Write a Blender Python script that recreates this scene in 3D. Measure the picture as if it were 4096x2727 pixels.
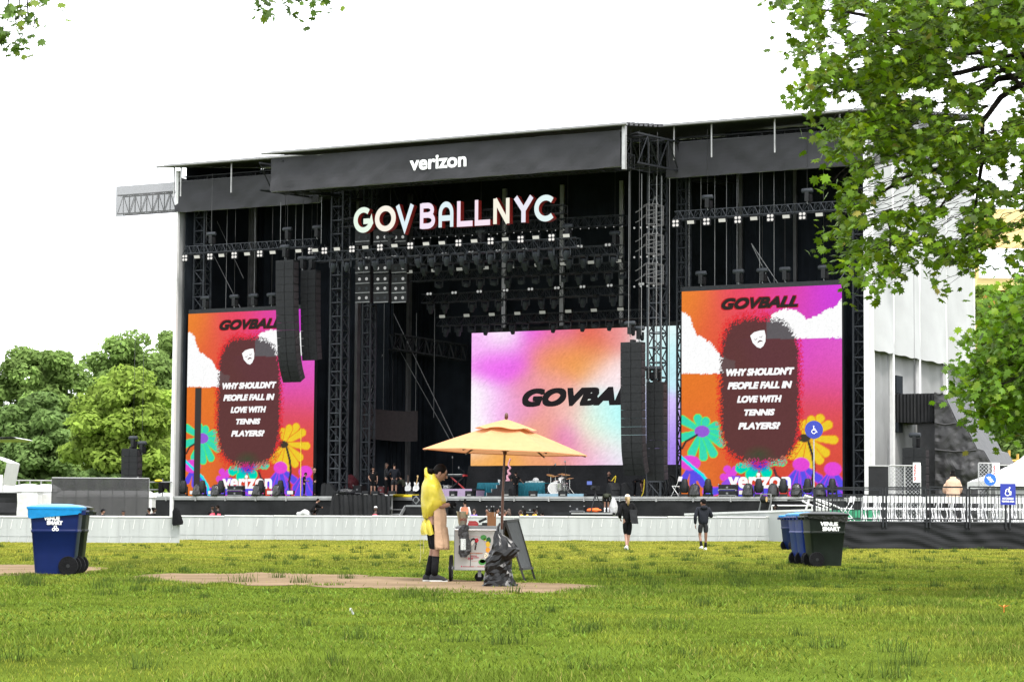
import bpy, bmesh, math, random
import numpy as np
from mathutils import Vector, Matrix
R = math.radians
rnd = random.Random(11)
nrs = np.random.RandomState(5)
for o in list(bpy.data.objects): bpy.data.objects.remove(o)
sc = bpy.context.scene
COL = sc.collection
# ------------------------------------------------------------------ camera, sky, sun, exposure
F, CX, CY, CAMZ = 9392., 2048., 1363.5, .82            # focal length and centre in photo pixels, eye height
PITCH, ROLL = math.atan(732.3/F), .0072
cd = bpy.data.cameras.new('camera'); cam = bpy.data.objects.new('camera', cd); COL.objects.link(cam)
cd.sensor_width = 36; cd.lens = F/4096*36; cd.clip_end = 5000; cd.clip_start = .1
CM = Matrix.Translation((0, 0, CAMZ)) @ Matrix.Rotation(R(90)+PITCH, 4, 'X') @ Matrix.Rotation(ROLL, 4, 'Z')
cam.matrix_world = CM
sc.camera = cam
EXPO = 1.7
sc.view_settings.view_transform = 'Standard'; sc.view_settings.look = 'None'
sc.view_settings.exposure = EXPO; sc.view_settings.gamma = 1; sc.view_settings.use_curve_mapping = False
SUN_EL, SUN_AZ = R(58), R(150)                          # azimuth clockwise from +Y: behind and right of the camera
w = bpy.data.worlds.new('World'); sc.world = w; w.use_nodes = True
nt = w.node_tree; bg = nt.nodes['Background']
sky = nt.nodes.new('ShaderNodeTexSky'); sky.sky_type = 'NISHITA'; sky.sun_disc = False
sky.sun_elevation = SUN_EL; sky.sun_rotation = SUN_AZ; sky.dust_density = 4; sky.ozone_density = 1
mx = nt.nodes.new('ShaderNodeMixRGB'); mx.inputs[0].default_value = .86
mx.inputs[2].default_value = (9.3, 9.5, 9.7, 1)         # even overcast cloud layer
nt.links.new(sky.outputs[0], mx.inputs[1]); nt.links.new(mx.outputs[0], bg.inputs[0])
bg.inputs[1].default_value = .105
sl = bpy.data.lights.new('sun', 'SUN'); sl.energy = 1.5; sl.angle = R(11); sl.color = (1, .96, .9)
so = bpy.data.objects.new('sun', sl); COL.objects.link(so)
sd = Vector((math.sin(SUN_AZ)*math.cos(SUN_EL), math.cos(SUN_AZ)*math.cos(SUN_EL), math.sin(SUN_EL)))
so.rotation_euler = sd.to_track_quat('Z', 'Y').to_euler(); so.location = (0, 0, 60)
sc.cycles.max_bounces = 6; sc.cycles.transparent_max_bounces = 12
sc.cycles.use_denoising = True
SCR = 2**-EXPO
# ------------------------------------------------------------------ places: photo pixel -> world
M3 = CM.to_3x3(); CP = Vector((0, 0, CAMZ))
def ray(px, py): return M3 @ Vector(((px-CX)/F, -(py-CY)/F, -1))
def P(px, py, Y):
    d = ray(px, py); return CP + d*(Y/d.y)
TILT = .005
def gz(x, y=0): return TILT*x
def G(px, py):
    d = ray(px, py); return CP + d*(-CAMZ/(d.z-TILT*d.x))
def GX(px, Y):
    d = ray(px, 2100); x = d.x/d.y*Y; return Vector((x, Y, gz(x)))
D = 1.7393
TH = math.atan(.54); SY0 = 142.4
UD, WD = Vector((math.cos(TH), -math.sin(TH), 0)), Vector((math.sin(TH), math.cos(TH), 0))
SO = Vector((0, SY0, 0))
SM = Matrix(((UD.x, WD.x, 0, SO.x), (UD.y, WD.y, 0, SO.y), (0, 0, 1, 0), (0, 0, 0, 1)))
def S(px, py, w=0.):                                   # stage coordinates (u along the front, w depth, z) on the plane w
    d = ray(px, py); t = (w+(SO-CP).dot(WD))/d.dot(WD); p = CP+d*t
    return Vector(((p-SO).dot(UD), w, p.z))
def SU(px, py, u):                                     # the same on a plane across the stage
    d = ray(px, py); t = (u+(SO-CP).dot(UD))/d.dot(UD); p = CP+d*t
    return Vector((u, (p-SO).dot(WD), p.z))
# ------------------------------------------------------------------ mesh helpers
class MB:
    def __init__(s): s.v = []; s.f = []; s.c = []; s.mi = []; s.cur = None; s.m = 0
    def add(s, vs, fs):
        o = len(s.v); s.v += [Vector(q) for q in vs]
        s.f += [tuple(i+o for i in f) for f in fs]; s.mi += [s.m]*len(fs)
        s.c += [s.cur]*len(vs); return s
    def bx(s, x0, x1, y0, y1, z0, z1):
        return s.add([(x0,y0,z0),(x1,y0,z0),(x1,y1,z0),(x0,y1,z0),(x0,y0,z1),(x1,y0,z1),(x1,y1,z1),(x0,y1,z1)],
                     [(0,3,2,1),(4,5,6,7),(0,1,5,4),(1,2,6,5),(2,3,7,6),(3,0,4,7)])
    def box(s, c, sz, rot=None):
        hx, hy, hz = sz[0]/2, sz[1]/2, sz[2]/2; c = Vector(c)
        vs = [Vector(q) for q in [(-hx,-hy,-hz),(hx,-hy,-hz),(hx,hy,-hz),(-hx,hy,-hz),(-hx,-hy,hz),(hx,-hy,hz),(hx,hy,hz),(-hx,hy,hz)]]
        if rot is not None: vs = [rot @ q for q in vs]
        return s.add([c+q for q in vs], [(0,3,2,1),(4,5,6,7),(0,1,5,4),(1,2,6,5),(2,3,7,6),(3,0,4,7)])
    def beam(s, a, b, wd, ht=None, up=(0, 0, 1)):
        a, b = Vector(a), Vector(b); d = (b-a); L = d.length
        if L < 1e-6: return s
        d /= L; up = Vector(up)
        if abs(d.dot(up)) > .98: up = Vector((0, 1, 0))
        x = d.cross(up).normalized(); y = x.cross(d)
        return s.box((a+b)/2, (wd, L, ht or wd), Matrix((x, d, y)).transposed())
    def tube(s, pts, r, n=6, caps=True):
        pts = [Vector(q) for q in pts]; m = len(pts)
        rr = r if isinstance(r, (list, tuple)) else [r]*m
        vs, fs = [], []; px = None
        for i, q in enumerate(pts):
            d = (pts[min(i+1, m-1)]-pts[max(i-1, 0)]); d = d.normalized() if d.length > 1e-9 else Vector((0,0,1))
            if px is None: px = d.orthogonal().normalized()
            px = px-d*px.dot(d); px = px.normalized() if px.length > 1e-6 else d.orthogonal().normalized()
            py = d.cross(px)
            for k in range(n):
                a = 2*math.pi*k/n; vs.append(q+(px*math.cos(a)+py*math.sin(a))*rr[i])
        for i in range(m-1):
            for k in range(n):
                k2 = (k+1) % n; fs.append((i*n+k, i*n+k2, (i+1)*n+k2, (i+1)*n+k))
        if caps: fs += [tuple(range(n-1, -1, -1)), tuple(range((m-1)*n, m*n))]
        return s.add(vs, fs)
    def cyl(s, a, b, r, n=12): return s.tube([a, b], r, n)
    def loft(s, rings, caps=True, closed=True):
        n = len(rings[0]); vs = [q for r in rings for q in r]; fs = []
        for i in range(len(rings)-1):
            for k in range(n if closed else n-1):
                k2 = (k+1) % n; fs.append((i*n+k, i*n+k2, (i+1)*n+k2, (i+1)*n+k))
        if caps and closed: fs += [tuple(range(n-1, -1, -1)), tuple(range((len(rings)-1)*n, len(rings)*n))]
        return s.add(vs, fs)
    def lathe(s, prof, c=(0, 0, 0), n=16, axis='Z', caps=True):
        c = Vector(c); rings = []
        for r, h in prof:
            ring = []
            for k in range(n):
                a = 2*math.pi*k/n; x, y = r*math.cos(a), r*math.sin(a)
                ring.append(c+(Vector((x, y, h)) if axis == 'Z' else Vector((h, x, y)) if axis == 'X' else Vector((y, h, x))))
            rings.append(ring)
        return s.loft(rings, caps)
    def ball(s, c, r, n=12, m=8, fn=None):
        r = r if isinstance(r, (list, tuple)) else (r, r, r); rings = []
        for i in range(m+1):
            ph = -math.pi/2+math.pi*(.02+.96*i/m); ring = []
            for k in range(n):
                a = 2*math.pi*k/n
                q = Vector((math.cos(a)*math.cos(ph)*r[0], math.sin(a)*math.cos(ph)*r[1], math.sin(ph)*r[2]))
                if fn: q = fn(q)
                ring.append(Vector(c)+q)
            rings.append(ring)
        return s.loft(rings)
    def prism(s, pts, fn, d0, d1):                     # closed 2D outline; fn(x, y, depth) -> 3D
        n = len(pts); vs = [fn(x, y, d0) for x, y in pts]+[fn(x, y, d1) for x, y in pts]
        fs = [tuple(range(n)), tuple(range(2*n-1, n-1, -1))]+[(i, i+n, (i+1) % n+n, (i+1) % n) for i in range(n)]
        return s.add(vs, fs)
    def grid(s, fn, nu, nv):                           # open sheet
        vs = [fn(i/nu, j/nv) for j in range(nv+1) for i in range(nu+1)]
        return s.add(vs, [(j*(nu+1)+i, j*(nu+1)+i+1, (j+1)*(nu+1)+i+1, (j+1)*(nu+1)+i) for j in range(nv) for i in range(nu)])
    def slab(s, fn, nu, nv, th):                       # sheet with thickness th (Vector)
        th = Vector(th); s.grid(fn, nu, nv); s.grid(lambda a, b: Vector(fn(a, b))+th, nu, nv)
        o = len(s.v)-2*(nu+1)*(nv+1); q = (nu+1)*(nv+1)
        edge = [i for i in range(nu+1)]+[j*(nu+1)+nu for j in range(1, nv+1)]+[nv*(nu+1)+i for i in range(nu-1, -1, -1)]+[j*(nu+1) for j in range(nv-1, 0, -1)]
        for a, b in zip(edge, edge[1:]+edge[:1]): s.f.append((o+a, o+b, o+b+q, o+a+q)); s.mi.append(s.m)
        return s
    def truss(s, a, b, sz, bays, r=.03, tri=False, n=4, up=(0, 0, 1), szv=None):
        a, b = Vector(a), Vector(b); d = (b-a).normalized(); up = Vector(up)
        if abs(d.dot(up)) > .95: up = Vector((0, 1, 0))
        x = d.cross(up).normalized(); y = x.cross(d); h = sz/2; hv = (szv or sz)/2
        cs = [-x*h-y*hv, x*h-y*hv, x*h+y*hv, -x*h+y*hv] if not tri else [-x*h-y*hv, x*h-y*hv, y*hv]
        for c in cs: s.tube([a+c, b+c], r, n)
        m = len(cs)
        for k in range(m):
            p, q = cs[k], cs[(k+1) % m]
            for i in range(bays):
                t0, t1 = i/bays, (i+1)/bays
                if i % 2: p, q = q, p
                s.tube([a.lerp(b, t0)+p, a.lerp(b, t1)+q], r*.6, 3)
                if i % 2: p, q = q, p
                s.tube([a.lerp(b, t1)+p, a.lerp(b, t1)+q], r*.6, 3)
        return s
    def xf(s, M):
        s.v = [M @ q for q in s.v]; return s
    def join(s, o, M=None):
        k = len(s.v); s.v += [(M @ q if M else q) for q in o.v]
        s.f += [tuple(i+k for i in f) for f in o.f]; s.mi += o.mi; s.c += o.c; return s
    def mesh(s, name, smooth=False, off=None, fix=True):
        me = bpy.data.meshes.new(name)
        me.from_pydata([tuple(q-off if off is not None else q) for q in s.v], [], s.f)
        if any(s.mi): me.polygons.foreach_set('material_index', s.mi)
        if any(c is not None for c in s.c):
            at = me.color_attributes.new('Col', 'FLOAT_COLOR', 'POINT')
            at.data.foreach_set('color', [x for c in s.c for x in (tuple(c)+(1,) if c is not None else (0, 0, 0, 1))])
        if fix:
            bm = bmesh.new(); bm.from_mesh(me); bmesh.ops.recalc_face_normals(bm, faces=bm.faces); bm.to_mesh(me); bm.free()
        if smooth:
            me.polygons.foreach_set('use_smooth', [True]*len(me.polygons))
            if smooth != 2: me.set_sharp_from_angle(angle=R(40))
        return me
SPACE = {'W': Matrix(), 'S': SM}
def settag(o, label=None, cat=None, group=None, kind=None):
    if label: o['label'] = label
    if cat: o['category'] = cat
    if group: o['group'] = group
    if kind: o['kind'] = kind
    return o
def mats(o, m):
    for q in (m if isinstance(m, (list, tuple)) else [m]): o.data.materials.append(q)
class T:                                               # one thing: an Empty that parents its parts
    def __init__(s, name, label, cat, base=(0, 0, 0), space='W', rot=0, group=None, M=None):
        s.o = bpy.data.objects.new(name, None); COL.objects.link(s.o); s.o.empty_display_size = .2
        s.base = Vector(base); s.o.matrix_world = M if M is not None else SPACE[space] @ Matrix.Translation(s.base) @ Matrix.Rotation(rot, 4, 'Z')
        settag(s.o, label, cat, group)
    def part(s, name, mb, m, sub=None, local=False, label=None, smooth=False, kind=None):
        me = mb if isinstance(mb, bpy.types.Mesh) else mb.mesh(name, smooth, None if local else s.base)
        o = bpy.data.objects.new(name, me); COL.objects.link(o); mats(o, m); o.parent = sub or s.o
        if label: o['label'] = label
        if kind: o['kind'] = kind
        return o
def solo(name, mb, m, label, cat, base=None, space='W', group=None, kind=None, smooth=False):
    if base is None:
        lo = Vector([min(q[i] for q in mb.v) for i in range(3)]); hi = Vector([max(q[i] for q in mb.v) for i in range(3)])
        base = Vector(((lo.x+hi.x)/2, (lo.y+hi.y)/2, lo.z))
    me = mb.mesh(name, smooth, Vector(base)); o = bpy.data.objects.new(name, me); COL.objects.link(o); mats(o, m)
    o.matrix_world = SPACE[space] @ Matrix.Translation(Vector(base)); settag(o, label, cat, group, kind); return o
def dup(root, M, label=None, group=None):              # copy of a thing with its parts and sub-parts
    r = root.copy(); COL.objects.link(r); r.matrix_world = M
    if label: r['label'] = label
    if group: r['group'] = group
    def rec(a, b):
        for ch in a.children:
            c = ch.copy(); COL.objects.link(c); c.parent = b; rec(ch, c)
    rec(root, r); return r
ORD = ['', 'first', 'second', 'third', 'fourth', 'fifth', 'sixth', 'seventh', 'eighth', 'ninth', 'tenth', 'eleventh', 'twelfth',
       'thirteenth', 'fourteenth', 'fifteenth', 'sixteenth', 'seventeenth', 'eighteenth', 'nineteenth', 'twentieth']
# ------------------------------------------------------------------ materials
def lin(r, g, b):
    return tuple(((c/255)/12.92 if c/255 <= .04045 else ((c/255+.055)/1.055)**2.4) for c in (r, g, b))
def mat(name, col, rough=.6, metal=0., var=.15, scale=6., bump=0., spec=.5, bscale=None, stretch=None, trans=0., alpha=1., coat=0.):
    m = bpy.data.materials.new(name); m.use_nodes = True; t = m.node_tree; b = t.nodes['Principled BSDF']
    N, L = t.nodes.new, t.links.new
    tc = N('ShaderNodeTexCoord'); mp = N('ShaderNodeMapping'); L(tc.outputs['Object'], mp.inputs[0])
    if stretch: mp.inputs['Scale'].default_value = stretch
    no = N('ShaderNodeTexNoise'); no.inputs['Scale'].default_value = scale; no.inputs['Detail'].default_value = 5; L(mp.outputs[0], no.inputs[0])
    cr = N('ShaderNodeValToRGB'); cr.color_ramp.elements[0].position = .3; cr.color_ramp.elements[1].position = .7
    cr.color_ramp.elements[0].color = tuple(c*(1-var) for c in col)+(1,)
    cr.color_ramp.elements[1].color = tuple(min(1, c*(1+var)) for c in col)+(1,)
    L(no.outputs[0], cr.inputs[0]); L(cr.outputs[0], b.inputs['Base Color'])
    b.inputs['Roughness'].default_value = rough; b.inputs['Metallic'].default_value = metal
    b.inputs['Specular IOR Level'].default_value = spec; b.inputs['Coat Weight'].default_value = coat
    if bump:
        n2 = N('ShaderNodeTexNoise'); n2.inputs['Scale'].default_value = bscale or scale*4; n2.inputs['Detail'].default_value = 4
        L(mp.outputs[0], n2.inputs[0]); bu = N('ShaderNodeBump'); bu.inputs['Strength'].default_value = bump; bu.inputs['Distance'].default_value = .05
        L(n2.outputs[0], bu.inputs['Height']); L(bu.outputs[0], b.inputs['Normal'])
    out = t.nodes['Material Output']; last = b.outputs[0]
    if trans:
        tr = N('ShaderNodeBsdfTranslucent'); L(cr.outputs[0], tr.inputs[0]); ms = N('ShaderNodeMixShader'); ms.inputs[0].default_value = trans
        L(last, ms.inputs[1]); L(tr.outputs[0], ms.inputs[2]); last = ms.outputs[0]
    if alpha < 1:
        tp = N('ShaderNodeBsdfTransparent'); ms = N('ShaderNodeMixShader'); ms.inputs[0].default_value = alpha
        L(tp.outputs[0], ms.inputs[1]); L(last, ms.inputs[2]); last = ms.outputs[0]
    L(last, out.inputs[0]); return m
def emit(name, col, st=1.):
    m = bpy.data.materials.new(name); m.use_nodes = True; t = m.node_tree; t.nodes.clear()
    e = t.nodes.new('ShaderNodeEmission'); e.inputs[0].default_value = tuple(col)+(1,); e.inputs[1].default_value = st*SCR
    o = t.nodes.new('ShaderNodeOutputMaterial'); t.links.new(e.outputs[0], o.inputs[0]); m.cycles.emission_sampling = 'NONE'; return m
def attrmat(name, emission=False, rough=.7, trans=0., st=1., spec=.3, var=.0):
    m = bpy.data.materials.new(name); m.use_nodes = True; t = m.node_tree; N, L = t.nodes.new, t.links.new
    b = t.nodes['Principled BSDF']; out = t.nodes['Material Output']
    a = N('ShaderNodeVertexColor'); a.layer_name = 'Col'
    if emission:
        e = N('ShaderNodeEmission'); e.inputs[1].default_value = st*SCR; L(a.outputs[0], e.inputs[0]); L(e.outputs[0], out.inputs[0])
        m.cycles.emission_sampling = 'NONE'; return m
    L(a.outputs[0], b.inputs['Base Color']); b.inputs['Roughness'].default_value = rough; b.inputs['Specular IOR Level'].default_value = spec
    if trans:
        tr = N('ShaderNodeBsdfTranslucent'); L(a.outputs[0], tr.inputs[0]); ms = N('ShaderNodeMixShader'); ms.inputs[0].default_value = trans
        L(b.outputs[0], ms.inputs[1]); L(tr.outputs[0], ms.inputs[2]); L(ms.outputs[0], out.inputs[0])
    return m
M = dict(
    black=mat('black_steel', (.012, .0135, .016), .6, var=.25, spec=.25), drape=mat('black_drape', (.0095, .0125, .017), .9, var=.3, scale=.8, bump=.35, bscale=2, spec=.15),
    scrim=mat('dark_banner', (.035, .035, .039), .8, var=.2, scale=.5, bump=.6, bscale=1.1, spec=.25),
    skirt=mat('black_skirt_cloth', (.014, .0145, .016), .8, var=.3, scale=.8, bump=.6, bscale=1.6, spec=.2),
    steel=mat('grey_steel', (.19, .195, .20), .5, .3, var=.12, scale=3), alu=mat('aluminium', (.33, .33, .33), .45, .4, var=.15, scale=2),
    tgrey=mat('truss_grey', (.026, .030, .036), .6, .0, var=.25, spec=.25), postdim=mat('dull_post', (.085, .085, .088), .7, var=.25, scale=1.2, spec=.2),
    white=mat('white_plastic', (.60, .60, .60), .45, var=.06, scale=3), offwhite=mat('off_white', (.45, .45, .435), .5, var=.1),
    wfab=mat('white_tent_fabric', (.325, .33, .335), .6, var=.08, scale=.5, bump=.5, bscale=.8, spec=.3), gfab=mat('grey_wall_fabric', (.205, .207, .21), .7, var=.1, scale=.5, bump=.5, bscale=1.2, spec=.25),
    roof=mat('roof_sheet', (.06, .06, .066), .6, var=.2), box=mat('flight_case_black', (.011, .012, .0135), .6, var=.3, spec=.25),
    speaker=mat('speaker_black', (.014, .0148, .0165), .75, var=.3, scale=9, spec=.2), spgrey=mat('speaker_side_grey', (.028, .024, .027), .6, var=.25, spec=.25),
    lamp=emit('lamp_glass', (1, .97, .92), .95), strobe=emit('strobe_glass', (.86, .86, .76), .8), strobe2=emit('dim_strobe_glass', (.33, .34, .30), .9), dimlamp=emit('dim_lamp_glass', (.55, .56, .54), .8),
    fence=mat('fence_sheet', (.345, .36, .355), .4, var=.09, scale=1.0, stretch=(2.5, 1, .3), bump=.15, bscale=2, alpha=.94, spec=.5),
    fencerail=mat('fence_rail_white', (.58, .58, .57), .5, var=.08), chain=mat('hoist_chain', (.07, .07, .07), .6),
    chairw=mat('chair_white', (.78, .78, .78), .4, var=.04), teal=mat('teal_cloth', (.004, .11, .15), .8, var=.35, scale=4, stretch=(6, 6, .3)),
    lilac=mat('lilac_panel', (.34, .25, .37), .6, var=.08), paleblue=mat('pale_blue_panel', (.19, .32, .40), .6, var=.1), red=mat('red_plastic', (.35, .012, .015), .4), yellow=mat('yellow_tape', (.6, .45, .005), .6),
    balloon=mat('pink_foil', (.6, .28, .36), .3, var=.1), wood=mat('light_wood', (.30, .15, .05), .5, var=.2), chrome=mat('chrome', (.62, .62, .62), .25, .85, var=.1),
    skin=mat('skin_light', (.27, .145, .10), .55, var=.08, scale=12), skin2=mat('skin_tan', (.165, .08, .052), .55, var=.08, scale=12), skin3=mat('skin_dark', (.07, .035, .024), .5, var=.08, scale=12),
    cblack=mat('cloth_black', (.0065, .0065, .0075), .9, var=.3, scale=10, bump=.2, spec=.12), cgrey=mat('cloth_charcoal', (.022, .0225, .025), .9, var=.25, scale=10, bump=.2, spec=.15), cnavy=mat('cloth_navy', (.0085, .010, .015), .8, var=.3, scale=8, bump=.3, spec=.2),
    olive=mat('cloth_olive', (.03, .034, .023), .85, var=.2, spec=.2), pinkvest=mat('vest_pink', (.60, .07, .12), .7, var=.12), purple=mat('cloth_purple', (.16, .09, .46), .8), cyellow=mat('cloth_yellow', (.58, .31, .008), .8), cwhite=mat('cloth_white', (.5, .5, .5), .8), cred=mat('cloth_red', (.5, .03, .04), .8),
    hdark=mat('hair_dark', (.004, .003, .0026), .7, var=.4, scale=30, spec=.08), hbrown=mat('hair_brown', (.035, .016, .008), .55, var=.3, scale=30), hblond=mat('hair_blond', (.26, .175, .075), .55, var=.3, scale=30),
)
_tcache = {}
def text_flat(s, offset=0., shear=0., space=1.):
    key = (s, offset, shear, space)
    if key in _tcache: return _tcache[key]
    cu = bpy.data.curves.new('t', 'FONT'); cu.body = s; cu.offset = offset; cu.shear = shear; cu.space_character = space; cu.resolution_u = 6; cu.align_x = 'LEFT'
    ob = bpy.data.objects.new('t', cu); COL.objects.link(ob)
    dg = bpy.context.evaluated_depsgraph_get(); me = bpy.data.meshes.new_from_object(ob.evaluated_get(dg))
    vs = np.array([v.co[:2] for v in me.vertices]); fs = [tuple(p.vertices) for p in me.polygons]
    lo, hi = vs.min(0), vs.max(0); vs = (vs-lo)/(hi-lo)
    bpy.data.objects.remove(ob); bpy.data.curves.remove(cu); bpy.data.meshes.remove(me)
    _tcache[key] = (vs, fs); return vs, fs
def text(mb, s, o, X, Y, bold=0., shear=0., space=1., off=.012):   # fits the text into the parallelogram o, o+X, o+Y; bold = extra stroke, in heights
    vs, fs = text_flat(s, off, shear, space); o, X, Y = Vector(o), Vector(X), Vector(Y)
    if not bold: return mb.add([o+X*float(a)+Y*float(b) for a, b in vs], fs)
    n = X.cross(Y).normalized(); k = bold*Y.length; x1 = X*(1-k/X.length); y1 = Y*(1-bold); i = 0
    for sx, sy in ((0, 0), (1, 0), (0, 1), (1, 1), (.5, .5), (.5, 0), (.5, 1), (0, .5), (1, .5)):
        q = o+X.normalized()*k*sx+Y*bold*sy+n*.0012*i*max(.2, Y.length); i += 1
        mb.add([q+x1*float(a)+y1*float(b) for a, b in vs], fs)
    return mb
# ------------------------------------------------------------------ ground, dirt path, lawn
def npmesh(name, V, Fq, C=None):
    me = bpy.data.meshes.new(name); n = len(V); k = Fq.shape[1]
    me.vertices.add(n); me.vertices.foreach_set('co', np.ascontiguousarray(V, 'f4').ravel())
    me.loops.add(Fq.size); me.loops.foreach_set('vertex_index', np.ascontiguousarray(Fq, 'i4').ravel())
    me.polygons.add(len(Fq)); me.polygons.foreach_set('loop_start', np.arange(0, Fq.size, k, dtype='i4'))
    me.update(calc_edges=True)
    if C is not None:
        at = me.color_attributes.new('Col', 'FLOAT_COLOR', 'POINT')
        at.data.foreach_set('color', np.ascontiguousarray(np.c_[C, np.ones(n)], 'f4').ravel())
    return me
def npobj(name, me, m):
    o = bpy.data.objects.new(name, me); COL.objects.link(o); mats(o, m); return o
def inpoly(x, y, poly):
    c = np.zeros(x.shape, bool); n = len(poly)
    for i in range(n):
        x0, y0 = poly[i][0], poly[i][1]; x1, y1 = poly[(i+1) % n][0], poly[(i+1) % n][1]
        if y0 == y1: continue
        c ^= ((y0 > y) != (y1 > y)) & (x < (x1-x0)*(y-y0)/(y1-y0)+x0)
    return c
_vg = {}
def vnoise(x, y, s, seed):                              # smooth 2D value noise, -1..1
    g = _vg.setdefault(seed, None)
    if g is None: g = _vg[seed] = np.random.RandomState(seed).rand(256, 256)
    x, y = np.asarray(x)*s, np.asarray(y)*s
    xi, yi = np.floor(x).astype(int), np.floor(y).astype(int); fx, fy = x-xi, y-yi
    fx, fy = fx*fx*(3-2*fx), fy*fy*(3-2*fy); a = lambda i, j: g[(xi+i) % 256, (yi+j) % 256]
    return ((a(0,0)*(1-fx)+a(1,0)*fx)*(1-fy)+(a(0,1)*(1-fx)+a(1,1)*fx)*fy)*2-1
gm = mat('lawn_soil', (.06, .085, .012), .95, var=.4, scale=.9, bump=.6, bscale=9, spec=0)
xs = [-900, -200, -60, -30, -10, 0, 10, 30, 60, 200, 900]; ys = [-40, 0, 20, 40, 80, 120, 200, 500, 2500]
gb = MB(); gb.add([(x, y, gz(x)) for y in ys for x in xs], [(j*11+i, j*11+i+1, j*11+i+12, j*11+i+11) for j in range(8) for i in range(10)])
g = solo('ground', gb, gm, None, None, (0, 0, 0), kind='structure')
pimg = [[(285,1326),(340,1321),(400,1318),(500,1319),(600,1315),(700,1319),(800,1321),(900,1325),(960,1329),(1050,1333),(1130,1336),(1210,1338),(1300,1341),(1390,1346),
         (1400,1349),(1330,1357),(1290,1364),(1220,1363),(1150,1367),(1070,1363),(1000,1361),(920,1356),(850,1351),(760,1350),(700,1345),(610,1347),(520,1340),(450,1343),(380,1335),(330,1336)],
        [(-90,1297),(60,1298),(150,1301),(230,1303),(252,1308),(205,1318),(120,1322),(-90,1324)]]
dm = mat('dirt', (.175, .127, .083), .95, var=.3, scale=.8, bump=.7, bscale=14, spec=0)
polys = []
pb = MB()
for pl in pimg:
    q = [G(x*D, y*D) for x, y in pl]; out = []
    for i in range(len(q)):                             # ragged edge
        a, b = q[i], q[(i+1) % len(q)]
        for t in (0, .33, .66):
            p = a.lerp(b, t); out.append(Vector((p.x+rnd.uniform(-.07, .07), p.y+rnd.uniform(-.25, .25), 0)))
    polys.append([(p.x, p.y) for p in out])
    pb.add([(p.x, p.y, gz(p.x)+.004) for p in out], [tuple(range(len(out)))])
solo('path', pb, dm, None, None, (0, 30, 0), kind='structure')
def lawn():
    def sample(n, y0, y1, pw, margin=2.6):
        t = nrs.rand(n); e = 2-pw                        # density ~ x-width * Y^-pw
        Y = (y0**e+t*(y1**e-y0**e))**(1/e); X = (nrs.rand(n)*2-1)*(Y*.225+margin); return X, Y
    Vs, Fs, Cs, o = [], [], [], 0
    def add(X, Y, h, wd, lean, C0, C1):
        nonlocal o
        n = len(X); a = nrs.rand(n)*6.283; b = a+1.57+nrs.randn(n)*.5
        dx, dy = np.cos(a)*wd/2, np.sin(a)*wd/2; lx, ly = np.cos(b)*lean*h, np.sin(b)*lean*h; z = TILT*X-.005
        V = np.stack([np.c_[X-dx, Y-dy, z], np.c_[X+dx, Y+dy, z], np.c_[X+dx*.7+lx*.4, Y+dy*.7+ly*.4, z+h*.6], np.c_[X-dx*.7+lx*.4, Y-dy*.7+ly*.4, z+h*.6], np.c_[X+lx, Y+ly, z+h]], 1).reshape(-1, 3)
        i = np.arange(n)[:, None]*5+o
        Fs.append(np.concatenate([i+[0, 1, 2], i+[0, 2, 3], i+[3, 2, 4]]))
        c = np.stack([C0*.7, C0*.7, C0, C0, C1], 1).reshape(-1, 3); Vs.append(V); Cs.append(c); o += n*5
    def clear(X, Y, grow=0):
        k = np.ones(len(X), bool)
        for p in polys: k &= ~inpoly(X+.30*vnoise(X, Y, 1.3, 71)+.15*vnoise(X, Y, 4, 73), Y+.9*vnoise(X, Y, .9, 72)+.5*vnoise(X, Y, 3, 74), p)
        return k
    X, Y = sample(760000, 11.6, 117, 1.28)
    # more blades right at the far lawn are not needed: the sheet carries them
    k = clear(X, Y) | (nrs.rand(len(X)) < .012); X, Y = X[k], Y[k]; n = len(X)
    p1, p2, p3 = vnoise(X, Y, .35, 1), vnoise(X, Y, 1.3, 2), vnoise(X, Y*.45, .9, 3)
    far = np.clip((Y-36)/26, 0, 1)
    base = np.array([.115, .165, .018]); yel = np.array([.32, .295, .045]); dark = np.array([.066, .108, .018])
    t = np.clip(.06+.24*p2+.22*p1, 0, 1)[:, None]*(1-far[:, None])+far[:, None]*np.clip(.72+.4*p3+.25*p2, .1, 1)[:, None]
    C = base*(1-t)+yel*t
    dk = np.clip(p3*1.6-.25+.5*p1, 0, 1)[:, None]*.6; C = C*(1-dk)+dark*dk
    band = (np.exp(-((Y-47)/7)**2)*np.clip(.55+p3*.8+p2*.4, 0, 1))[:, None]*.55; C = C*(1-band)+np.array([.095, .115, .018])*band
    C = C*(1+nrs.randn(n, 1)*.22).clip(.5, 1.6); dry = nrs.rand(n) < .04; C[dry] = np.array([.26, .24, .07])
    h = (.017+.017*nrs.rand(n))*(1+.5*np.clip(p3, -.6, 1)+.25*p2)*(1+.9*dk[:, 0]); wd = .0045*(Y/12)**.85
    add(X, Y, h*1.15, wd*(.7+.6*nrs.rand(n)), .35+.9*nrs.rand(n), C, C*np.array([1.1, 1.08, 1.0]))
    # broad low clover-like leaves
    X, Y = sample(26000, 11.6, 40, 1.2); k = clear(X, Y) & (vnoise(X, Y, .8, 9) > -.1); X, Y = X[k], Y[k]; n = len(X)
    C = np.array([.10, .16, .022])*(1+nrs.randn(n, 1)*.25).clip(.5, 1.5)
    add(X, Y, .022+.02*nrs.rand(n), .014*(Y/12)**.5, 1.0+nrs.rand(n)*.8, C, C*1.15)
    # tufts of taller dark stems
    tx, ty = sample(640, 12, 88, .75); mid = np.abs(ty-40) < 16
    keep = clear(tx, ty) & (mid | (nrs.rand(640) < .45)); tx, ty = tx[keep], ty[keep]
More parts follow.
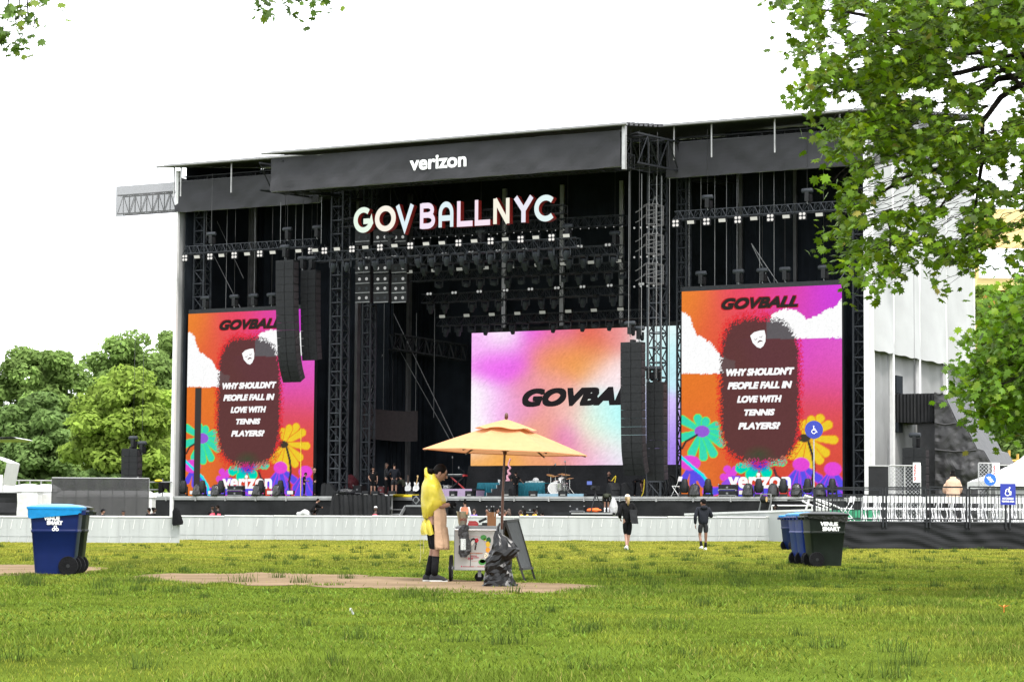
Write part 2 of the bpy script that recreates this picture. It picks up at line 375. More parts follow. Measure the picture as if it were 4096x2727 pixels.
    ex = [G(x*D, y*D) for x, y in [(1500,1345),(1590,1290),(1370,1325),(1240,1322),(1290,1325),(800,1330),(690,1340),(1410,1345),(1680,1310),(1890,1490),(2090,1530),(2065,1500),(825,1470),(1160,1480),(1205,1440),(2050,1560),(1530,1320),(1610,1345),(1700,1330),(1130,1325),(1840,1318),(560,1338),(640,1328),(30,1520),(1420,1330),(1455,1325),(1390,1320),(1750,1300)]]
    tx = np.r_[tx, [p.x for p in ex]]; ty = np.r_[ty, [p.y for p in ex]]
    m = 58; s = (.6+.9*nrs.rand(len(tx))); s[-len(ex):] = 1.35
    X = np.repeat(tx, m); Y = np.repeat(ty, m); ss = np.repeat(s, m); n = len(X)
    X = X+nrs.randn(n)*.042*ss*np.repeat(1+1.2*nrs.rand(len(tx)), m); Y = Y+nrs.randn(n)*.06*ss
    C = np.array([.058, .092, .018])*(1+nrs.randn(n, 1)*.25).clip(.5, 1.6)
    add(X, Y, (.035+.095*nrs.rand(n)**1.3)*ss, .0045*(Y/14)**.7, .15+.5*nrs.rand(n), C, C*np.array([1.15, 1.1, .9]))
    me = npmesh('grass', np.concatenate(Vs), np.concatenate(Fs), np.concatenate(Cs))
    o = npobj('grass', me, attrmat('grass_blades', rough=.8, trans=.3, spec=.05)); settag(o, kind='stuff')
lawn()
# ------------------------------------------------------------------ the stage
UL, UR = -25.3, 22.6                                     # its two front corners
ZD = 2.5                                                 # deck height
st = T('concert_stage', 'huge black festival stage with pitched roof, dark drapes and white fabric side wall', 'stage', (-1.6, 0, 0), 'S')
b = MB().bx(-28.1, 23.2, .02, 20, 2.30, ZD); deck = st.part('deck', b, M['black'])
b = MB().bx(-28.1, 23.2, -.06, .02, 2.36, ZD).bx(-28.1, 23.2, -.03, .02, 2.26, 2.33)
for i in range(22): b.bx(-28.1+i*2.36, -28.02+i*2.36, -.09, .0, 2.2, ZD+.01)
st.part('deck_edge', b, M['alu'], deck)
b = MB().slab(lambda a, c: Vector((-28.1+51.2*a, .05+.07*math.sin(a*140+2*math.sin(a*37))*(1-c)+.05*math.sin(a*61+c*3), 2.28*c)), 260, 6, (0, .03, 0))
st.part('skirt', b, M['skirt'])
EAVE = mat('eave_grey', (.17, .17, .165), .4, .3, var=.1)
# roof: plane rising towards the back, front bay thrust forward
def zr(w): return 24.12+.13*(w+1)
b = MB()
for u0, u1, w0, w1 in [(UL-.6, -14.1, -1, 20), (10.45, UR+1.2, -1, 20), (-14.1, 10.45, -6, 20)]:
    n = 40
    for i in range(n):                                   # ribbed sheet
        a, c = w0+(w1-w0)*i/n, w0+(w1-w0)*(i+.62)/n
        b.add([(u0,a,zr(a)),(u1,a,zr(a)),(u1,c,zr(c)),(u0,c,zr(c)),(u0,a,zr(a)+.12),(u1,a,zr(a)+.12),(u1,c,zr(c)+.12),(u0,c,zr(c)+.12)],
              [(0,3,2,1),(4,5,6,7),(0,1,5,4),(1,2,6,5),(2,3,7,6),(3,0,4,7)])
        d = w0+(w1-w0)*(i+1)/n
        b.add([(u0,c,zr(c)+.1),(u1,c,zr(c)+.1),(u1,d,zr(d)+.1),(u0,d,zr(d)+.1),(u0,c,zr(c)+.2),(u1,c,zr(c)+.2),(u1,d,zr(d)+.2),(u0,d,zr(d)+.2)],
              [(0,3,2,1),(4,5,6,7),(0,1,5,4),(1,2,6,5),(2,3,7,6),(3,0,4,7)])
roof = st.part('roof', b, M['roof'])
for u0, u1, w0 in [(UL-.9, -14.25, -1.1), (10.6, UR+1.4, -1.1), (-14.4, 10.6, -6.1)]:
    b = MB(); z = zr(w0)+.06; n = int((u1-u0)/3.9)+1
    for i in range(n):
        x0, x1 = u0+(u1-u0)*i/n, u0+(u1-u0)*(i+1)/n
        b.cyl((x0, w0, z), (x1-.03, w0, z), .075, 10); b.cyl((x1-.12, w0, z), (x1, w0, z), .095, 10)
    st.part('eave_tube', b, EAVE, roof)
for u in (UL+.1, UL+.65, -20.6, 11.0, 13.4, 17.35, 21.3): st.part('roof_post', MB().cyl((u, -.5, 22.2), (u, -.5, zr(-.5)), .055, 8), M['alu'], roof)
st.part('roof_post', MB().bx(10.13, 10.32, -5.75, -5.5, 21.0, 23.5), M['alu'], roof)
for w0, z in [(1, 23.2), (4, 23.6), (8, 24.0), (12, 24.4)]: st.part('roof_girder', MB().truss((UL, w0, z), (UR, w0, z), .9, 44, .05), M['black'])
for u in (-14.0, 10.2): st.part('roof_girder', MB().truss((u, -5.6, 22.2), (u, 14, 23.2), 1.7, 14, .07), M['black'])
st.part('roof_girder', MB().truss((-14.0, -4.6, 21.6), (10.2, -4.6, 21.6), .8, 26, .05), M['black'])
# corner columns and truss towers
for u, nm in [(UL+.05, 'corner_column'), (UR+.05, 'corner_column')]:
    st.part(nm, MB().bx(u-.11, u+.11, -.11, .11, 0, 24.0), M['white'])
for u, w0, s in [(-13.0, .9, .85), (9.3, .9, .85), (UL+1.0, 1.6, .8), (UR-.75, 1.6, .8), (-12.4, 3.5, .6), (9.9, 3.4, .6)]:
    st.part('truss_tower', MB().truss((u, w0, ZD), (u, w0, 23.6), s, 24, .075), M['tgrey'])
# drapes
def drape(fn, nu=60, nv=10): return MB().slab(fn, nu, nv, (.0, .05, 0))
wob = lambda a: .10*math.sin(a*70+3*math.sin(a*11))
st.part('back_drape', drape(lambda a, c: Vector((-14.5+25.4*a, 14+wob(a), ZD+.02+23.4*c)), 120, 10), M['drape'])
st.part('side_drape', drape(lambda a, c: Vector((UL+.4+11*a, 9+wob(a), ZD+.02+22.8*c)), 60, 10), M['drape'])
st.part('side_drape', drape(lambda a, c: Vector((10.2+12*a, 9+wob(a), ZD+.02+22.8*c)), 60, 10), M['drape'])
for u, w1 in ((-14.2, 14), (10.6, 14)):
    st.part('wing_drape', MB().slab(lambda a, c: Vector((u+wob(a)*.5, 8.9+5.3*a, ZD+.02+(zr(8.9+5.3*a)-ZD-.04)*c)), 30, 4, (.05, 0, 0)), M['drape'])
st.part('outer_drape', MB().slab(lambda a, c: Vector((UL+.35, .5+8.6*a, ZD+.02+(zr(.5+8.6*a)-ZD-.04)*c)), 10, 4, (.05, 0, 0)), M['drape'])
st.part('outer_drape', MB().slab(lambda a, c: Vector((UR-.3, 2.3+7*a, ZD+.02+(zr(2.3+7*a)-ZD-.04)*c)), 10, 4, (.05, 0, 0)), M['drape'])
for px in (820, 938):
    q = SU(px*D, 1500, -14.0); st.part('back_post', MB().bx(-14.05, -13.85, q.y-.2, q.y+.2, ZD+.02, 23.2), M['postdim'])
for px in (1160, 1293, 1430):                            # pale back posts
    u = S(px*D, 1200, 13.7).x
    st.part('back_post', MB().bx(u-.14, u+.14, 13.55, 13.75, ZD+.02, 23.5), M['alu'])
for px in (484, 572):                                    # pleated grey columns of the left bay
    u = S(px*D, 1000, 7.6).x
    st.part('pleated_column', MB().loft([[Vector((u+(.30+.04*(k % 2))*math.cos(k*.2618), 8.0+(.30+.04*(k % 2))*math.sin(k*.2618), z)) for k in range(24)] for z in (ZD+.02, 23)]), M['postdim'])
for px, w0 in ((1704, 8.6), (1829, 8.6), (1580, 8.6)):
    u = S(px*D, 1000, w0).x; st.part('bay_post', MB().bx(u-.1, u+.1, w0-.1, w0+.1, ZD+.02, 23), M['postdim'])
# diagonal guy wires
b = MB()
def wire(p, q, w0, w1=None, r=.025): st.part('guy_wire', MB().tube([S(p[0]*D, p[1]*D, w0), S(q[0]*D, q[1]*D, w0 if w1 is None else w1)], r, 4), M['steel'])
wire((445, 495), (555, 712), 3); wire((495, 500), (560, 640), 4)
wire((880, 815), (838, 948), 9, r=.04); wire((905, 720), (1045, 1010), 9); wire((860, 700), (1040, 1020), 10)
wire((1728, 560), (1852, 745), 2); wire((1730, 565), (1830, 770), 4); wire((1860, 745), (2010, 530), 3)
# dark fabric band and dark low truss at the back left
b = MB().slab(lambda a, c: Vector((-14.1+(S(960*D, 980*D, 8).x+14.1)*a, 8-2.5*(1-a)**2, 6.4-.15*a+2.0*c-.1*math.sin(a*3))), 30, 4, (0, .03, 0))
st.part('fabric_band', b, mat('brown_black_cloth', (.017, .012, .013), .9, var=.3))
b = MB().truss(S(900*D, 785*D, 8), S(1068*D, 812*D, 12), 1.0, 12, .06); st.part('low_truss', b, M['black'])
# right side wall: loose upper fabric over a grey lower one, between posts
pu = [SU(x, 1600, UR).y for x in (3475, 3556, 3662, 3770, 3882)]
for i in range(4):
    w0, w1 = pu[i]+.05, pu[i+1]-.05; b = MB()
    b.slab(lambda a, c: Vector((UR+.25+.45*(1-c)**3*math.sin(math.pi*a)**.6+.05*float(vnoise(w0+a*4+c*2, c*5, .9, 85)), w0+(w1-w0)*a, 10.75-.10*math.sin(math.pi*a)-.03*math.sin(a*19)+(13.2+.13*w0)*c)), 26, 14, (.03, 0, 0))
    st.part('upper_side_fabric', b, M['wfab'])
for i in range(4):
    w0, w1 = pu[i]+.05, pu[i+1]-.35; b = MB()
    b.slab(lambda a, c: Vector((UR+.06+.04*math.sin(a*17+c*9), w0+(w1-w0)*a, 2.6*(i == 0)+.3+11*c)), 20, 10, (.03, 0, 0))
    st.part('lower_side_fabric', b, M['gfab'])
for w0 in pu: st.part('side_post', MB().bx(UR+.02, UR+.3, w0-.16, w0+.16, 0, 24.2), M['white'])
for w0 in pu[1:]: st.part('side_post_channel', MB().bx(UR-.1, UR+.1, w0-.5, w0-.18, 0, 23.8), M['steel'])
for x, y0, y1 in ((3594, 1502, 1572), (3594, 1690, 1728)):
    p, q = SU(x, y0, UR+.3), SU(x, y1, UR+.3); st.part('wall_opening', MB().bx(UR+.14, UR+.30, p.y-.35, p.y+.75, q.z, p.z), M['drape'])
b = MB().slab(lambda a, c: Vector((UL-.05, .3+19.5*a, .2+23.4*c)), 20, 6, (.04, 0, 0)); st.part('left_side_fabric', b, M['wfab'])
# wing truss sticking out on the left, seen through thin scrim; the same on the right
for u0, u1, lab in ((-30.4, UL-.2, 'left'), (UR+.5, 27.6, 'right')):
    t = T('wing_truss', 'lattice wing truss past the %s corner of the stage behind thin grey scrim' % ('white left' if lab == 'left' else 'right'), 'truss', ((u0+u1)/2, .3, 21.3), 'S')
    t.part('lattice', MB().truss((u0+.05, .5, 22.05), (u1, .5, 22.05), .7, 10, .05, szv=1.25), M['black'])
    t.part('scrim', MB().slab(lambda a, c: Vector((u0+(u1-u0)*a, .02, 21.22+2.06*c)), 10, 3, (0, .01, 0)), mat('thin_scrim', (.11, .11, .115), .8, var=.1, alpha=.62))
# banners on the roof edge
def banner(u0, u1, w0, z0, z1, label, txt=False):
    t = T('roof_banner', label, 'banner', ((u0+u1)/2, w0, z0), 'S', group='dark fabric banners along the stage roof')
    t.part('fabric', MB().slab(lambda a, c: Vector((u0+(u1-u0)*a, w0-.02+.10*float(vnoise(40+(u1-u0)*a+c*2.2, 3+c*1.6+a*3, .62, 81))+.05*float(vnoise(60+(u1-u0)*a-c*1.5, c*2.1, 1.5, 82)), z0+(z1-z0)*c-.05*math.sin(a*math.pi*6)**2*(1-c))), 90, 10, (0, .03, 0)), M['scrim'])
    b = MB()
    for z in (z0, z1): b.cyl((u0, w0+.1, z), (u1, w0+.1, z), .035, 6)
    b.cyl((u0, w0+.1, z0), (u0, w0+.1, z1), .05, 6); b.cyl((u1, w0+.1, z0), (u1, w0+.1, z1), .05, 6)
    t.part('hem_tube', b, M['steel'])
    if txt:
        x0, x1 = 1300+591/1.742, 1300+985/1.742
        o = S(x0, 450+407/1.742, w0-.14); X = S(x1, 450+379/1.742, w0-.14)-o; X.z = 0
        b = MB(); text(b, 'verizon', o, X, (0, 0, .83), .05); t.part('lettering', b, emit_white)
emit_white = mat('printed_white', (.85, .85, .85), .5, var=.02)
banner(-13.98, 10.0, -5.6, 21.2, 23.27, 'wide central roof banner with white lowercase lettering', True)
banner(UL-.1, -14.1, 0, 21.25, 23.28, 'plain dark roof banner over the left video screen')
banner(10.32, UR, 0, 21.25, 23.32, 'plain dark roof banner over the right video screen')
# ------------------------------------------------------------------ video screens
def rbf(px, py, pts, s):
    num = np.zeros(px.shape+(3,)); den = np.zeros(px.shape)
    for x, y, c in pts:
        wgt = np.exp(-((px-x)**2+(py-y)**2)/(2*s*s))+1e-9; num += wgt[..., None]*np.array(lin(*c)); den += wgt
    return num/den[..., None]
def over(C, a, col): return C*(1-a[..., None])+np.array(lin(*col))*a[..., None]
def seg(px, py, x0, y0, x1, y1):
    dx, dy = x1-x0, y1-y0; t = np.clip(((px-x0)*dx+(py-y0)*dy)/(dx*dx+dy*dy), 0, 1)
    return np.hypot(px-x0-t*dx, py-y0-t*dy), t
sst = lambda x: np.clip(x, 0, 1)
def petal(C, px, py, x0, y0, x1, y1, wd, col, col2=None, pow=.7):
    d, t = seg(px, py, x0, y0, x1, y1); r = wd*(.25+.75*t**pow); a = sst((r-d)/3+.5)
    if col2: C = over(C, sst((r+6-d)/3+.5), col2)
    return over(C, a, col)
def paint_poster(a, b, bar=False):
    px = 218+a*1122; top, bot = -56-54*a, 1371-12*a; py = top+(bot-top)*(1-b); n = nrs.randn(*px.shape)
    up = rbf(px, py, [(220,0,(238,142,50)),(300,-50,(236,130,55)),(450,100,(226,92,60)),(600,0,(236,75,95)),(650,-60,(235,75,110)),(900,-60,(226,70,150)),(1300,-80,(215,65,225)),(1250,80,(205,70,215)),(1050,60,(220,75,180))], 130)
    lo = rbf(px, py, [(230,600,(232,125,45)),(400,700,(230,118,50)),(1100,300,(222,75,205)),(1300,320,(226,100,215)),(1250,500,(226,85,150)),(1200,800,(222,80,90)),(1300,1000,(222,85,65)),(1250,1350,(212,74,62)),(700,1350,(214,75,55)),(300,1300,(228,122,48)),(260,1000,(228,105,55))], 150)
    line = np.where(px < 600, 520, 272); C = np.where((py < line)[..., None], up, lo)
    jx, jy = px+vnoise(px, py, .04, 21)*9+n*3, py+vnoise(px, py, .04, 22)*9+nrs.randn(*px.shape)*3
    cl = [(200,75),(250,95),(285,140),(312,200),(325,252),(365,262),(420,290),(462,335),(490,385),(600,430),(600,520),(200,522)]
    cr = [(845,135),(860,105),(890,85),(920,65),(960,58),(1000,60),(1030,80),(1060,90),(1090,120),(1110,135),(1150,120),(1210,80),(1260,60),(1300,40),(1350,-20),(1350,266),(820,275)]
    wh = inpoly(jx, jy, cl) & (py < 520) | inpoly(jx, jy, cr) & (py < 272-6*a); C[wh] = lin(255, 255, 255)
    # flowers
    for x, y in ((225,842),(335,830),(392,850),(465,880),(215,965),(292,1070),(375,1095),(445,1072),(485,930),(505,1000)): C = petal(C, px, py, 365, 920, x, y, 27, (60, 218, 182), (90, 240, 90))
    C = over(C, sst((1-np.hypot((px-365)/57, (py-920)/42))*12), (152, 95, 215))
    for x, y in ((1190,822),(1245,866),(1282,970),(1225,1060),(1185,1110),(1112,1150),(1040,1105),(990,1080),(1075,862),(1130,835)): C = petal(C, px, py, 1085, 955, x, y, 29, (240, 205, 50), (235, 130, 45))
    C = over(C, sst((1-np.hypot((px-1080)/46, (py-960)/28))*12), (70, 62, 52))
    for x, y in ((235,1255),(300,1285),(375,1285),(330,1240)): C = petal(C, px, py, 290, 1150, x, y, 25, (95, 80, 230))
    C = over(C, sst((1-np.hypot((px-280)/78, (py-1140)/55))*10), (228, 75, 215))
    for x0, y0, ends in ((1060,1150,((975,1270),(1010,1340),(1075,1345),(1130,1330),(1180,1240),(1090,1290))),(1275,1180,((1195,1300),(1215,1355),(1265,1355),(1310,1350),(1345,1300))),(700,1300,((640,1350),(760,1360),(820,1345),(560,1340),(880,1350),(400,1340)))):
        for x, y in ends: C = petal(C, px, py, x0, y0, x, y, 27, (92, 84, 232), (200, 70, 225))
        if x0 > 900: C = over(C, sst((1-np.hypot((px-x0)/62, (py-y0+8)/50))*10), (230, 75, 215))
    for x, y in ((545,1180),(600,1185),(520,1235),(530,1290),(620,1250)): C = petal(C, px, py, 578, 1235, x, y, 26, (225, 75, 220) if y < 1240 else (150, 85, 230))
    for x, y in ((640,1170),(710,1215),(820,1200),(925,1118),(700,1100),(850,1120)): C = petal(C, px, py, 770, 1120, x, y, 34, (0, 218, 190), (60, 240, 120))
    C = over(C, sst((1-np.hypot((px-770)/95, (py-1130)/80))*2), (45, 65, 215))
    for pl, col, wd in ((((210,1095),(300,1170),(370,1222),(420,1290),(436,1375)), (0, 235, 245), 10), (((1110,985),(1138,1080),(1150,1170),(1135,1250),(1145,1320)), (60, 55, 52), 9), (((870,1170),(890,1225),(930,1250)), (70, 55, 60), 8), (((330,945),(250,990),(222,1040)), (60, 55, 52), 7)):
        for (x0, y0), (x1, y1) in zip(pl, pl[1:]):
            d, t = seg(px, py, x0, y0, x1, y1); C = over(C, sst((wd-d)/3+.5), col)
    # sprayed dark panel with a grainy red rim
    d = (np.abs((px-772)/292)**3.4+np.abs((py-625)/525)**4)**(1/3.6)
    g = nrs.rand(*px.shape)
    C = over(C, np.where((g < sst((1.08-d)/.14)) & ~wh, .75, 0), (226, 40, 48))
    al = np.where(g*.8+.1 < sst((1.0-d)/.13), .96, 0); dk = np.where((py < 272) & (px > 820), 1., 0.)
    C = over(C, al, (88, 60, 60)); C = over(C, al*dk*.8, (96, 97, 101))
    C = over(C, al*sst(.5*(1-np.hypot((px-770)/120, (py-1075)/70))), (20, 90, 50))
    C *= (1+n*.045)[..., None].clip(.8, 1.2)
    if bar: C = over(C, ((a > .068) & (a < .116) & (b < .59)).astype(float), (66, 62, 60))
    return C
def paint_abstract(a, b):
    px, py = 155+a*1560, 60-60*a+(1-b)*(998+55*a)
    C = rbf(px, py, [(200,100,(250,190,250)),(400,80,(255,252,255)),(600,60,(235,90,240)),(800,60,(230,110,160)),(1050,110,(226,98,85)),(1250,60,(236,150,150)),(330,300,(240,110,240)),(450,250,(235,90,235)),(850,230,(240,158,78)),(700,200,(240,150,95)),(1050,250,(240,170,95)),(1200,380,(255,235,240)),(200,560,(255,255,255)),(170,800,(255,255,255)),(350,600,(250,190,250)),(500,620,(236,155,200)),(600,480,(236,152,170)),(750,450,(240,165,150)),(900,620,(246,190,180)),(1100,640,(190,250,250)),(1200,760,(200,255,255)),(1240,700,(170,250,250)),(1050,730,(250,245,205)),(1150,860,(250,240,215)),(880,850,(230,118,200)),(700,760,(240,165,150)),(600,850,(242,170,125)),(400,1000,(245,176,88)),(200,1000,(245,176,92)),(750,1000,(240,166,112)),(1000,960,(240,180,160)),(1080,1000,(245,165,230)),(1220,960,(220,250,250)),(1180,1030,(255,220,250)),(1500,200,(200,250,250)),(1560,700,(220,200,255)),(1500,60,(235,255,255)),(1650,800,(165,130,235)),(1680,300,(200,240,250))], 95)
    return C*(1+nrs.randn(*px.shape)*.05)[..., None].clip(.8, 1.2)
MSCR = attrmat('screen_pixels', emission=True)
def screen(name, label, u0, u1, z0, z1, w0, nu, nv, paint, deco):
    t = T(name, label, 'video screen', ((u0+u1)/2, w0, z0), 'S')
    t.part('cabinet', MB().bx(u0, u1, w0, w0+.35, z0, z1).bx(u0-.03, u1+.03, w0+.05, w0+.4, z1, z1+.28), M['black'])
    a, b = np.meshgrid(np.linspace(0, 1, nu), np.linspace(0, 1, nv)); C = paint(a, b)
    V = np.c_[(u0+(u1-u0)*a).ravel()-t.base.x, np.full(a.size, -.012), (z0+(z1-z0)*b).ravel()-t.base.z]
    i = (np.arange(nv-1)[:, None]*nu+np.arange(nu-1)).ravel()[:, None]; me = npmesh('picture', V, i+[0, 1, nu+1, nu], C.reshape(-1, 3))
    o = t.part('picture', me, MSCR); me.materials.append(MSCR)
    m = MB(); deco(m, w0-.03); t.part('screen_lettering', m, MSCR, o)
    return t
def poster_text(u0, u1, z0, z1):
    def f(m, w):
        def at(x, y):                                   # poster pixel -> screen plane
            a = (x-218)/1122; top, bot = -56-54*a, 1371-12*a; return Vector((u0+(u1-u0)*a, w, z0+(z1-z0)*(bot-y)/(bot-top)))
        def line(s, x0, x1, yb, yt, off=.09, sh=.25, col=(255, 255, 255), dw=0):
            o = at(x0, yb); X = at(x1, yb)-o; X.z = 0; Y = at(x0, yt)-o; Y.x = 0; m.cur = lin(*col); text(m, s, o+Vector((0, dw, 0)), X, Y, off, sh)
        line('GOVBALL', 499, 1046, 76, -12, .17, .35, (190, 35, 45), .004); line('GOVBALL', 503, 1042, 72, -8, .14, .35, (52, 46, 44))
        for s, x0, x1, yb, yt in (("WHY SHOULDN'T", 538, 1015, 535, 484), ('PEOPLE FALL IN', 548, 1000, 627, 578), ('LOVE WITH', 615, 928, 720, 672), ('TENNIS', 665, 880, 809, 765), ('PLAYERS?', 623, 918, 905, 858)): line(s, x0, x1, yb, yt-(yb-yt)*.03, .125)
        line('verizon', 553, 990, 1314, 1206, .06, 0)
        q = [(708,250),(735,226),(775,214),(808,211),(817,250),(815,290),(800,322),(780,338),(755,330),(725,300)]
        m.add([at(x, y) for x, y in q], [tuple(range(len(q)))]); m.cur = lin(94, 64, 64)
        for q in (((736,272),(746,277),(755,270),(758,262),(757,272),(748,281),(738,277)), ((772,256),(782,261),(790,255),(793,247),(793,256),(784,265),(774,261)), ((758,302),(765,288),(778,281),(790,284),(798,293),(786,290),(774,293),(765,299))):
            m.add([at(x, y)+Vector((0, -.01, 0)) for x, y in q], [tuple(range(len(q)))])
    return f
SL, SR = (-24.57, -14.6, 2.53, 14.5), (11.07, 21.02, 2.53, 14.53)
screen('video_screen', 'left video screen showing flowers and white words with a dead dark column', *SL, .5, 175, 210, lambda a, b: paint_poster(a, b, True), poster_text(*SL))
screen('video_screen', 'right video screen showing flowers, clouds and white words on a brown panel', *SR, .5, 175, 210, paint_poster, poster_text(*SR))
SCN = (-8.43, 7.1, 4.43, 13.42)
def abs_text(m, w):
    def at(x, y): a = (x-155)/1560; return Vector((SCN[0]+(SCN[1]-SCN[0])*a, w, SCN[2]+9*(1-(y-60+60*a)/(998+55*a))))
    o = at(540, 605); X = at(1420, 591)-o; X.z = 0; Y = at(540, 470)-o; Y.x = 0
    m.cur = lin(40, 38, 40); text(m, 'GOVBALL', o, X, Y, .14, .35)
screen('video_screen', 'central video screen at the back with soft pink and orange colours behind the umbrella', *SCN, 10, 150, 100, paint_abstract, abs_text)
b = MB().slab(lambda a, c: Vector((-8.3+15.5*a, 9.6-.9*(1-c)+.12*math.sin(a*40+c*5), ZD+.03+2.1*c)), 60, 8, (0, .03, 0))
solo('screen_skirt_cloth', b, M['skirt'], 'black cloth hanging below the central video screen', 'drape', space='S')
# ------------------------------------------------------------------ the big letter sign
def ribbon(mb, pts, wd, fn, d0, d1, closed=False):       # thick stroke extruded from d0 (front, material 0) to d1 (sides, material 1)
    pts = [p for i, p in enumerate(pts) if i == 0 or (Vector(p)-Vector(pts[i-1])).length > 1e-4]
    n = len(pts); L, Rr = [], []
    for i in range(n):
        p = Vector(pts[i]); a = Vector(pts[(i-1) % n]) if (closed or i > 0) else None; c = Vector(pts[(i+1) % n]) if (closed or i < n-1) else None
        t = ((p-a).normalized() if a is not None else Vector((0, 0)))+((c-p).normalized() if c is not None else Vector((0, 0))); t.normalize()
        nn = Vector((-t.y, t.x)); s = 1.
        if a is not None and c is not None: s = 1/max(.45, abs(nn.dot(Vector((-(p-a).y, (p-a).x)).normalized())))
        L.append(p+nn*wd/2*s); Rr.append(p-nn*wd/2*s)
    for i in range(n if closed else n-1):
        j = (i+1) % n; q = [L[i], L[j], Rr[j], Rr[i]]
        mb.m = 0; mb.add([fn(v.x, v.y, d0) for v in q], [(0, 1, 2, 3)])
        mb.m = 1; vs = [fn(v.x, v.y, d0) for v in q]+[fn(v.x, v.y, d1) for v in q]
        mb.add(vs, [(0, 1, 5, 4), (2, 3, 7, 6), (4, 5, 6, 7)]+([(3, 0, 4, 7)] if i == 0 and not closed else [])+([(1, 2, 6, 5)] if i == n-2 and not closed else []))
    mb.m = 0
def arc(cx, cy, rx, ry, a0, a1, n=18): return [(cx+rx*math.cos(R(a0+(a1-a0)*i/n)), cy+ry*math.sin(R(a0+(a1-a0)*i/n))) for i in range(n+1)]
h = .1
LET = {'G': [(arc(.52, .5, .42, .41, 50, 360, 24)+[(.94, .44), (.52, .44)], 0)], 'O': [(arc(.5, .5, .41, .41, 0, 360, 30)[:-1], 1)],
       'V': [([(.06, 1.0), (.5, .06), (.94, 1.0)], 0)], 'B': [([(.12, 0), (.12, 1)], 0), ([(.12, .91), (.5, .91)]+arc(.5, .72, .3, .19, 90, -90, 10)+[(.12, .53)], 0), ([(.5, .53)]+arc(.52, .31, .36, .22, 90, -90, 12)+[(.12, .09)], 0)],
       'A': [([(.12, 0), (.12, .55)]+arc(.5, .55, .38, .36, 180, 0, 16)+[(.88, 0)], 0), ([(.12, .36), (.88, .36)], 0)], 'L': [([(.12, 1), (.12, .09), (1, .09)], 0)],
       'N': [([(.11, 0), (.11, 1)], 0), ([(.89, 0), (.89, 1)], 0), ([(.11, .97), (.89, .03)], 0)], 'Y': [([(.08, 1), (.5, .48), (.92, 1)], 0), ([(.5, .52), (.5, 0)], 0)], 'C': [(arc(.55, .5, .46, .41, 45, 315, 24), 0)]}
WS = -3.0; zb = S(1300+880/1.742, 450+797/1.742, WS).z; zt = S(1300+880/1.742, 450+622/1.742, WS).z
sg = T('letter_sign', 'row of ten pastel block letters with red sides hanging under the central roof', 'letter sign', (-1.9, WS, zb), 'S')
edge = mat('letter_side_red', (.33, .025, .022), .5)
for ch, x0, x1, col in (('G',200,330,(222,255,222)),('O',350,490,(255,243,215)),('V',497,613,(205,240,255)),('B',660,768,(246,214,250)),('A',790,895,(198,240,250)),('L',918,1028,(252,208,245)),('L',1042,1150,(252,212,240)),('N',1172,1285,(253,246,208)),('Y',1315,1450,(224,222,250)),('C',1460,1600,(208,246,246))):
    ua, ub = S(1300+x0/1.742, 900, WS).x, S(1300+x1/1.742, 900, WS).x; mb = MB(); H = zt-zb
    fn = lambda x, y, d: Vector((ua+(ub-ua)*x, WS+d, zb+H*y))
    for k, (pts, cl) in enumerate(LET[ch]): ribbon(mb, pts, .22, fn, -.004*k, .42, cl)
    m1 = emit('letter_face_'+ch.lower(), tuple(.5+.5*q for q in lin(*col)), .97)
    sg.part('letter', mb, [m1, edge])
b = MB(); b.truss((S(1370, 890, WS+.7).x, WS+.75, zb+.75), (S(2260, 830, WS+.7).x, WS+.75, zb+.75), .5, 30, .035)
sg.part('carrying_truss', b, M['black'])
# ------------------------------------------------------------------ rigging: trusses, lamps, hoists, loudspeakers
def blinder():
    t = T('blinder_lamp', 'x', 'stage light', (0, 0, 0), group='four-lamp blinders on the stage trusses')
    t.part('housing', MB().bx(-.23, .23, 0, .16, -.23, .23), M['box'], local=True)
    for x in (-.11, .11):
        for z in (-.11, .11): t.part('lamp', MB().lathe([(.085, -.012), (.085, .005)], (x, 0, z), 12, 'Y'), M['lamp'], local=True)  # glow in the glass stands in for sky reflected by lamps taken as unlit
    t.part('bracket', MB().bx(-.02, .02, .04, .12, .23, .4).bx(-.25, -.23, .04, .12, -.05, .25).bx(.23, .25, .04, .12, -.05, .25), M['black'], local=True)
    return t.o
def twin():
    t = T('twin_lamp', 'x', 'stage light', (0, 0, 0), group='two-lamp lights on the rear trusses')
    t.part('housing', MB().bx(-.24, .24, 0, .14, -.12, .12), M['box'], local=True)
    for x in (-.11, .11): t.part('lamp', MB().lathe([(.085, -.012), (.085, .005)], (x, 0, 0), 12, 'Y'), M['dimlamp'], local=True)
    return t.o
def strobe(name, m):
    t = T(name, 'x', 'stage light', (0, 0, 0), group='rectangular strobe lights on the stage trusses')
    rot = Matrix.Rotation(R(18), 3, 'X')
    t.part('housing', MB().box((0, .12, .02), (.48, .22, .26), rot).bx(-.26, -.24, .05, .12, -.1, .25).bx(.24, .26, .05, .12, -.1, .25), M['box'], local=True)
    t.part('lamp_panel', MB().box((0, 0, -.02), (.42, .02, .19), rot), m, local=True)
    return t.o
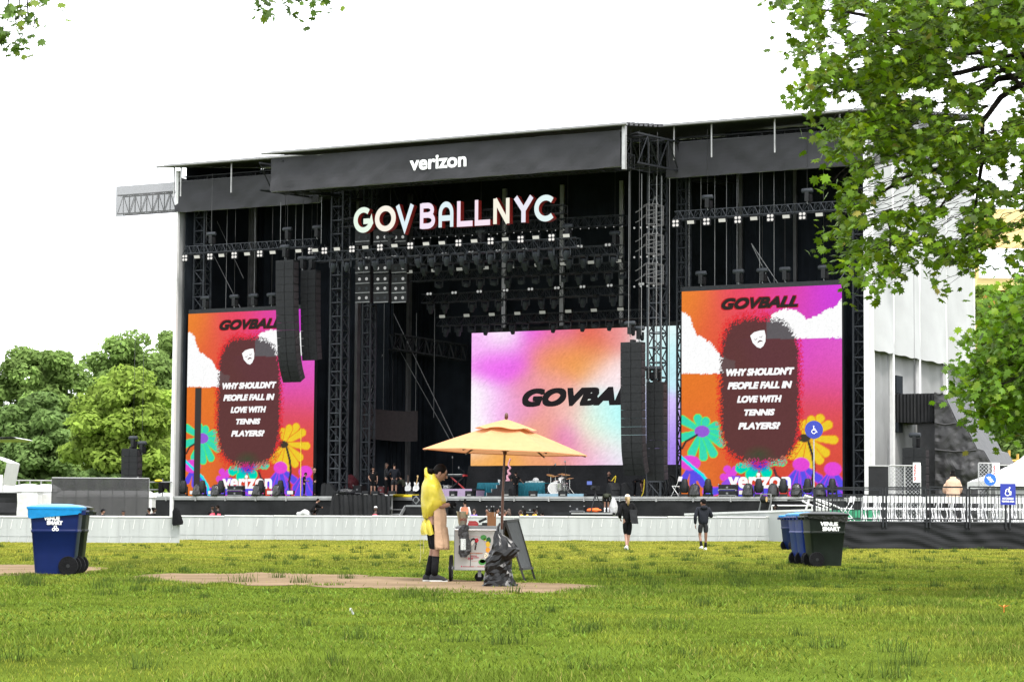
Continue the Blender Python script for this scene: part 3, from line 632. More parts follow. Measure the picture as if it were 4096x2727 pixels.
def mover(face=False):
    t = T('moving_head_light', 'x', 'moving light', (0, 0, 0), group='moving head lights hanging from the trusses')
    t.part('base', MB().bx(-.19, .19, -.12, .12, -.13, .0), M['box'], local=True)
    t.part('yoke', MB().bx(-.27, -.21, -.06, .06, -.5, -.13).bx(.21, .27, -.06, .06, -.5, -.13).bx(-.27, .27, -.06, .06, -.14, -.10), M['tgrey'], local=True)
    rt = Matrix.Translation((0, 0, -.42)) @ Matrix.Rotation(R(20), 4, 'X') @ Matrix.Rotation(R(12), 4, 'Y')
    t.part('head', MB().lathe([(.10, .2), (.17, .15), (.19, -.05), (.16, -.2), (.12, -.36)] if not face else [(.1, .16), (.2, .1), (.22, -.02), (.22, -.12)], (0, 0, 0), 14).xf(rt), M['tgrey'], local=True, smooth=True)
    t.part('lens', MB().lathe([(.10 if not face else .19, -.365 if not face else -.125), (.10 if not face else .19, -.37 if not face else -.13)], (0, 0, 0), 12).xf(rt), M['chrome'], local=True)
    return t.o
def hoist():
    t = T('chain_hoist', 'x', 'chain hoist', (0, 0, 0), group='electric chain hoists above the stage')
    t.part('motor', MB().lathe([(.09, -.34), (.14, -.28), (.14, .28), (.1, .34)], (0, 0, .72), 12, 'X'), M['tgrey'], local=True, smooth=True)
    t.part('gearbox', MB().bx(-.12, .12, -.12, .12, .1, .66), M['box'], local=True)
    t.part('chain_bag', MB().lathe([(.08, -.1), (.12, 0), (.12, .4)], (.2, 0, .1), 8), M['cblack'], local=True)
    t.part('hook', MB().tube([(0, 0, .1), (0, 0, 0), (.05, 0, -.05)], .03, 5), M['steel'], local=True)
    return t.o
PRO = dict(blinder=blinder(), twin=twin(), strobe=strobe('strobe_lamp', M['strobe']), dim=strobe('strobe_lamp', M['strobe2']), mover=mover(), washer=mover(True), hoist=hoist())
used = set()
def place(kind, u, w, z, label, rz=0, sc_=1.):
    Mx = SM @ Matrix.Translation((u, w, z)) @ Matrix.Rotation(rz, 4, 'Z') @ Matrix.Scale(sc_, 4)
    if kind not in used:
        used.add(kind); o = PRO[kind]; o.matrix_world = Mx; o['label'] = label; return o
    return dup(PRO[kind], Mx, label)
def chain_to(o, h):                                      # the hoist's own chain up to the roof
    b = MB().tube([(0, 0, .8), (0, 0, h)], .012, 4); me = b.mesh('chain'); c = bpy.data.objects.new('chain', me); COL.objects.link(c); mats(c, M['chain']); c.parent = o
def hx(u, w, z, label, top=23.6): o = place('hoist', u, w, z, label); chain_to(o, top-z); return o
def C3(x, y): return 1300+x/1.742, 450+y/1.742           # coordinates read in an enlarged crop
def C4(x, y): return 2500+x/1.742, 400+y/1.742
def C2(x, y): return 400+x/1.96, 550+y/1.96
def lighttruss(label, p, q, w, bays, sz=.5, tri=True):
    a, c = S(*p, w), S(*q, w); z = (a.z+c.z)/2; a.z = c.z = z
    t = T('lighting_truss', label, 'lighting truss', ((a.x+c.x)/2, w, z), 'S', group='lighting trusses hanging in the stage')
    t.part('lattice', MB().truss((a.x, w, z), (c.x, w, z), sz, bays, .03, tri), M['tgrey'])
    t.part('power_cable', MB().tube([(a.x+(c.x-a.x)*i/40, w-.02, z-sz/2-.06*abs(math.sin(i*.9))-.03) for i in range(41)], .025, 4), M['black'])
    return z
def rowlabel(n, kind, row): return '%s %s from the left end of the %s' % (ORD[n], kind, row)
# left bay truss
z = lighttruss('grey lighting truss across the left bay above the left video screen', C2(665, 890), C2(1690, 818), -.2, 30)
for i, x in enumerate((665, 862, 1052, 1252, 1452, 1652)): place('blinder', S(*C2(x, 900), -.5).x, -.5, z-.55, rowlabel(i+1, 'four-lamp blinder', 'left bay truss'))
for i, x in enumerate((760, 952, 1153, 1353, 1555)): place('strobe', S(*C2(x, 900), -.5).x, -.5, z-.5, rowlabel(i+1, 'strobe light', 'left bay truss'))
for i, x in enumerate((872, 1468, 1700)): hx(S(*C2(x, 830), -.2).x, -.2, z+.25, rowlabel(i+1, 'chain hoist', 'left bay truss'))
# right bay truss
z = lighttruss('grey lighting truss across the right bay, running behind the sycamore leaves', C4(345, 805), C4(1640, 728), -.2, 34)
for i, x in enumerate((352, 567, 785, 1012, 1235)): place('blinder', S(*C4(x, 830), -.5).x, -.5, z-.5, rowlabel(i+1, 'four-lamp blinder', 'right bay truss'))
for i, x in enumerate((457, 676, 897, 1122, 1353)): place('strobe', S(*C4(x, 830), -.5).x, -.5, z-.47, rowlabel(i+1, 'strobe light', 'right bay truss'))
for i, x in enumerate((575, 1270)): hx(S(*C4(x, 780), -.2).x, -.2, z+.25, rowlabel(i+1, 'chain hoist', 'right bay truss'))
# five rows over the centre of the stage: (label, ends, depth, lamps)
rows = [('front centre truss', (-95, 1005), (1765, 912), -2, 46, [('blinder', (-5, 187, 382, 593, 929, 1153, 1362, 1577), .34, 'four-lamp blinder'), ('strobe', (-70, 82, 280, 483, 703, 813, 1038, 1255, 1468, 1680), .42, 'strobe light'), ('mover', (60, 155, 255, 350, 450, 545, 650, 745, 850, 955, 1055, 1155, 1260, 1365, 1470, 1578, 1682), -.25, 'moving head')]),
        ('second centre truss', (215, 1052), (2070, 958), 1.2, 44, [('twin', (297, 480, 830, 1017, 1207, 1393, 1775, 1970), .28, 'two-lamp light'), ('mover', (305, 410, 510, 690, 785, 880, 985, 1085, 1185, 1290, 1395, 1492, 1597, 1700, 1800, 1905, 2010), -.25, 'moving head')]),
        ('third centre truss', (600, 1142), (2110, 1078), 4, 36, [('dim', (590, 762, 937, 1120, 1297, 1482, 1660, 1853, 2043), .34, 'dim strobe'), ('washer', (795, 985, 1180, 1370, 1470, 1670, 1875, 2075), -.25, 'wash light'), ('mover', (1085, 1275, 1572, 1770, 1975), -.25, 'moving head')]),
        ('fourth centre truss', (685, 1300), (2110, 1233), 6.5, 34, [('twin', (728, 902, 1077, 1260, 1433, 1617, 1795, 1985, 2205), .28, 'two-lamp light'), ('mover', (740, 840, 1030, 1120, 1215, 1400, 1510, 1600, 1800, 1890, 2010), -.25, 'moving head')]),
        ('rear centre truss', (790, 1462), (2240, 1398), 9, 34, [('dim', (820, 990, 1165, 1343, 1517, 1697, 1875, 2060), .34, 'pale strobe'), ('washer', (1027, 1212, 1400, 1693, 1888, 2085), -.25, 'wash light'), ('mover', (850, 935, 1125, 1310, 1595, 1800, 1985), -.25, 'moving head')])]
for row, p, q, w, bays, its in rows:
    z = lighttruss('dark lighting truss of the '+row.replace('truss', 'row')+' of lamps', C3(*p), C3(*q), w, bays, .55, False)
    for kind, xs_, dz, nm in its:
        for i, x in enumerate(xs_): place(kind, S(*C3(x, 1000), w-.35).x, w-.35, z+dz, rowlabel(i+1, nm, row), rnd.uniform(-.5, .5) if kind in ('mover', 'washer') else 0)
    if row.startswith('front'):
        for i, x in enumerate((455, 1085, 1690)): hx(S(*C3(x, 850), w).x, w, z+.3, rowlabel(i+1, 'chain hoist', row))
    if row.startswith('second'): hx(S(*C3(2020, 850), w).x, w, z+.3, 'grey chain hoist at the right end of the second centre truss')
z = lighttruss('thin dark truss with tiny lamps behind the letter sign', C3(610, 815), C3(2090, 775), 2.5, 40, .6, False)
b = MB()
for i in range(26): u = S(*C3(620+i*58, 850), 2.2).x; b.ball((u, 2.2, z-.42), .035, 6, 4)
solo('string_light', b, M['dimlamp'], 'string of tiny white lamps under the thin truss', 'string lights', space='S')
# hoists carrying the video screens
for side, xs_, crop, zt_ in (('left', (825, 1053, 1203, 1345), C2, 14.8), ('right', (530, 790, 957, 1115, 1385), C4, 14.85)):
    for i, x in enumerate(xs_): hx(S(*crop(x, 1260), .6).x, .6, zt_, '%s chain hoist from the left on top of the %s video screen' % (ORD[i+1], side))
# free chains hanging in front of the right tower and in the bays
def chains(label, lst, group=None):
    for i, (x, y0, y1, w) in enumerate(lst):
        a, c = S(x*D, y0*D, w), S(x*D, y1*D, w)
        solo('hanging_chain', MB().tube([a, (a.x, w, c.z)], .016, 4), M['steel'], '%s %s' % (ORD[i+1], label), 'chain', space='S', group='long chains hanging from the roof')
chains('chain from the left hanging beside the hanging light tower', [(1447, 395, 752, -4.2), (1476, 400, 770, -4.0), (1493, 405, 870, -3.2), (1510, 405, 870, -3.0), (1522, 405, 880, -2.5), (1540, 410, 1060, -1.5)])
chains('long chain from the left in the right bay', [(1585, 405, 665, 1), (1612, 405, 660, 1), (1644, 400, 660, 1), (1671, 395, 660, 1.2), (1695, 395, 655, 1.2), (1747, 390, 652, 1.2), (1780, 390, 650, 1.2)])
chains('long chain from the left in the left bay', [(523, 478, 712, 2), (588, 475, 712, 2), (646, 465, 560, -4), (681, 455, 720, 2), (697, 455, 720, 2), (740, 450, 560, -4)])
chains('chain from the left hanging at the back left', [(884, 690, 945, 9), (905, 690, 945, 9), (958, 720, 955, 9.2), (1000, 700, 960, 9.4)])
# loudspeaker columns
def line_array(label, u, w, ztop, n, wd, hts, tilt, right=True, rz=0):
    t = T('line_array', label, 'loudspeaker', (u, w, ztop), 'S', rot=rz, group='hanging loudspeaker columns')
    b = MB().bx(-wd/2, wd/2, 0, .6, .0, .1).bx(-.1, .1, .1, .5, .1, .25); t.part('flying_frame', b, M['box'], local=True)
    x = Vector((0, 0, 0)); ang = 0.
    for i in range(n):
        h = hts(i); ang += tilt(i); rot = Matrix.Rotation(ang, 4, 'X'); mt = Matrix.Translation(x) @ rot
        b = MB().bx(-wd/2, -.03, 0, .1, -h+.012, 0).bx(.03, wd/2, 0, .1, -h+.012, 0).bx(-.03, .03, .03, .1, -h+.012, 0)
        b.bx(-wd/2+.02, wd/2-.02, .1, .62, -h+.012, 0)
        for sx in (-wd/4, wd/4): b.bx(sx-.025, sx+.025, -.006, .0, -h+.05, -h+.075)
        c = t.part('speaker_cabinet', b.xf(mt), M['speaker'], local=True)
        for sx in (-1, 1):
            s = MB().bx(sx*(wd/2-.018), sx*(wd/2+.004), .11, .60, -h+.04, -.02)
            for k in range(3): s.bx(sx*(wd/2+.002), sx*(wd/2+.02), .16+k*.15, .24+k*.15, -h*.78, -h*.25)
            t.part('side_panel', s.xf(mt), M['spgrey'], c, local=True)
        x = mt @ Vector((0, 0, -h))
    return t
jt = lambda n, s: (lambda i: 0 if i == 0 else (.012 if i < n-5 else s))
a = S(2482, 1376, -4); c = S(2564, 1376, -4); wd = c.x-a.x
line_array('tall black loudspeaker column hanging before the right edge of the central screen', (a.x+c.x)/2, -4, a.z, 17, wd, lambda i: .475 if i < 13 else .36, lambda i: (0, .004)[i > 0] if i < 12 else .075)
a = S(2583, 1535, -2.6); line_array('shorter black loudspeaker column hanging just behind the right front one', a.x+.55, -2.6, a.z, 12, 1.05, lambda i: .465, lambda i: (0, .004)[i > 0] if i < 9 else .03)
a = S(1103, 1049, -4); c = S(1173, 1044, -4); wd = c.x-a.x
line_array('tall black loudspeaker column hanging over the left video screen', (a.x+c.x)/2, -4, a.z, 17, wd, lambda i: .475 if i < 13 else .36, lambda i: (0, .012)[i > 0] if i < 12 else .075)
a = S(1203, 1088, -2.6); line_array('black loudspeaker column beside the left tower, behind the left front one', a.x+.55, -2.6, a.z, 12, 1.1, lambda i: .465, lambda i: (0, .008)[i > 0] if i < 9 else .03)
for x, y, w, lab in ((2520, 1350, -3.8, 'left of two chain hoists on the front right loudspeaker column'), (2556, 1370, -3.4, 'right of two chain hoists on the front right loudspeaker column'), (2595, 1530, -2.3, 'left of two hoists on the rear right loudspeaker column'), (2627, 1530, -2.3, 'right of two hoists on the rear right loudspeaker column'),
                     (1139, 1040, -3.8, 'chain hoist on top of the front left loudspeaker column'), (1210, 1085, -2.3, 'left chain hoist on the rear left loudspeaker column'), (1245, 1085, -2.3, 'right chain hoist on the rear left loudspeaker column')):
    p = S(x, y, w); hx(p.x, w, p.z+.1, lab)
# side loudspeakers lowered beside the stage
p = S(296*D, 1102*D, 1.5); line_array('small black loudspeaker stack lowered behind the dark mesh fence left of the stage', p.x, 1.5, 5.6, 6, 1.3, lambda i: .42, lambda i: 0)
hx(p.x, 1.9, 5.7, 'chain hoist above the loudspeaker stack left of the stage', 21.4); hx(p.x+.75, 1.9, 5.35, 'lower of the two hoists above the loudspeaker stack left of the stage', 21.4)
p = SU(3655, 1797, UR+2.2); line_array('black loudspeaker stack standing by the white side wall right of the stage', UR+2.2, p.y, p.z, 8, 1.35, lambda i: .46, lambda i: 0, rz=0)
hx(UR+2.2, p.y+.2, p.z+.1, 'big chain hoist above the loudspeaker stack by the white side wall', 21.4)
# hanging light tower (right) and blinder wall (left)
for k, y in enumerate((820, 938, 1056)):
    w = -1.2; c = S(*(2450+490/3.137, 720+(y-820+120+0)/1), w); p0 = S(2450+430/3.137, 720+(310+370*k)/3.137, w); p1 = S(2450+545/3.137, 720+(548+370*k)/3.137, w)
    t = T('hanging_light_frame', '%s of three grey lattice frames hanging left of the right tower' % ('topmost', 'middle', 'lowest')[k], 'light frame', (p0.x, w, p1.z), 'S', group='stacked light frames by the right tower')
    b = MB(); u0, u1, z0, z1 = p0.x, p1.x, p1.z, p0.z
    for dw in (0, 1.0):
        for u in (u0, u1): b.beam((u, w+dw, z0), (u, w+dw, z1), .06)
        for zz in (z0, z0+.35, z1-.35, z1): b.beam((u0, w+dw, zz), (u1, w+dw, zz), .06)
        b.beam((u0, w+dw, z0+.5), (u1, w+dw, z1-.5), .05)
    for u in (u0, u1):
        for zz in (z0, z1): b.beam((u, w, zz), (u, w+1, zz), .05)
    t.part('lattice_frame', b, M['postdim'])
    for j in range(3):
        for zz in (z1+.05, z0+.6): t.part('light_bar', MB().beam((u0-.25-.45*j, w+.1+j*.4, zz-.10-j*.12), (u0+.12-.45*j, w+.1+j*.4, zz-j*.12+.06), .08, .05), M['postdim'])
    for j in range(4): t.part('lamp', MB().ball((u0-.9+.42*j, w+.2, z0-.15), .06, 8, 6), M['dimlamp'])
    t.part('sling', MB().tube([(u0+.1, w+.5, z1), ((u0+u1)/2, w+.5, z1+.55), (u1-.1, w+.5, z1)], .025, 4), M['steel'])
for k, (y0, y1) in enumerate(((150, 400), (690, 830), (850, 1300))):
    w = .2; q = lambda x, y: S(1400+x/3.92, 880+y/3.92, w)
    t = T('blinder_wall_frame', '%s row of dark frames with round lamps hanging behind the letter G' % ('top', 'middle', 'bottom')[k], 'light frame', (q(480, y1).x, w, q(480, y1).z), 'S', group='hanging lamp wall left of centre')
    for j, (xa, xb) in enumerate(((80, 320), (368, 610), (650, 890))):
        a, c = q(xa, y1), q(xb, y0); c.z += (a.z-q(xa, y1).z); z0, z1 = a.z, a.z+(y1-y0)/3.92/64
        b = MB().bx(a.x, c.x, w, w+.3, z0, z1); fr = t.part('lamp_box', b, M['box'])
        rws = max(1, int((z1-z0)/.55))
        for r in range(rws):
            zz = z0+(z1-z0)*(r+.5)/rws
            for s in (.28, .75): t.part('lamp', MB().lathe([(.1, -.02), (.1, 0)], (a.x+(c.x-a.x)*s, w, zz), 10, 'Y'), M['dimlamp'] if (j+r+k) % 3 or s > .5 and j == 2 else M['tgrey'], fr)
            t.part('light_bar', MB().bx(a.x+.03, c.x-.03, w-.05, w, zz-.30, zz-.24), M['steel'], fr)
# ------------------------------------------------------------------ people
def skinmesh(nodes, edges, root, sub=2):
    ks = list(nodes); me = bpy.data.meshes.new('s'); me.from_pydata([nodes[k][:3] for k in ks], [(ks.index(a), ks.index(b)) for a, b in edges], [])
    ob = bpy.data.objects.new('s', me); COL.objects.link(ob); ob.modifiers.new('s', 'SKIN')
    for i, k in enumerate(ks):
        sv = me.skin_vertices[0].data[i]; r = nodes[k][3:]; sv.radius = (r[0], r[-1]); sv.use_root = (k == root)
    sm = ob.modifiers.new('d', 'SUBSURF'); sm.levels = sub; sm.render_levels = sub
    dg = bpy.context.evaluated_depsgraph_get(); ev = bpy.data.meshes.new_from_object(ob.evaluated_get(dg))
    mb = MB(); mb.add([v.co for v in ev.vertices], [tuple(p.vertices) for p in ev.polygons])
    bpy.data.objects.remove(ob); bpy.data.meshes.remove(me); bpy.data.meshes.remove(ev); return mb
J0 = dict(pel=(0,0,.95), wai=(0,0,1.10), che=(0,.01,1.28), nec=(0,0,1.45), hed=(0,.025,1.63),
          shl=(-.18,0,1.41), ell=(-.235,-.03,1.13), wrl=(-.245,.05,.88), shr=(.18,0,1.41), elr=(.235,-.03,1.13), wrr=(.245,.05,.88),
          hil=(-.09,0,.92), knl=(-.10,.025,.50), anl=(-.105,-.01,.09), tol=(-.12,.15,.035), hir=(.09,0,.92), knr=(.10,.025,.50), anr=(.105,-.01,.09), tor=(.12,.15,.035))
RB = dict(pel=(.135,.10), wai=(.12,.085), che=(.14,.10), nec=(.052,.055), hed=(.06,.06), shl=(.06,), ell=(.043,), wrl=(.03,), shr=(.06,), elr=(.043,), wrr=(.03,), hil=(.082,), knl=(.056,), anl=(.034,), tol=(.014,), hir=(.082,), knr=(.056,), anr=(.034,), tor=(.014,))
EB = [('pel','wai'),('wai','che'),('che','nec'),('nec','hed'),('che','shl'),('shl','ell'),('ell','wrl'),('che','shr'),('shr','elr'),('elr','wrr'),('pel','hil'),('hil','knl'),('knl','anl'),('anl','tol'),('pel','hir'),('hir','knr'),('knr','anr'),('anr','tor')]
EYE = mat('eye_dark', (.01, .008, .007), .3)
def hand(mb, el, wr, side, curl=.5, sc_=1.):
    el, wr = Vector(el), Vector(wr); d = (wr-el).normalized(); out = Vector((side, 0, 0)); out = (out-d*out.dot(d)); out = out.normalized() if out.length > .1 else d.orthogonal().normalized()
    f = d.cross(out)*side                                # palm towards the body's front
    if f.y < 0: f = -f
    p = wr+d*.05*sc_; mx = Matrix((f, out, d)).transposed().to_4x4()
    b = MB().ball((0, 0, 0), (.038*sc_, .017*sc_, .05*sc_), 10, 6); mb.join(b, Matrix.Translation(p) @ mx)
    for i, L in enumerate((.068, .078, .072, .056)):
        o = p+f*(.027-.018*i)*sc_+d*.035*sc_; q1 = o+d*L*.45*sc_-out*curl*.012*sc_; q2 = q1+(d*(1-curl*.7)-out*curl*.9).normalized()*L*.35*sc_; q3 = q2+(d*(1-curl*1.5)-out*curl*1.2).normalized()*L*.25*sc_
        mb.tube([o, q1, q2, q3], [.0095*sc_, .009*sc_, .008*sc_, .006*sc_], 6)
    o = p+f*.03*sc_-d*.015*sc_; mb.tube([o, o+(f*.7+d*.6-out*.3).normalized()*.034*sc_, o+(f*.6+d*1.6-out*.7)*.032*sc_], [.012*sc_, .011*sc_, .008*sc_], 6)
def headmesh(mb, c, yaw=0., nod=0.):
    b = MB()
    def fn(q):
        z = q.z/.125; q = q.copy()
        if q.y > 0: q.x *= 1-.22*max(0, -z); q.y *= 1-.10*max(0, -z)
        else: q.y *= 1+.05*z
        return q
    b.ball((0, 0, 0), (.077, .098, .125), 16, 12, fn)
    b.tube([(0, .092, .015), (0, .118, -.022), (0, .095, -.032)], [.010, .015, .010], 6)
    b.ball((0, .088, -.062), (.026, .014, .011), 8, 4)
    for s in (-1, 1): b.ball((s*.078, -.005, -.008), (.012, .024, .034), 8, 6)
    b.m = 1
    for s in (-1, 1): b.ball((s*.03, .089, .012), (.013, .010, .008), 8, 5); b.tube([(s*.014, .096, .032), (s*.046, .085, .032)], .005, 4)
    b.m = 0; mb.join(b, Matrix.Translation(c) @ Matrix.Rotation(yaw, 4, 'Z') @ Matrix.Rotation(nod, 4, 'X'))
SHOE = {}
def person(label, Mx, h=1.75, pose=None, skin='skin', top=('cblack', 'short'), bottom=('cblack', 'long'), shoes='cblack', hair=('hdark', 'short'), cap=None, socks=None, yaw=0, nod=0, vest=None, group=None, curl=.5, fat=1., sub=2, extra=None, gloves=None):
    j = dict(J0); j.update(pose or {}); k = h/1.75; j = {n: tuple(c*k for c in v) for n, v in j.items()}
    t = T('person', label, 'person', group=group, M=Mx)
    V = lambda n: Vector(j[n])
    body = skinmesh({n: j[n]+tuple(r*k*(fat if n in ('pel','wai','che') else 1) for r in RB[n]) for n in j}, EB, 'pel', sub)
    hd = V('hed')+(V('hed')-V('nec')).normalized()*.0
    headmesh(body, hd, yaw, nod)
    hm = MB()
    for s, a, c in ((-1, 'ell', 'wrl'), (1, 'elr', 'wrr')): hand(hm if gloves else body, j[a], j[c], s, curl, 1.)
    t.part('body', body, [M[skin], EYE], local=True, smooth=2)
    if gloves: t.part('gloves', hm, M[gloves], local=True, smooth=2)
    HM = Matrix.Translation(hd) @ Matrix.Rotation(yaw, 4, 'Z') @ Matrix.Rotation(nod, 4, 'X')
    def sk(names, edges, r, root): return skinmesh({n: names[n]+tuple(q*k for q in r[n]) for n in names}, edges, root, sub)
    mid = lambda a, c, s: tuple(V(a).lerp(V(c), s))
    # top
    f = fat; names = dict(hip=mid('pel', 'wai', -.75), wai=j['wai'], che=j['che'], col=mid('che', 'nec', .78), shl=j['shl'], shr=j['shr'])
    r = dict(hip=(.165*f,.13*f), wai=(.155*f,.12*f), che=(.165*f,.128*f), col=(.075,.072), shl=(.083,), shr=(.083,)); e = [('hip','wai'),('wai','che'),('che','col'),('che','shl'),('che','shr')]
    for s, en, wn in (('l', 'ell', 'wrl'), ('r', 'elr', 'wrr')):
        if top[1] == 'short': names['e'+s] = mid('sh'+s, en, .72); r['e'+s] = (.07,); e.append(('sh'+s, 'e'+s))
        elif top[1] == 'long': names['e'+s] = j[en]; r['e'+s] = (.066,); names['w'+s] = mid(en, wn, .93); r['w'+s] = (.05,); e += [('sh'+s, 'e'+s), ('e'+s, 'w'+s)]
    t.part('shirt' if top[1] != 'long' else 'jacket', sk(names, e, r, 'che'), M[top[0]], local=True, smooth=2)
    if vest:
        n2 = {n: names[n] for n in ('hip','wai','che','col','shl','shr')}; r2 = {n: tuple(q+.02 for q in r[n]) for n in n2}; n2['shl'] = mid('che', 'shl', .8); n2['shr'] = mid('che', 'shr', .8)
        t.part('vest', sk(n2, e[:5], r2, 'che'), M[vest], local=True, smooth=2)
    # bottom
    fr = {'long': .97, 'short': .82, 'knee': 1.1}[bottom[1]]; names = dict(wai=mid('pel', 'wai', .35), pel=j['pel']); r = dict(wai=(.135*f,.105*f), pel=(.152*f,.118*f)); e = [('wai','pel')]
    for s in 'lr':
        names['h'+s] = j['hi'+s]; r['h'+s] = (.10,); e.append(('pel', 'h'+s))
        if bottom[1] == 'long': names['k'+s] = j['kn'+s]; names['a'+s] = mid('kn'+s, 'an'+s, .93); r['k'+s] = (.073,); r['a'+s] = (.062,); e += [('h'+s, 'k'+s), ('k'+s, 'a'+s)]
        else: names['k'+s] = mid('hi'+s, 'kn'+s, fr); r['k'+s] = (.088 if bottom[1] == 'short' else .072,); e.append(('h'+s, 'k'+s))
    t.part('trousers' if bottom[1] == 'long' else 'shorts', sk(names, e, r, 'pel'), M[bottom[0]], local=True, smooth=2)
    for s in 'lr':
        a, q = V('an'+s), V('to'+s); dr = (q-a); dr.z = 0; dr = dr.normalized() if dr.length > .01 else Vector((0, 1, 0)); base = a.copy(); base.z = max(0, a.z-.09*k)
        sd_ = Vector((dr.y, -dr.x, 0)); rings = []
        for y, wd, hh in ((-.075, .028, .06), (-.06, .036, .10), (0, .04, .122), (.06, .044, .10), (.13, .046, .072), (.175, .034, .04), (.19, .015, .03)):
            rings.append([base+dr*y*k+sd_*(math.cos(g)*wd*k)+Vector((0, 0, max(0, (hh/2+math.sin(g)*hh/2)*k))) for g in [2*math.pi*i/10 for i in range(10)]])
        t.part('shoe', MB().loft(rings), M[shoes], local=True, smooth=2)
        if socks:
            a2 = V('kn'+s).lerp(a, .55 if socks[1] == 'mid' else .28); t.part('sock', MB().tube([a2, V('kn'+s).lerp(a, .8), a], [.053*k if socks[1] != 'mid' else .048*k, .05*k, .045*k], 10), M[socks[0]], local=True, smooth=2)
    # hair, cap
    if hair:
        b = MB().ball((0, -.012, .028), (.084, .098, .112), 16, 10, lambda q: Vector((q.x, q.y if q.y < .075 else .075+(q.y-.075)*.4, max(q.z, -.03 if q.y > .03 else -.085))))
        if hair[1] == 'long': b.loft([[Vector((math.cos(g)*rx, cy+math.sin(g)*ry, z)) for g in [2*math.pi*i/12 for i in range(12)]] for z, rx, ry, cy in ((.02, .085, .07, -.03), (-.08, .095, .06, -.05), (-.2, .10, .05, -.065), (-.3, .06, .03, -.06))])
        if hair[1] == 'tail': b.tube([(0, -.09, .03), (0, -.14, .02), (0, -.16, -.06), (0, -.14, -.17), (.0, -.12, -.24)], [.03, .045, .05, .04, .012], 10)
        if hair[1] == 'bun': b.ball((0, -.09, .08), .055, 10, 8)
        if hair[1] == 'topbun': b.ball((0, -.03, .16), (.06, .06, .055), 10, 8)
        t.part('hair', b.xf(HM), M[hair[0]], local=True, smooth=2)
    if cap:
        b = MB().ball((0, -.005, .05), (.088, .105, .088), 16, 8, lambda q: Vector((q.x, q.y, max(q.z, -.01))))
        by = 1 if cap[1] == 'front' else -1
        if cap[1] != 'beanie': b.loft([[Vector((math.cos(g)*.075, by*(.075+math.sin(g)*.085), .045+dz-.02*math.sin(g))) for g in [math.pi*i/8 for i in range(9)]] for dz in (0, .012)], caps=False)
        t.part('cap', b.xf(HM), M[cap[0]], local=True, smooth=2)
    return t
def onstage(px, top, w, face, z=ZD):                     # matrix on the deck at a photo column, with the height that reaches the row 'top'
    p = S(px, top, w); a = S(px, 1985, w); q = SM @ Vector((a.x, w, z)); h = p.z-z
    return Matrix.Translation(q) @ Matrix.Rotation(R(face), 4, 'Z'), h
def onground(px, top, Y, face):
    g0 = GX(px, Y); p = P(px, top, Y); return Matrix.Translation(g0) @ Matrix.Rotation(R(face), 4, 'Z'), p.z-g0.z+.0
def cr(ox, oy, s): return lambda x, y: (ox+x/s, oy+y/s)
K1, K2, K3, K4, K6, K7 = cr(1200, 1840, 4.71), cr(1800, 1820, 4.71), cr(2250, 1820, 3.92), cr(2700, 1900, 3.925), cr(400, 1780, 4.61), cr(700, 1880, 3.925)
CROSS = dict(ell=(-.24,.06,1.15), wrl=(.10,.20,1.18), elr=(.24,.06,1.13), wrr=(-.10,.19,1.14))
FOLD = dict(ell=(-.23,.02,1.14), wrl=(-.12,.25,1.12), elr=(.23,.02,1.14), wrr=(.12,.25,1.12))
BEND = dict(pel=(0,-.05,.93), wai=(0,.08,1.03), che=(0,.28,1.05), nec=(0,.45,.98), hed=(0,.56,.86), shl=(-.19,.36,1.0), ell=(-.23,.42,.72), wrl=(-.18,.46,.46), shr=(.19,.36,1.0), elr=(.23,.42,.72), wrr=(.18,.46,.46))
SQUAT = dict(pel=(0,-.12,.34), wai=(0,-.02,.48), che=(0,.12,.64), nec=(0,.2,.80), hed=(0,.28,.94), shl=(-.18,.14,.75), ell=(-.22,.32,.56), wrl=(-.1,.5,.52), shr=(.18,.14,.75), elr=(.22,.32,.56), wrr=(.1,.5,.52),
             hil=(-.1,-.1,.33), knl=(-.16,.28,.46), anl=(-.13,.02,.09), tol=(-.15,.18,.035), hir=(.1,-.1,.33), knr=(.16,.28,.46), anr=(.13,.02,.09), tor=(.15,.18,.035))
def P2(lab, x, ty, w, face, K, **kw):
    px, py = K(x, ty); m, h = onstage(px, py, w, face); h = kw.pop('h', h); return person(lab, m, h, **kw)
P2('person in dark clothes bowed before the left video screen, handling equipment', 75, 232, -.0+.25, -75, K1, pose=dict(FOLD, hed=(0,.1,1.60), nec=(0,.05,1.44)), hair=('hdark', 'short'), sub=1, nod=-.4)
P2('bald man in a black T-shirt raising one arm before the left video screen', 275, 150, .2, 100, K1, hair=None, pose=dict(ell=(-.42,.12,1.46), wrl=(-.52,.2,1.68)), sub=1)
m, h = onstage(*K1(262, 690), -3.2, -60, 1.25); person('person in black crouching on the low platform before the stage', m, 1.75, pose=SQUAT, top=('cblack', 'long'), sub=1)
P2('stocky man in black cap, T-shirt and shorts facing the field on stage', 1375, 122, 1.2, 175, K1, cap=('cblack', 'front'), bottom=('cblack', 'short'), fat=1.2, shoes='cblack', pose=dict(elr=(.27,.0,1.12), wrr=(.16,.2,.98)), sub=1)
P2('person with long curly brown hair, grey sweater and white shoes on stage', 1615, 48, 1.5, -80, K1, top=('cgrey', 'long'), hair=('hbrown', 'long'), shoes='white', pose=CROSS, sub=1)
P2('person seen from behind in dark hooded jacket and shorts on stage', 1772, 56, 1.3, 10, K1, top=('cnavy', 'long'), bottom=('cgrey', 'short'), cap=('cblack', 'beanie'), pose=dict(ell=(-.33,.03,1.16), wrl=(-.2,.2,1.0), elr=(.33,.03,1.16), wrr=(.2,.2,1.0)), sub=1)
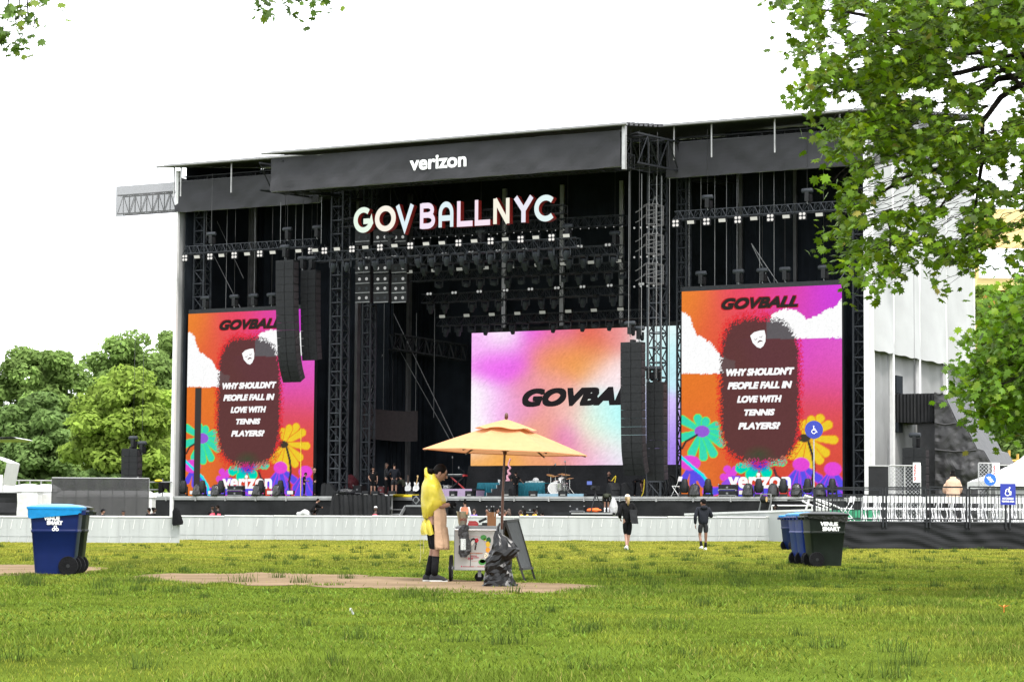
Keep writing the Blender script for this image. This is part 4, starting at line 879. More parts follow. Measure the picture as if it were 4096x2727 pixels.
P2('person in olive jacket crouching behind the two white guitars', 1950, 265, 3.0, 60, K1, h=1.7, pose={n: (v[0], v[1], v[2]+.35) for n, v in SQUAT.items() if n[:2] not in ('kn','an','to')}, top=('olive', 'long'), sub=1)
P2('man in black seen from behind at the teal table, arms on the tabletop', 1235, 312, 2.2, 0, K2, fat=1.15, cap=('cblack', 'beanie'), pose=dict(ell=(-.3,.1,1.15), wrl=(-.3,.35,1.02), elr=(.34,.12,1.15), wrr=(.5,.38,1.0)), sub=1)
P2('bald man in black holding a yellow cable under the central screen', 722, 263, 3.5, -90, K3, hair=None, skin='skin2', pose=FOLD, sub=1)
P2('person in black bending down beside the right loudspeaker column', 1130, 380, 3.0, -100, K3, h=1.75, pose=BEND, sub=1)
px, py = K3(690, 895); a = S(px, py, -4.5); person('person in olive shirt and white socks bending over before the stage', SM @ Matrix.Translation((a.x, -4.5, a.z)) @ Matrix.Rotation(R(22), 4, 'Z'), 1.72, pose=BEND, top=('olive', 'long'), bottom=('cblack', 'short'), socks=('white', 'mid'), shoes='white', skin='skin2', sub=1); ZLOW = a.z
for lab, x, y, K, Y, face, kw in [
    ('person in pink vest nearest the dark mesh fence, only head and shoulder showing', 40, 1182, K6, 118, -60, dict(vest='pinkvest', cap=('cblack', 'beanie'))),
    ('person whose head just clears the white fence left of the stage corner', 430, 1205, K6, 124, 150, dict(vest='pinkvest', cap=('cgrey', 'front'), skin='skin2')),
    ('person in pink vest facing left below the stage left corner', 905, 1160, K6, 116.5, 60, dict(vest='pinkvest', skin='skin2', hair=('hdark', 'short'))),
    ('person with big dark hair and pink vest below the stage left corner', 985, 1155, K6, 117, -60, dict(vest='pinkvest', skin='skin3', hair=('hdark', 'bun'))),
    ('person in pink vest and black cap below the left video screen', 580, 545, K7, 124, -140, dict(vest='pinkvest', skin='skin3', cap=('cblack', 'front'))),
    ('person in pink vest talking to the one in a black cap', 668, 541, K7, 124, 70, dict(vest='pinkvest', skin='skin3', hair=('hdark', 'short'))),
    ('person in pink vest with white headband before the black stage drape', 1425, 868, K1, 121, 150, dict(vest='pinkvest', skin='skin3', hair=('hdark', 'short'), cap=('cwhite', 'beanie'))),
    ('person with dark hair bun and white top behind the fence above the bucket', 280, 850, K2, 122, 30, dict(top=('cwhite', 'long'), hair=('hdark', 'topbun'), skin='skin2')),
    ('person in purple hooded top behind the white fence', 450, 1022, K2, 120, -40, dict(top=('purple', 'long'), hair=('hbrown', 'short'))),
    ('person with dark hair behind the fence above the wooden box', 700, 1012, K2, 121, 160, dict(top=('cblack', 'long'), hair=('hdark', 'short'), skin='skin2')),
    ('person in white top with long dark hair looking right behind the fence', 880, 1004, K2, 120, -100, dict(top=('cwhite', 'long'), hair=('hdark', 'long'))),
    ('person in red and yellow jacket behind the fence beside the umbrella pole', 1030, 1040, K2, 119.5, -60, dict(top=('cred', 'long'), hair=('hbrown', 'short'))),
    ('person with bushy brown hair and black top behind the fence', 1110, 1014, K2, 119, 40, dict(top=('cblack', 'long'), hair=('hbrown', 'long'))),
    ('person with curly brown hair standing left of two yellow shirts behind the fence', 1325, 1046, K2, 121, 20, dict(top=('cgrey', 'long'), hair=('hbrown', 'bun'))),
    ('person in yellow shirt with big black hair, left of two in yellow', 1400, 1020, K2, 120, 15, dict(top=('cyellow', 'short'), hair=('hdark', 'long'))),
    ('person in yellow shirt with black hair, right of two in yellow', 1595, 1014, K2, 120, -70, dict(top=('cyellow', 'short'), hair=('hdark', 'bun'), skin='skin3')),
    ('person in purple top almost hidden behind the fence', 1740, 1078, K2, 122, 30, dict(top=('purple', 'long'), hair=('hdark', 'short'))),
    ('person in pink vest with long black hair at the right end of the white fence', 1588, 458, K4, 122, 75, dict(vest='pinkvest', skin='skin3', hair=('hdark', 'long'), bottom=('cgrey', 'long')))]:
    m, h = onground(*K(x, y), Y, face); person(lab, m, h, sub=1, **kw)
# two visitors walking over the lawn
m, h = onground(2510, 1977, 74.5, 8)
t = person('woman walking away over the lawn in black with white cap and tote bag', m, h, top=('cblack', 'long'), bottom=('cblack', 'knee'), shoes='white', hair=('hblond', 'tail'), cap=('cwhite', 'front'), skin='skin',
    pose=dict(ell=(-.26,-.04,1.13), wrl=(-.2,.16,1.0), elr=(.29,-.06,1.14), wrr=(.22,.14,1.02), hil=(-.09,0,.92), knl=(-.035,.10,.52), anl=(-.05,-.12,.14), tol=(-.06,.0,.05), knr=(.05,.04,.50), anr=(.0,.05,.09), tor=(.01,.2,.035)), fat=1.0)
k = h/1.75
b = MB().loft([[Vector((.30*k+dx, (-.05+dy)*k, z*k)) for dx, dy in ((-.02, -.17), (.05, -.17), (.05, .13), (-.02, .13))] for z in (.86, .92, 1.22)])
b.tube([(.27*k, -.13*k, 1.2*k), (.2*k, -.06*k, 1.48*k), (.2*k, .02*k, 1.48*k), (.27*k, .08*k, 1.2*k)], .012, 6)
bag = T('tote_bag', 'black tote bag hanging on the shoulder of the walking woman', 'bag', M=m); bag.part('bag', MB().loft([[Vector((x0*k, y0*k, z*k)) for x0, y0 in ((.02+dx, -.24), (.24+dx, -.25), (.24+dx, -.17), (.02+dx, -.17))] for z, dx in ((.84, .06), (.90, .05), (1.28, .0))]), M['cgrey'], local=True)
bag.part('strap', MB().tube([(.06*k, -.21*k, 1.27*k), (.12*k, -.13*k, 1.48*k), (.15*k, .02*k, 1.50*k), (.17*k, .1*k, 1.36*k)], .014, 6), M['cblack'], local=True)
m, h = onground(2813, 1996, 75.5, 12)
t = person('man walking away over the lawn in dark hooded jacket, shorts and black cap', m, h, top=('cnavy', 'long'), bottom=('cgrey', 'short'), shoes='white', socks=('cblack', 'mid'), cap=('cblack', 'front'), skin='skin2', fat=1.25,
    pose=dict(shl=(-.2,0,1.42), shr=(.2,0,1.42), ell=(-.30,-.04,1.14), wrl=(-.27,.04,.88), elr=(.31,.0,1.15), wrr=(.24,.25,1.22), knl=(-.1,.08,.5), anl=(-.1,-.13,.14), tol=(-.11,.02,.05), anr=(.1,.06,.09), tor=(.11,.22,.035)), yaw=.5)
k = h/1.75; t.part('hood', MB().ball((0, -.10*k, 1.47*k), (.13*k, .075*k, .08*k), 12, 8), M['cnavy'], local=True, smooth=2)
t.part('phone', MB().bx(.15*k, .18*k, .19*k, .26*k, 1.3*k, 1.45*k), M['box'], local=True)
# ------------------------------------------------------------------ things on the deck
def Q(K, x, y, w): return S(*K(x, y), w)
def put(o, u, w, z, rz=0, s=1.): o.matrix_world = SM @ Matrix.Translation((u, w, z)) @ Matrix.Rotation(rz, 4, 'Z') @ Matrix.Scale(s, 4)
def upright():
    t = T('floor_spotlight', 'x', 'moving light', group='moving lights standing along the deck edge')
    t.part('base', MB().bx(-.24, .24, -.2, .2, 0, .14), M['box'], local=True)
    t.part('yoke', MB().bx(-.28, -.22, -.07, .07, .14, .62).bx(.22, .28, -.07, .07, .14, .62), M['box'], local=True)
    t.part('head', MB().lathe([(.16, .2), (.22, .3), (.23, .55), (.2, .8), (.15, .98), (.1, 1.02)], (0, 0, 0), 14), M['box'], local=True, smooth=True); return t.o
def cover():
    b = MB(); r = random.Random(3); rings = []
    for z, s in ((0, .3), (.1, .33), (.3, .32), (.5, .29), (.65, .22), (.74, .1)):
        rings.append([Vector((math.cos(g)*s*(1+r.uniform(-.12, .12)), math.sin(g)*s*(1+r.uniform(-.12, .12)), z+r.uniform(-.02, .02)*(z > 0))) for g in [2*math.pi*i/14 for i in range(14)]])
    b.loft(rings); t = T('covered_light', 'x', 'covered light', group='lights under black rain covers on the deck edge'); t.part('rain_cover', b, mat('black_plastic', (.015, .015, .016), .28, var=.3, bump=.3), local=True); return t.o
def panel():
    t = T('deck_strobe', 'x', 'strobe light', group='small white strobe panels on the deck edge'); t.part('housing', MB().bx(-.24, .24, .02, .2, .1, .36).bx(-.03, .03, .05, .1, 0, .12), M['box'], local=True)
    t.part('lamp_panel', MB().bx(-.22, .22, 0, .02, .12, .34), M['lamp'], local=True); return t.o
def floorlight():
    t = T('floor_light', 'x', 'floor light', group='box-shaped floor lights along the centre of the deck')
    t.part('housing', MB().bx(-.32, .32, -.1, .3, .22, .46).bx(-.36, -.28, -.05, .2, 0, .42).bx(.28, .36, -.05, .2, 0, .42).bx(-.3, .3, .12, .3, .0, .22), M['box'], local=True)
    t.part('lens', MB().box((0, .06, .12), (.46, .03, .12), Matrix.Rotation(R(-25), 3, 'X')), M['dimlamp'], local=True); return t.o
def row(proto, lst, K, w, lab, rz=lambda i: 0, z=ZD, s=1.):
    for i, x in enumerate(lst):
        u = Q(K, x, 330, w).x; o = proto if i == 0 and 'set' not in proto else dup(proto, Matrix()); proto['set'] = 1
        if 'set' in o and o is not proto: del o['set']
        put(o, u, w, z+.01, rz(i), s); o['label'] = lab % ORD[i+1]
U0, C0, N0, F0 = upright(), cover(), panel(), floorlight()
row(U0, (150, 518, 1315, 1700, 2082, 2470), K4, .15, '%s upright moving light from the left before the right video screen', lambda i: rnd.uniform(-.4, .4))
row(U0, (135, 430, 720, 1350, 1655), K7, .2, '%s upright moving light from the left before the left video screen', lambda i: rnd.uniform(-.4, .4))
row(C0, (310, 1148, 1540, 1910, 2280), K4, .1, '%s rain-covered light from the left before the right video screen', lambda i: i*1.3)
row(C0, (350, 640, 1290, 1600), K7, .1, '%s rain-covered light from the left before the left video screen', lambda i: i*1.1)
row(N0, (275, 565, 1195, 1490, 1805), K7, .1, '%s small white strobe panel from the left before the left video screen')
row(N0, (1060,), K4, .1, '%s small white strobe panel before the right video screen')
row(F0, (695, 1235, 1415, 1735, 2080), K1, .3, '%s box floor light from the left between the left screen and the vendor', lambda i: rnd.uniform(-.5, .5), s=.72)
row(F0, (50, 355, 1060, 1560, 2120), K2, .3, '%s box floor light from the left around the teal table', lambda i: -.3+.1*i, s=.72)
for P_ in (U0, C0, N0, F0):
    if 'set' in P_: del P_['set']
def boxes(name, label, cat, K, x0, x1, y0, y1, w, dep, m, rowsn=1, group=None):
    a, c = Q(K, x0, y1, w), Q(K, x1, y0, w); t = T(name, label, cat, ((a.x+c.x)/2, w, a.z), 'S', group=group); n = rowsn; z0, z1 = a.z, c.z
    for i in range(n):
        za, zb_ = z0+(z1-z0)*i/n+.01, z0+(z1-z0)*(i+1)/n-.01
        c_ = t.part('case_body', MB().bx(a.x, c.x, w, w+dep, za, zb_), m)
        e = MB()
        for u in (a.x, c.x):
            for zz in (za, zb_): e.ball((u, w, zz), .05, 6, 4)
        e.bx(a.x+.05, c.x-.05, w-.012, w, za+.03, za+.07); t.part('corner_guard', e, M['steel'], c_)
        t.part('latch', MB().bx((a.x+c.x)/2-.06, (a.x+c.x)/2+.06, w-.02, w, (za+zb_)/2-.05, (za+zb_)/2+.05), M['steel'], c_)
    return t
boxes('loudspeaker_box', 'two black loudspeaker boxes stacked on the deck before the right video screen', 'loudspeaker', K4, 682, 955, 142, 330, .1, .8, M['speaker'], 2)
boxes('loudspeaker_box', 'two black loudspeaker boxes stacked on the deck before the left video screen', 'loudspeaker', K7, 820, 1052, 240, 405, .1, .8, M['speaker'], 2)
boxes('road_case', 'black road case with bright white metal edges left of the capped man', 'road case', K1, 1000, 1150, 470, 635, 1.6, .6, M['box'])
boxes('road_case', 'dark red open road case beside the capped man on stage', 'road case', K1, 1465, 1575, 490, 635, 2.4, .6, mat('maroon_case', (.10, .012, .015), .6))
boxes('road_case', 'low grey equipment box at the edge of the black stage drape', 'road case', K1, 650, 745, 520, 640, .9, .5, M['cgrey'])
boxes('road_case', 'black road case with steel edges beside the cable coil right of centre', 'road case', K3, 1420, 1590, 445, 640, 1.6, .7, M['box'])
boxes('road_case', 'small beige amplifier box on the lilac platform', 'amplifier', cr(1660, 1840, 2.904), 330, 383, 290, 328, 3.2, .5, M['offwhite'])
b = MB(); a = Q(K1, 870, 520, 4); c = Q(K1, 1060, 280, 4)
b.ball(((a.x+c.x)/2, 4, (a.z+c.z)/2-.1), ((c.x-a.x)/2, .6, (c.z-a.z)/2+.1), 16, 10, lambda q: q*(1+.12*math.sin(q.x*9+q.z*5)+.08*math.sin(q.z*13))); b.v = [Vector((v.x, v.y, max(v.z, ZD+.01))) for v in b.v]
solo('tarp_bundle', b, mat('maroon_tarp', (.09, .014, .02), .6, var=.3, bump=.5), 'dark red tarp bundle at the back left of the deck', 'tarp', space='S')
b = MB(); a = Q(K1, 755, 660, .2); c = Q(K1, 1000, 530, .2)
b.ball(((a.x+c.x)/2, .3, (a.z+c.z)/2), ((c.x-a.x)/2, .5, (c.z-a.z)/2), 18, 10, lambda q: q*(1+.10*math.sin(q.x*17+q.z*9)+.08*math.sin(q.z*23+q.y*11)))
solo('plastic_covered_light', b, mat('shiny_black_plastic', (.03, .031, .034), .25, var=.5, bump=.4), 'lights bundled under shiny plastic on the black stage drape', 'covered light', space='S')
for lab, K, x, w, rz in (('left of two wedge monitors by the left video screen', K1, 500, .5, .5), ('right of two wedge monitors by the left video screen', K1, 600, .5, .4), ('tall tilted black wedge loudspeaker left of the bending person', K3, 810, 2.0, -.6), ('tilted black wedge loudspeaker right of two white papers', K3, 1010, 2.0, .6)):
    u = Q(K, x, 500, w).x; t = T('wedge_monitor', lab, 'loudspeaker', M=SM @ Matrix.Translation((u, w, ZD+.01)) @ Matrix.Rotation(rz, 4, 'Z'), group='wedge monitors on the deck')
    b = MB().prism([(-.35, 0), (.35, 0), (.25, .35), (-.12, .85), (-.3, .75)], lambda x_, y_, d: Vector((x_, d, y_)), -.35, .35); t.part('cabinet', b, M['speaker'], local=True)
    t.part('grille', MB().box((.11, 0, .6), (.02, .6, .5), Matrix.Rotation(R(-36), 3, 'Y')), M['cgrey'], local=True)
# platforms, teal table, steps
a = Q(K2, -260, 775, 1.8); c = Q(K2, 410, 632, 1.8)
t = T('lilac_platform', 'pale lilac platform behind the vendor carrying the keyboard', 'platform', ((a.x+c.x)/2, 1.8, ZD), 'S'); t.part('front_panel', MB().bx(a.x, c.x, 1.8, 1.83, ZD+.01, c.z), M['lilac']); t.part('top', MB().bx(a.x, c.x+.3, 1.84, 4.6, c.z-.08, c.z), M['black']); t.part('side_panel', MB().bx(c.x+.27, c.x+.3, 1.9, 4.6, ZD+.01, c.z-.09), M['lilac']); ZL = c.z
a = Q(K2, 1625, 790, 1.6); c = Q(K3, 328, 603, 1.6)
t = T('pale_blue_platform', 'pale blue platform under the drum kit', 'platform', ((a.x+c.x)/2, 1.6, ZD), 'S'); t.part('front_panel', MB().bx(a.x, c.x, 1.6, 1.63, ZD+.01, c.z), M['paleblue']); t.part('top', MB().bx(a.x, c.x+.2, 1.64, 5.2, c.z-.08, c.z), M['black']); ZB = c.z
for lab, x0, x1, y0 in (('teal cloth-covered table left of the man in black', 535, 1160, 515), ('teal cloth-covered table with clothes on it right of the man in black', 1290, 1800, 515)):
    w = 3.0; a = Q(K2, x0, 785, w); c = Q(K2, x1, y0, w); t = T('teal_table', lab, 'table', ((a.x+c.x)/2, w, ZD), 'S', group='teal tables on the deck')
    n = 90; top_ = c.z
    t.part('table_cloth', MB().slab(lambda p, q: Vector((a.x-.12*(1-q)+(c.x-a.x+.24*(1-q))*p, w+.4*(p-.5)**2*4*(-.3)+(.06*math.sin(p*150)-.12)*(1-q)**.7, ZD+.02+(top_-ZD-.03)*q)), n, 6, (0, .02, 0)), M['teal'])
    t.part('table_top', MB().bx(a.x, c.x, w+.02, w+.9, top_-.05, top_), M['teal'])
    for s in (.03, .97): t.part('leg', MB().cyl((a.x+(c.x-a.x)*s, w+.8, ZD), (a.x+(c.x-a.x)*s, w+.8, top_-.05), .03, 6), M['steel'])
    b = MB()
    if x0 > 1000:
        for i in range(5): b.ball((a.x+(c.x-a.x)*(.25+.12*i), w+.4, top_+.03), (.22, .2, .07+.03*(i % 2)), 9, 6, lambda q: q*(1+.3*math.sin(q.x*31+q.y*17)))
        solo('folded_clothes', b, mat('pale_cloth', (.3, .36, .36), .8, var=.5, scale=8), 'crumpled pale clothes lying on the right teal table', 'clothes', space='S')
        p = Q(K2, 1617, 470, w+.4); solo('baseball_cap', MB().ball((p.x, w+.4, top_+.16), (.2, .17, .16), 12, 8, lambda q: Vector((q.x, q.y, max(q.z, -.12)))), M['cwhite'], 'white cap standing on the right teal table', 'cap', space='S')
    else: p = Q(K2, 925, 490, w+.4); solo('paper_cup', MB().lathe([(.06, 0), (.08, .2)], (p.x, w+.4, top_), 12), M['white'], 'white paper cup on the left teal table', 'cup', space='S')
t = T('stage_steps', 'dark carpeted four-step stair before the left teal table', 'steps', (Q(K2, 940, 780, 1.5).x, 1.5, ZD), 'S')
for i, (x0, x1) in enumerate(((725, 1120), (775, 1095), (825, 1140), (835, 1140))):
    a, c = Q(K2, x0, 700, 1.5), Q(K2, x1, 700, 1.5); t.part('step', MB().bx(a.x, c.x, 1.3+i*.3, 1.6+i*.3, ZD+.01, ZD+.25+i*.24), M['cgrey'])
    t.part('step_edge', MB().bx(a.x-.04, a.x, 1.3+i*.3, 1.6+i*.3, ZD+.05+i*.24, ZD+.25+i*.24), M['alu'])
pts = [(1138, 65), (1105, 150), (1100, 195), (1140, 240), (1095, 290), (1100, 325), (1135, 350), (1080, 390), (1085, 440), (1120, 475), (1060, 485)]
b = MB(); pp = [Q(K2, x, y, 2.4) for x, y in pts]; sm_ = []
for i in range(len(pp)-1):
    for tt in (0, .25, .5, .75): sm_.append(pp[i].lerp(pp[i+1], tt))
b.tube(sm_+[pp[-1]], [.05+.04*i/len(sm_) for i in range(len(sm_)+1)], 8)
solo('twisted_balloon', b, M['balloon'], 'tall twisted pink balloon standing behind the umbrella pole', 'balloon', space='S', smooth=2)
# keyboard, guitars, drums, stands
a, c = Q(K2, -20, 405, 3.2), Q(K2, 300, 350, 3.2); k0 = Q(K2, 130, 620, 3.2)
t = T('keyboard', 'black and red keyboard on crossed stand behind the vendor', 'keyboard', ((a.x+c.x)/2, 3.2, ZL), 'S')
t.part('keys_body', MB().bx(a.x, c.x, 3.0, 3.4, a.z, c.z-.05), M['box']); t.part('keys', MB().bx(a.x+.06, c.x-.2, 2.98, 3.2, c.z-.05, c.z-.02), M['white']); t.part('red_end', MB().bx(c.x-.12, c.x+.01, 2.99, 3.41, a.z+.01, c.z-.04), M['red'])
for s, m_ in ((1, M['red']), (-1, M['black'])): t.part('stand_leg', MB().beam(((a.x+c.x)/2-s*.5, 3.2+s*.04, a.z), ((a.x+c.x)/2+s*.5, 3.2+s*.04, ZL+.02), .07), m_)
def micstand(label, base, topq, tip, w, z):
    a, c, e = base, topq, tip; t = T('microphone_stand', label, 'microphone stand', (a.x, w, z), 'S', group='microphone stands on the deck')
    t.part('base', MB().lathe([(.16, 0), (.16, .03), (.03, .05)], (a.x, w, z), 12), M['black']); t.part('pole', MB().cyl((a.x, w, z+.03), (a.x, w, c.z), .022, 6), M['black']); t.part('boom', MB().cyl((a.x, w, c.z), (e.x, w, e.z), .018, 6), M['black']); t.part('microphone', MB().ball((e.x, w, e.z), (.05, .05, .08), 8, 6), M['steel'])
micstand('microphone stand behind the keyboard', Q(K2, 262, 610, 3.6), Q(K2, 262, 310, 3.6), Q(K2, 165, 235, 3.6), 3.6, ZL)
micstand('tall boom microphone over the left of the drum kit', Q(K2, 1850, 700, 3.6), Q(K2, 1855, 250, 3.6), Q(K2, 1985, 175, 3.6), 3.6, ZB)
micstand('tall thin microphone stand in the middle of the drum kit', Q(K2, 2180, 700, 2.2), Q(K2, 2180, 420, 2.2), Q(K2, 2168, 120, 2.2), 2.2, ZB)
micstand('microphone stand alone on the left stage, against the dark drape', Q(K2, 45, 540, 5), Q(K2, 45, 300, 5), Q(K2, 45, 40, 5), 5, ZD)
for lab, xh, xb, y0, yb, m2, neckm in (('left white electric guitar with dark neck on a stand', 2025, 2030, 285, 590, M['cwhite'], M['hbrown']), ('right white electric guitar with pale maple neck on a stand', 2205, 2180, 285, 590, M['white'], mat('maple', (.5, .32, .13), .5))):
    w = 1.0; hd_, bd = Q(K1, xh, y0, w), Q(K1, xb, yb, w); t = T('electric_guitar', lab, 'guitar', (bd.x, w, ZD), 'S', group='guitars on stands'); H = hd_.z-bd.z; dx = hd_.x-bd.x
    out = [(-.17, .0), (-.2, .08), (-.19, .2), (-.12, .30), (-.15, .40), (-.16, .48), (-.08, .44), (-.05, .40), (.05, .40), (.1, .47), (.15, .42), (.12, .30), (.17, .22), (.2, .12), (.15, .02), (0, -.03)]
    t.part('body', MB().prism(out, lambda x_, y_, d: Vector((bd.x+x_*1.1+dx*y_*.5, w+d+.1*y_, bd.z+.05+y_*1.15)), 0, .05), m2)
    t.part('pickguard', MB().prism([(-.08, .12), (.06, .1), (.1, .3), (0, .38), (-.09, .33)], lambda x_, y_, d: Vector((bd.x+x_*1.1+dx*y_*.5, w+d+.1*y_, bd.z+.05+y_*1.15)), -.012, -.004), M['offwhite'])
    t.part('neck', MB().beam((bd.x+dx*.3, w+.01, bd.z+.42), (hd_.x, w+.08, hd_.z-.14), .065, .03), neckm); t.part('headstock', MB().prism([(-.05, -.14), (.03, -.14), (.05, -.02), (0, .02), (-.06, -.02)], lambda x_, y_, d: Vector((hd_.x+x_, w+.08+d, hd_.z+y_)), 0, .03), neckm)
    t.part('stand', MB().tube([(bd.x-.2, w+.25, ZD+.01), (bd.x, w+.12, bd.z+.1), (bd.x+.2, w+.25, ZD+.01)], .02, 5).cyl((bd.x, w+.12, bd.z+.1), (bd.x+dx*.7, w+.16, bd.z+.9), .02, 5), M['black'])
dk = T('drum_kit', 'shiny silver drum kit with cymbals on the pale blue platform', 'drum kit', (Q(K2, 2050, 700, 2.6).x, 2.6, ZB), 'S')
def drum(x, y, w, r, dp, tiltx, nm):
    p = Q(K2, x, y, w); mx = Matrix.Translation(p) @ Matrix.Rotation(tiltx, 4, 'X') @ Matrix.Rotation(.4 if nm == 'bass_drum' else 0, 4, 'Z' if nm != 'bass_drum' else 'Y')
    s = dk.part(nm, MB().lathe([(r, -dp/2), (r, dp/2)], (0, 0, 0), 20).xf(mx), M['chrome'], smooth=True); dk.part('drum_head', MB().lathe([(r*.97, dp/2+.004), (r*.97, dp/2+.008)], (0, 0, 0), 20).lathe([(r*.97, -dp/2-.008), (r*.97, -dp/2-.004)], (0, 0, 0), 20).xf(mx), M['offwhite'], s); dk.part('hoop', MB().lathe([(r+.02, dp/2-.02), (r+.02, dp/2+.012), (r-.03, dp/2+.012)], (0, 0, 0), 20, caps=False).xf(mx), M['chrome'], s)
drum(1965, 625, 2.3, .36, .5, R(90), 'bass_drum'); drum(2010, 520, 2.6, .18, .2, .3, 'tom_drum'); drum(2105, 475, 2.8, .2, .3, .4, 'tom_drum'); drum(2065, 595, 2.2, .2, .38, .1, 'floor_tom'); drum(2165, 650, 2.6, .22, .36, .1, 'floor_tom'); drum(2165, 560, 2.9, .18, .15, .2, 'snare_drum')
for x, y, w, tl in ((1900, 375, 2.6, .3), (1985, 395, 2.8, -.2), (2185, 365, 3.0, .1), (2255, 435, 2.4, -.1), (2110, 350, 3.3, 0)):
    p = Q(K2, x, y, w); s = dk.part('cymbal', MB().lathe([(.005, .03), (.05, .03), (.08, .01), (.27, -.02)], (0, 0, 0), 20).xf(Matrix.Translation(p) @ Matrix.Rotation(tl, 4, 'Y') @ Matrix.Rotation(.15, 4, 'X')), mat('brass', (.45, .30, .10), .35, .8))
    b = MB().cyl((p.x, w, p.z), (p.x, w, ZB+.35), .018, 6)
    for g in range(3): b.cyl((p.x, w, ZB+.35), (p.x+.3*math.cos(g*2.1), w+.3*math.sin(g*2.1), ZB), .016, 5)
    dk.part('cymbal_stand', b, M['chrome'], s)
def tripod(label, name, cat, p, w, z, top, head):
    t = T(name, label, cat, (p.x, w, z), 'S')
    for g in range(3): t.part('leg', MB().cyl((p.x, w, z+(top-z)*.85), (p.x+.55*math.cos(g*2.09+.5), w+.55*math.sin(g*2.09+.5), z), .03, 6), M['black'])
    t.part('centre_column', MB().cyl((p.x, w, z+(top-z)*.6), (p.x, w, top), .03, 6), M['black']); head(t); return t
p = Q(K3, 515, 880, -4.5); tp = Q(K3, 510, 545, -4.5).z
def camhead(t):
    t.part('camera_body', MB().bx(p.x-.14, p.x+.14, -4.75, -4.2, tp, tp+.25), M['box']); t.part('camera_screen', MB().bx(p.x-.42, p.x-.12, -4.75, -4.72, tp+.3, tp+.5), emit('monitor_blue', lin(120, 140, 220))); t.part('lens_hood', MB().lathe([(.09, 0), (.11, .2)], (p.x, -4.97, tp+.12), 12, 'Y'), M['box'])
tripod('video camera on a tall black tripod before the stage deck', 'video_camera', 'camera', p, -4.5, ZLOW, tp, camhead)
# low platform before the stage, with what stands on it
a, c = Q(K3, -150, 900, -5), Q(K3, 785, 900, -5)
t = T('camera_platform', 'low dark platform with pale edge before the stage under the bending person', 'platform', ((a.x+c.x)/2, -4.2, 0), 'S'); t.part('top', MB().bx(a.x, c.x, -5, -3.2, ZLOW-.14, ZLOW-.01), M['black']); t.part('edge', MB().bx(a.x+1.2, c.x, -5.03, -5, ZLOW-.11, ZLOW-.02), M['alu']); t.part('skirt', MB().bx(a.x, c.x, -4.98, -4.95, 0, ZLOW-.15), M['skirt'])
for i in range(3): t.part('leg', MB().cyl((a.x+.3+i*(c.x-a.x-.6)/2, -3.5, 0), (a.x+.3+i*(c.x-a.x-.6)/2, -3.5, ZLOW-.14), .05, 6), M['steel'])
boxes('loudspeaker_box', 'pair of small black loudspeakers on the low platform beside the tripod', 'loudspeaker', K3, 120, 340, 797, 888, -4.2, .5, M['speaker'])
boxes('loudspeaker_box', 'small black loudspeaker before the stage skirt left of the umbrella pole', 'loudspeaker', K2, 690, 780, 965, 1090, -1, .5, M['speaker']); boxes('loudspeaker_box', 'small black loudspeaker before the stage skirt touching the umbrella pole', 'loudspeaker', K2, 822, 945, 965, 1090, -1, .5, M['speaker']); boxes('loudspeaker_box', 'black loudspeaker pair behind the two people in yellow shirts', 'loudspeaker', K2, 1375, 1640, 968, 1090, -1, .5, M['speaker'])
p = Q(K3, 515, 870, -4.6); solo('orange_bag', MB().ball((p.x, -4.7, ZLOW+.12), (.45, .25, .13), 12, 8, lambda q: q*(1+.15*math.sin(q.x*14))), mat('orange_cloth', (.75, .12, .02), .7), 'bright orange cloth bag lying on the low platform', 'bag', space='S')
p = Q(K3, 800, 820, -4.6); solo('clear_plastic_bag', MB().ball((p.x, -4.6, p.z+.05), (.26, .2, .55), 12, 10, lambda q: Vector((q.x*(1-.5*max(0, q.z/.55))*(1+.12*math.sin(q.z*19)), q.y, q.z))), mat('clear_plastic', (.55, .55, .56), .15, var=.3, alpha=.6), 'clear plastic bag standing right of the bending person', 'bag', space='S')
# stage front details left of centre
a, c = Q(K1, 592, 1040, -1.8), Q(K1, 1685, 650, -1.8)
b = MB().slab(lambda p_, q_: Vector((a.x+(c.x-a.x)*p_-(.25*(1-q_) if p_ < .1 else 0), -1.75-.12*math.sin(p_*31+1)*(1-q_)**.6-.05*math.sin(p_*77+q_*3), .02+(ZD+.06)*q_-.08*(p_ > .9)*q_)), 70, 8, (0, .04, 0)); b.add([(a.x, -1.75, ZD+.07), (c.x, -1.75, ZD+.07), (c.x, .0, ZD+.09), (a.x, .0, ZD+.09)], [(0, 1, 2, 3)])
solo('stage_drape', b, M['skirt'], 'draped black cloth over a bulge of the stage front left of the stairs', 'drape', space='S')
a, c = Q(K1, -150, 985, -3.4), Q(K1, 345, 938, -3.4)
t = T('low_platform', 'low platform with pale edge before the left end of the stage drape', 'platform', ((a.x+c.x)/2, -3.2, 0), 'S'); t.part('top', MB().bx(a.x, c.x, -3.4, -2.4, 1.08, 1.24), M['black']); t.part('edge', MB().bx(a.x, c.x, -3.43, -3.4, 1.12, 1.23), M['alu']); t.part('skirt', MB().bx(a.x, c.x, -3.38, -3.35, 0, 1.07), M['skirt'])
p = Q(K1, 130, 900, -3.1); solo('white_sack', MB().ball((p.x-.1, -3.2, 1.4), (.5, .2, .2), 12, 8, lambda q: q*(1+.25*math.sin(q.x*9+q.z*7))), M['cwhite'], 'crumpled white sack on the low platform by the crouching person', 'sack', space='S')
u0, u1 = Q(K1, 1700, 700, -1).x, Q(K1, 1960, 700, -1).x
t = T('stage_stairs', 'steel stairs with open treads up to the deck beside the black drape', 'stairs', ((u0+u1)/2, -1.5, 0), 'S')
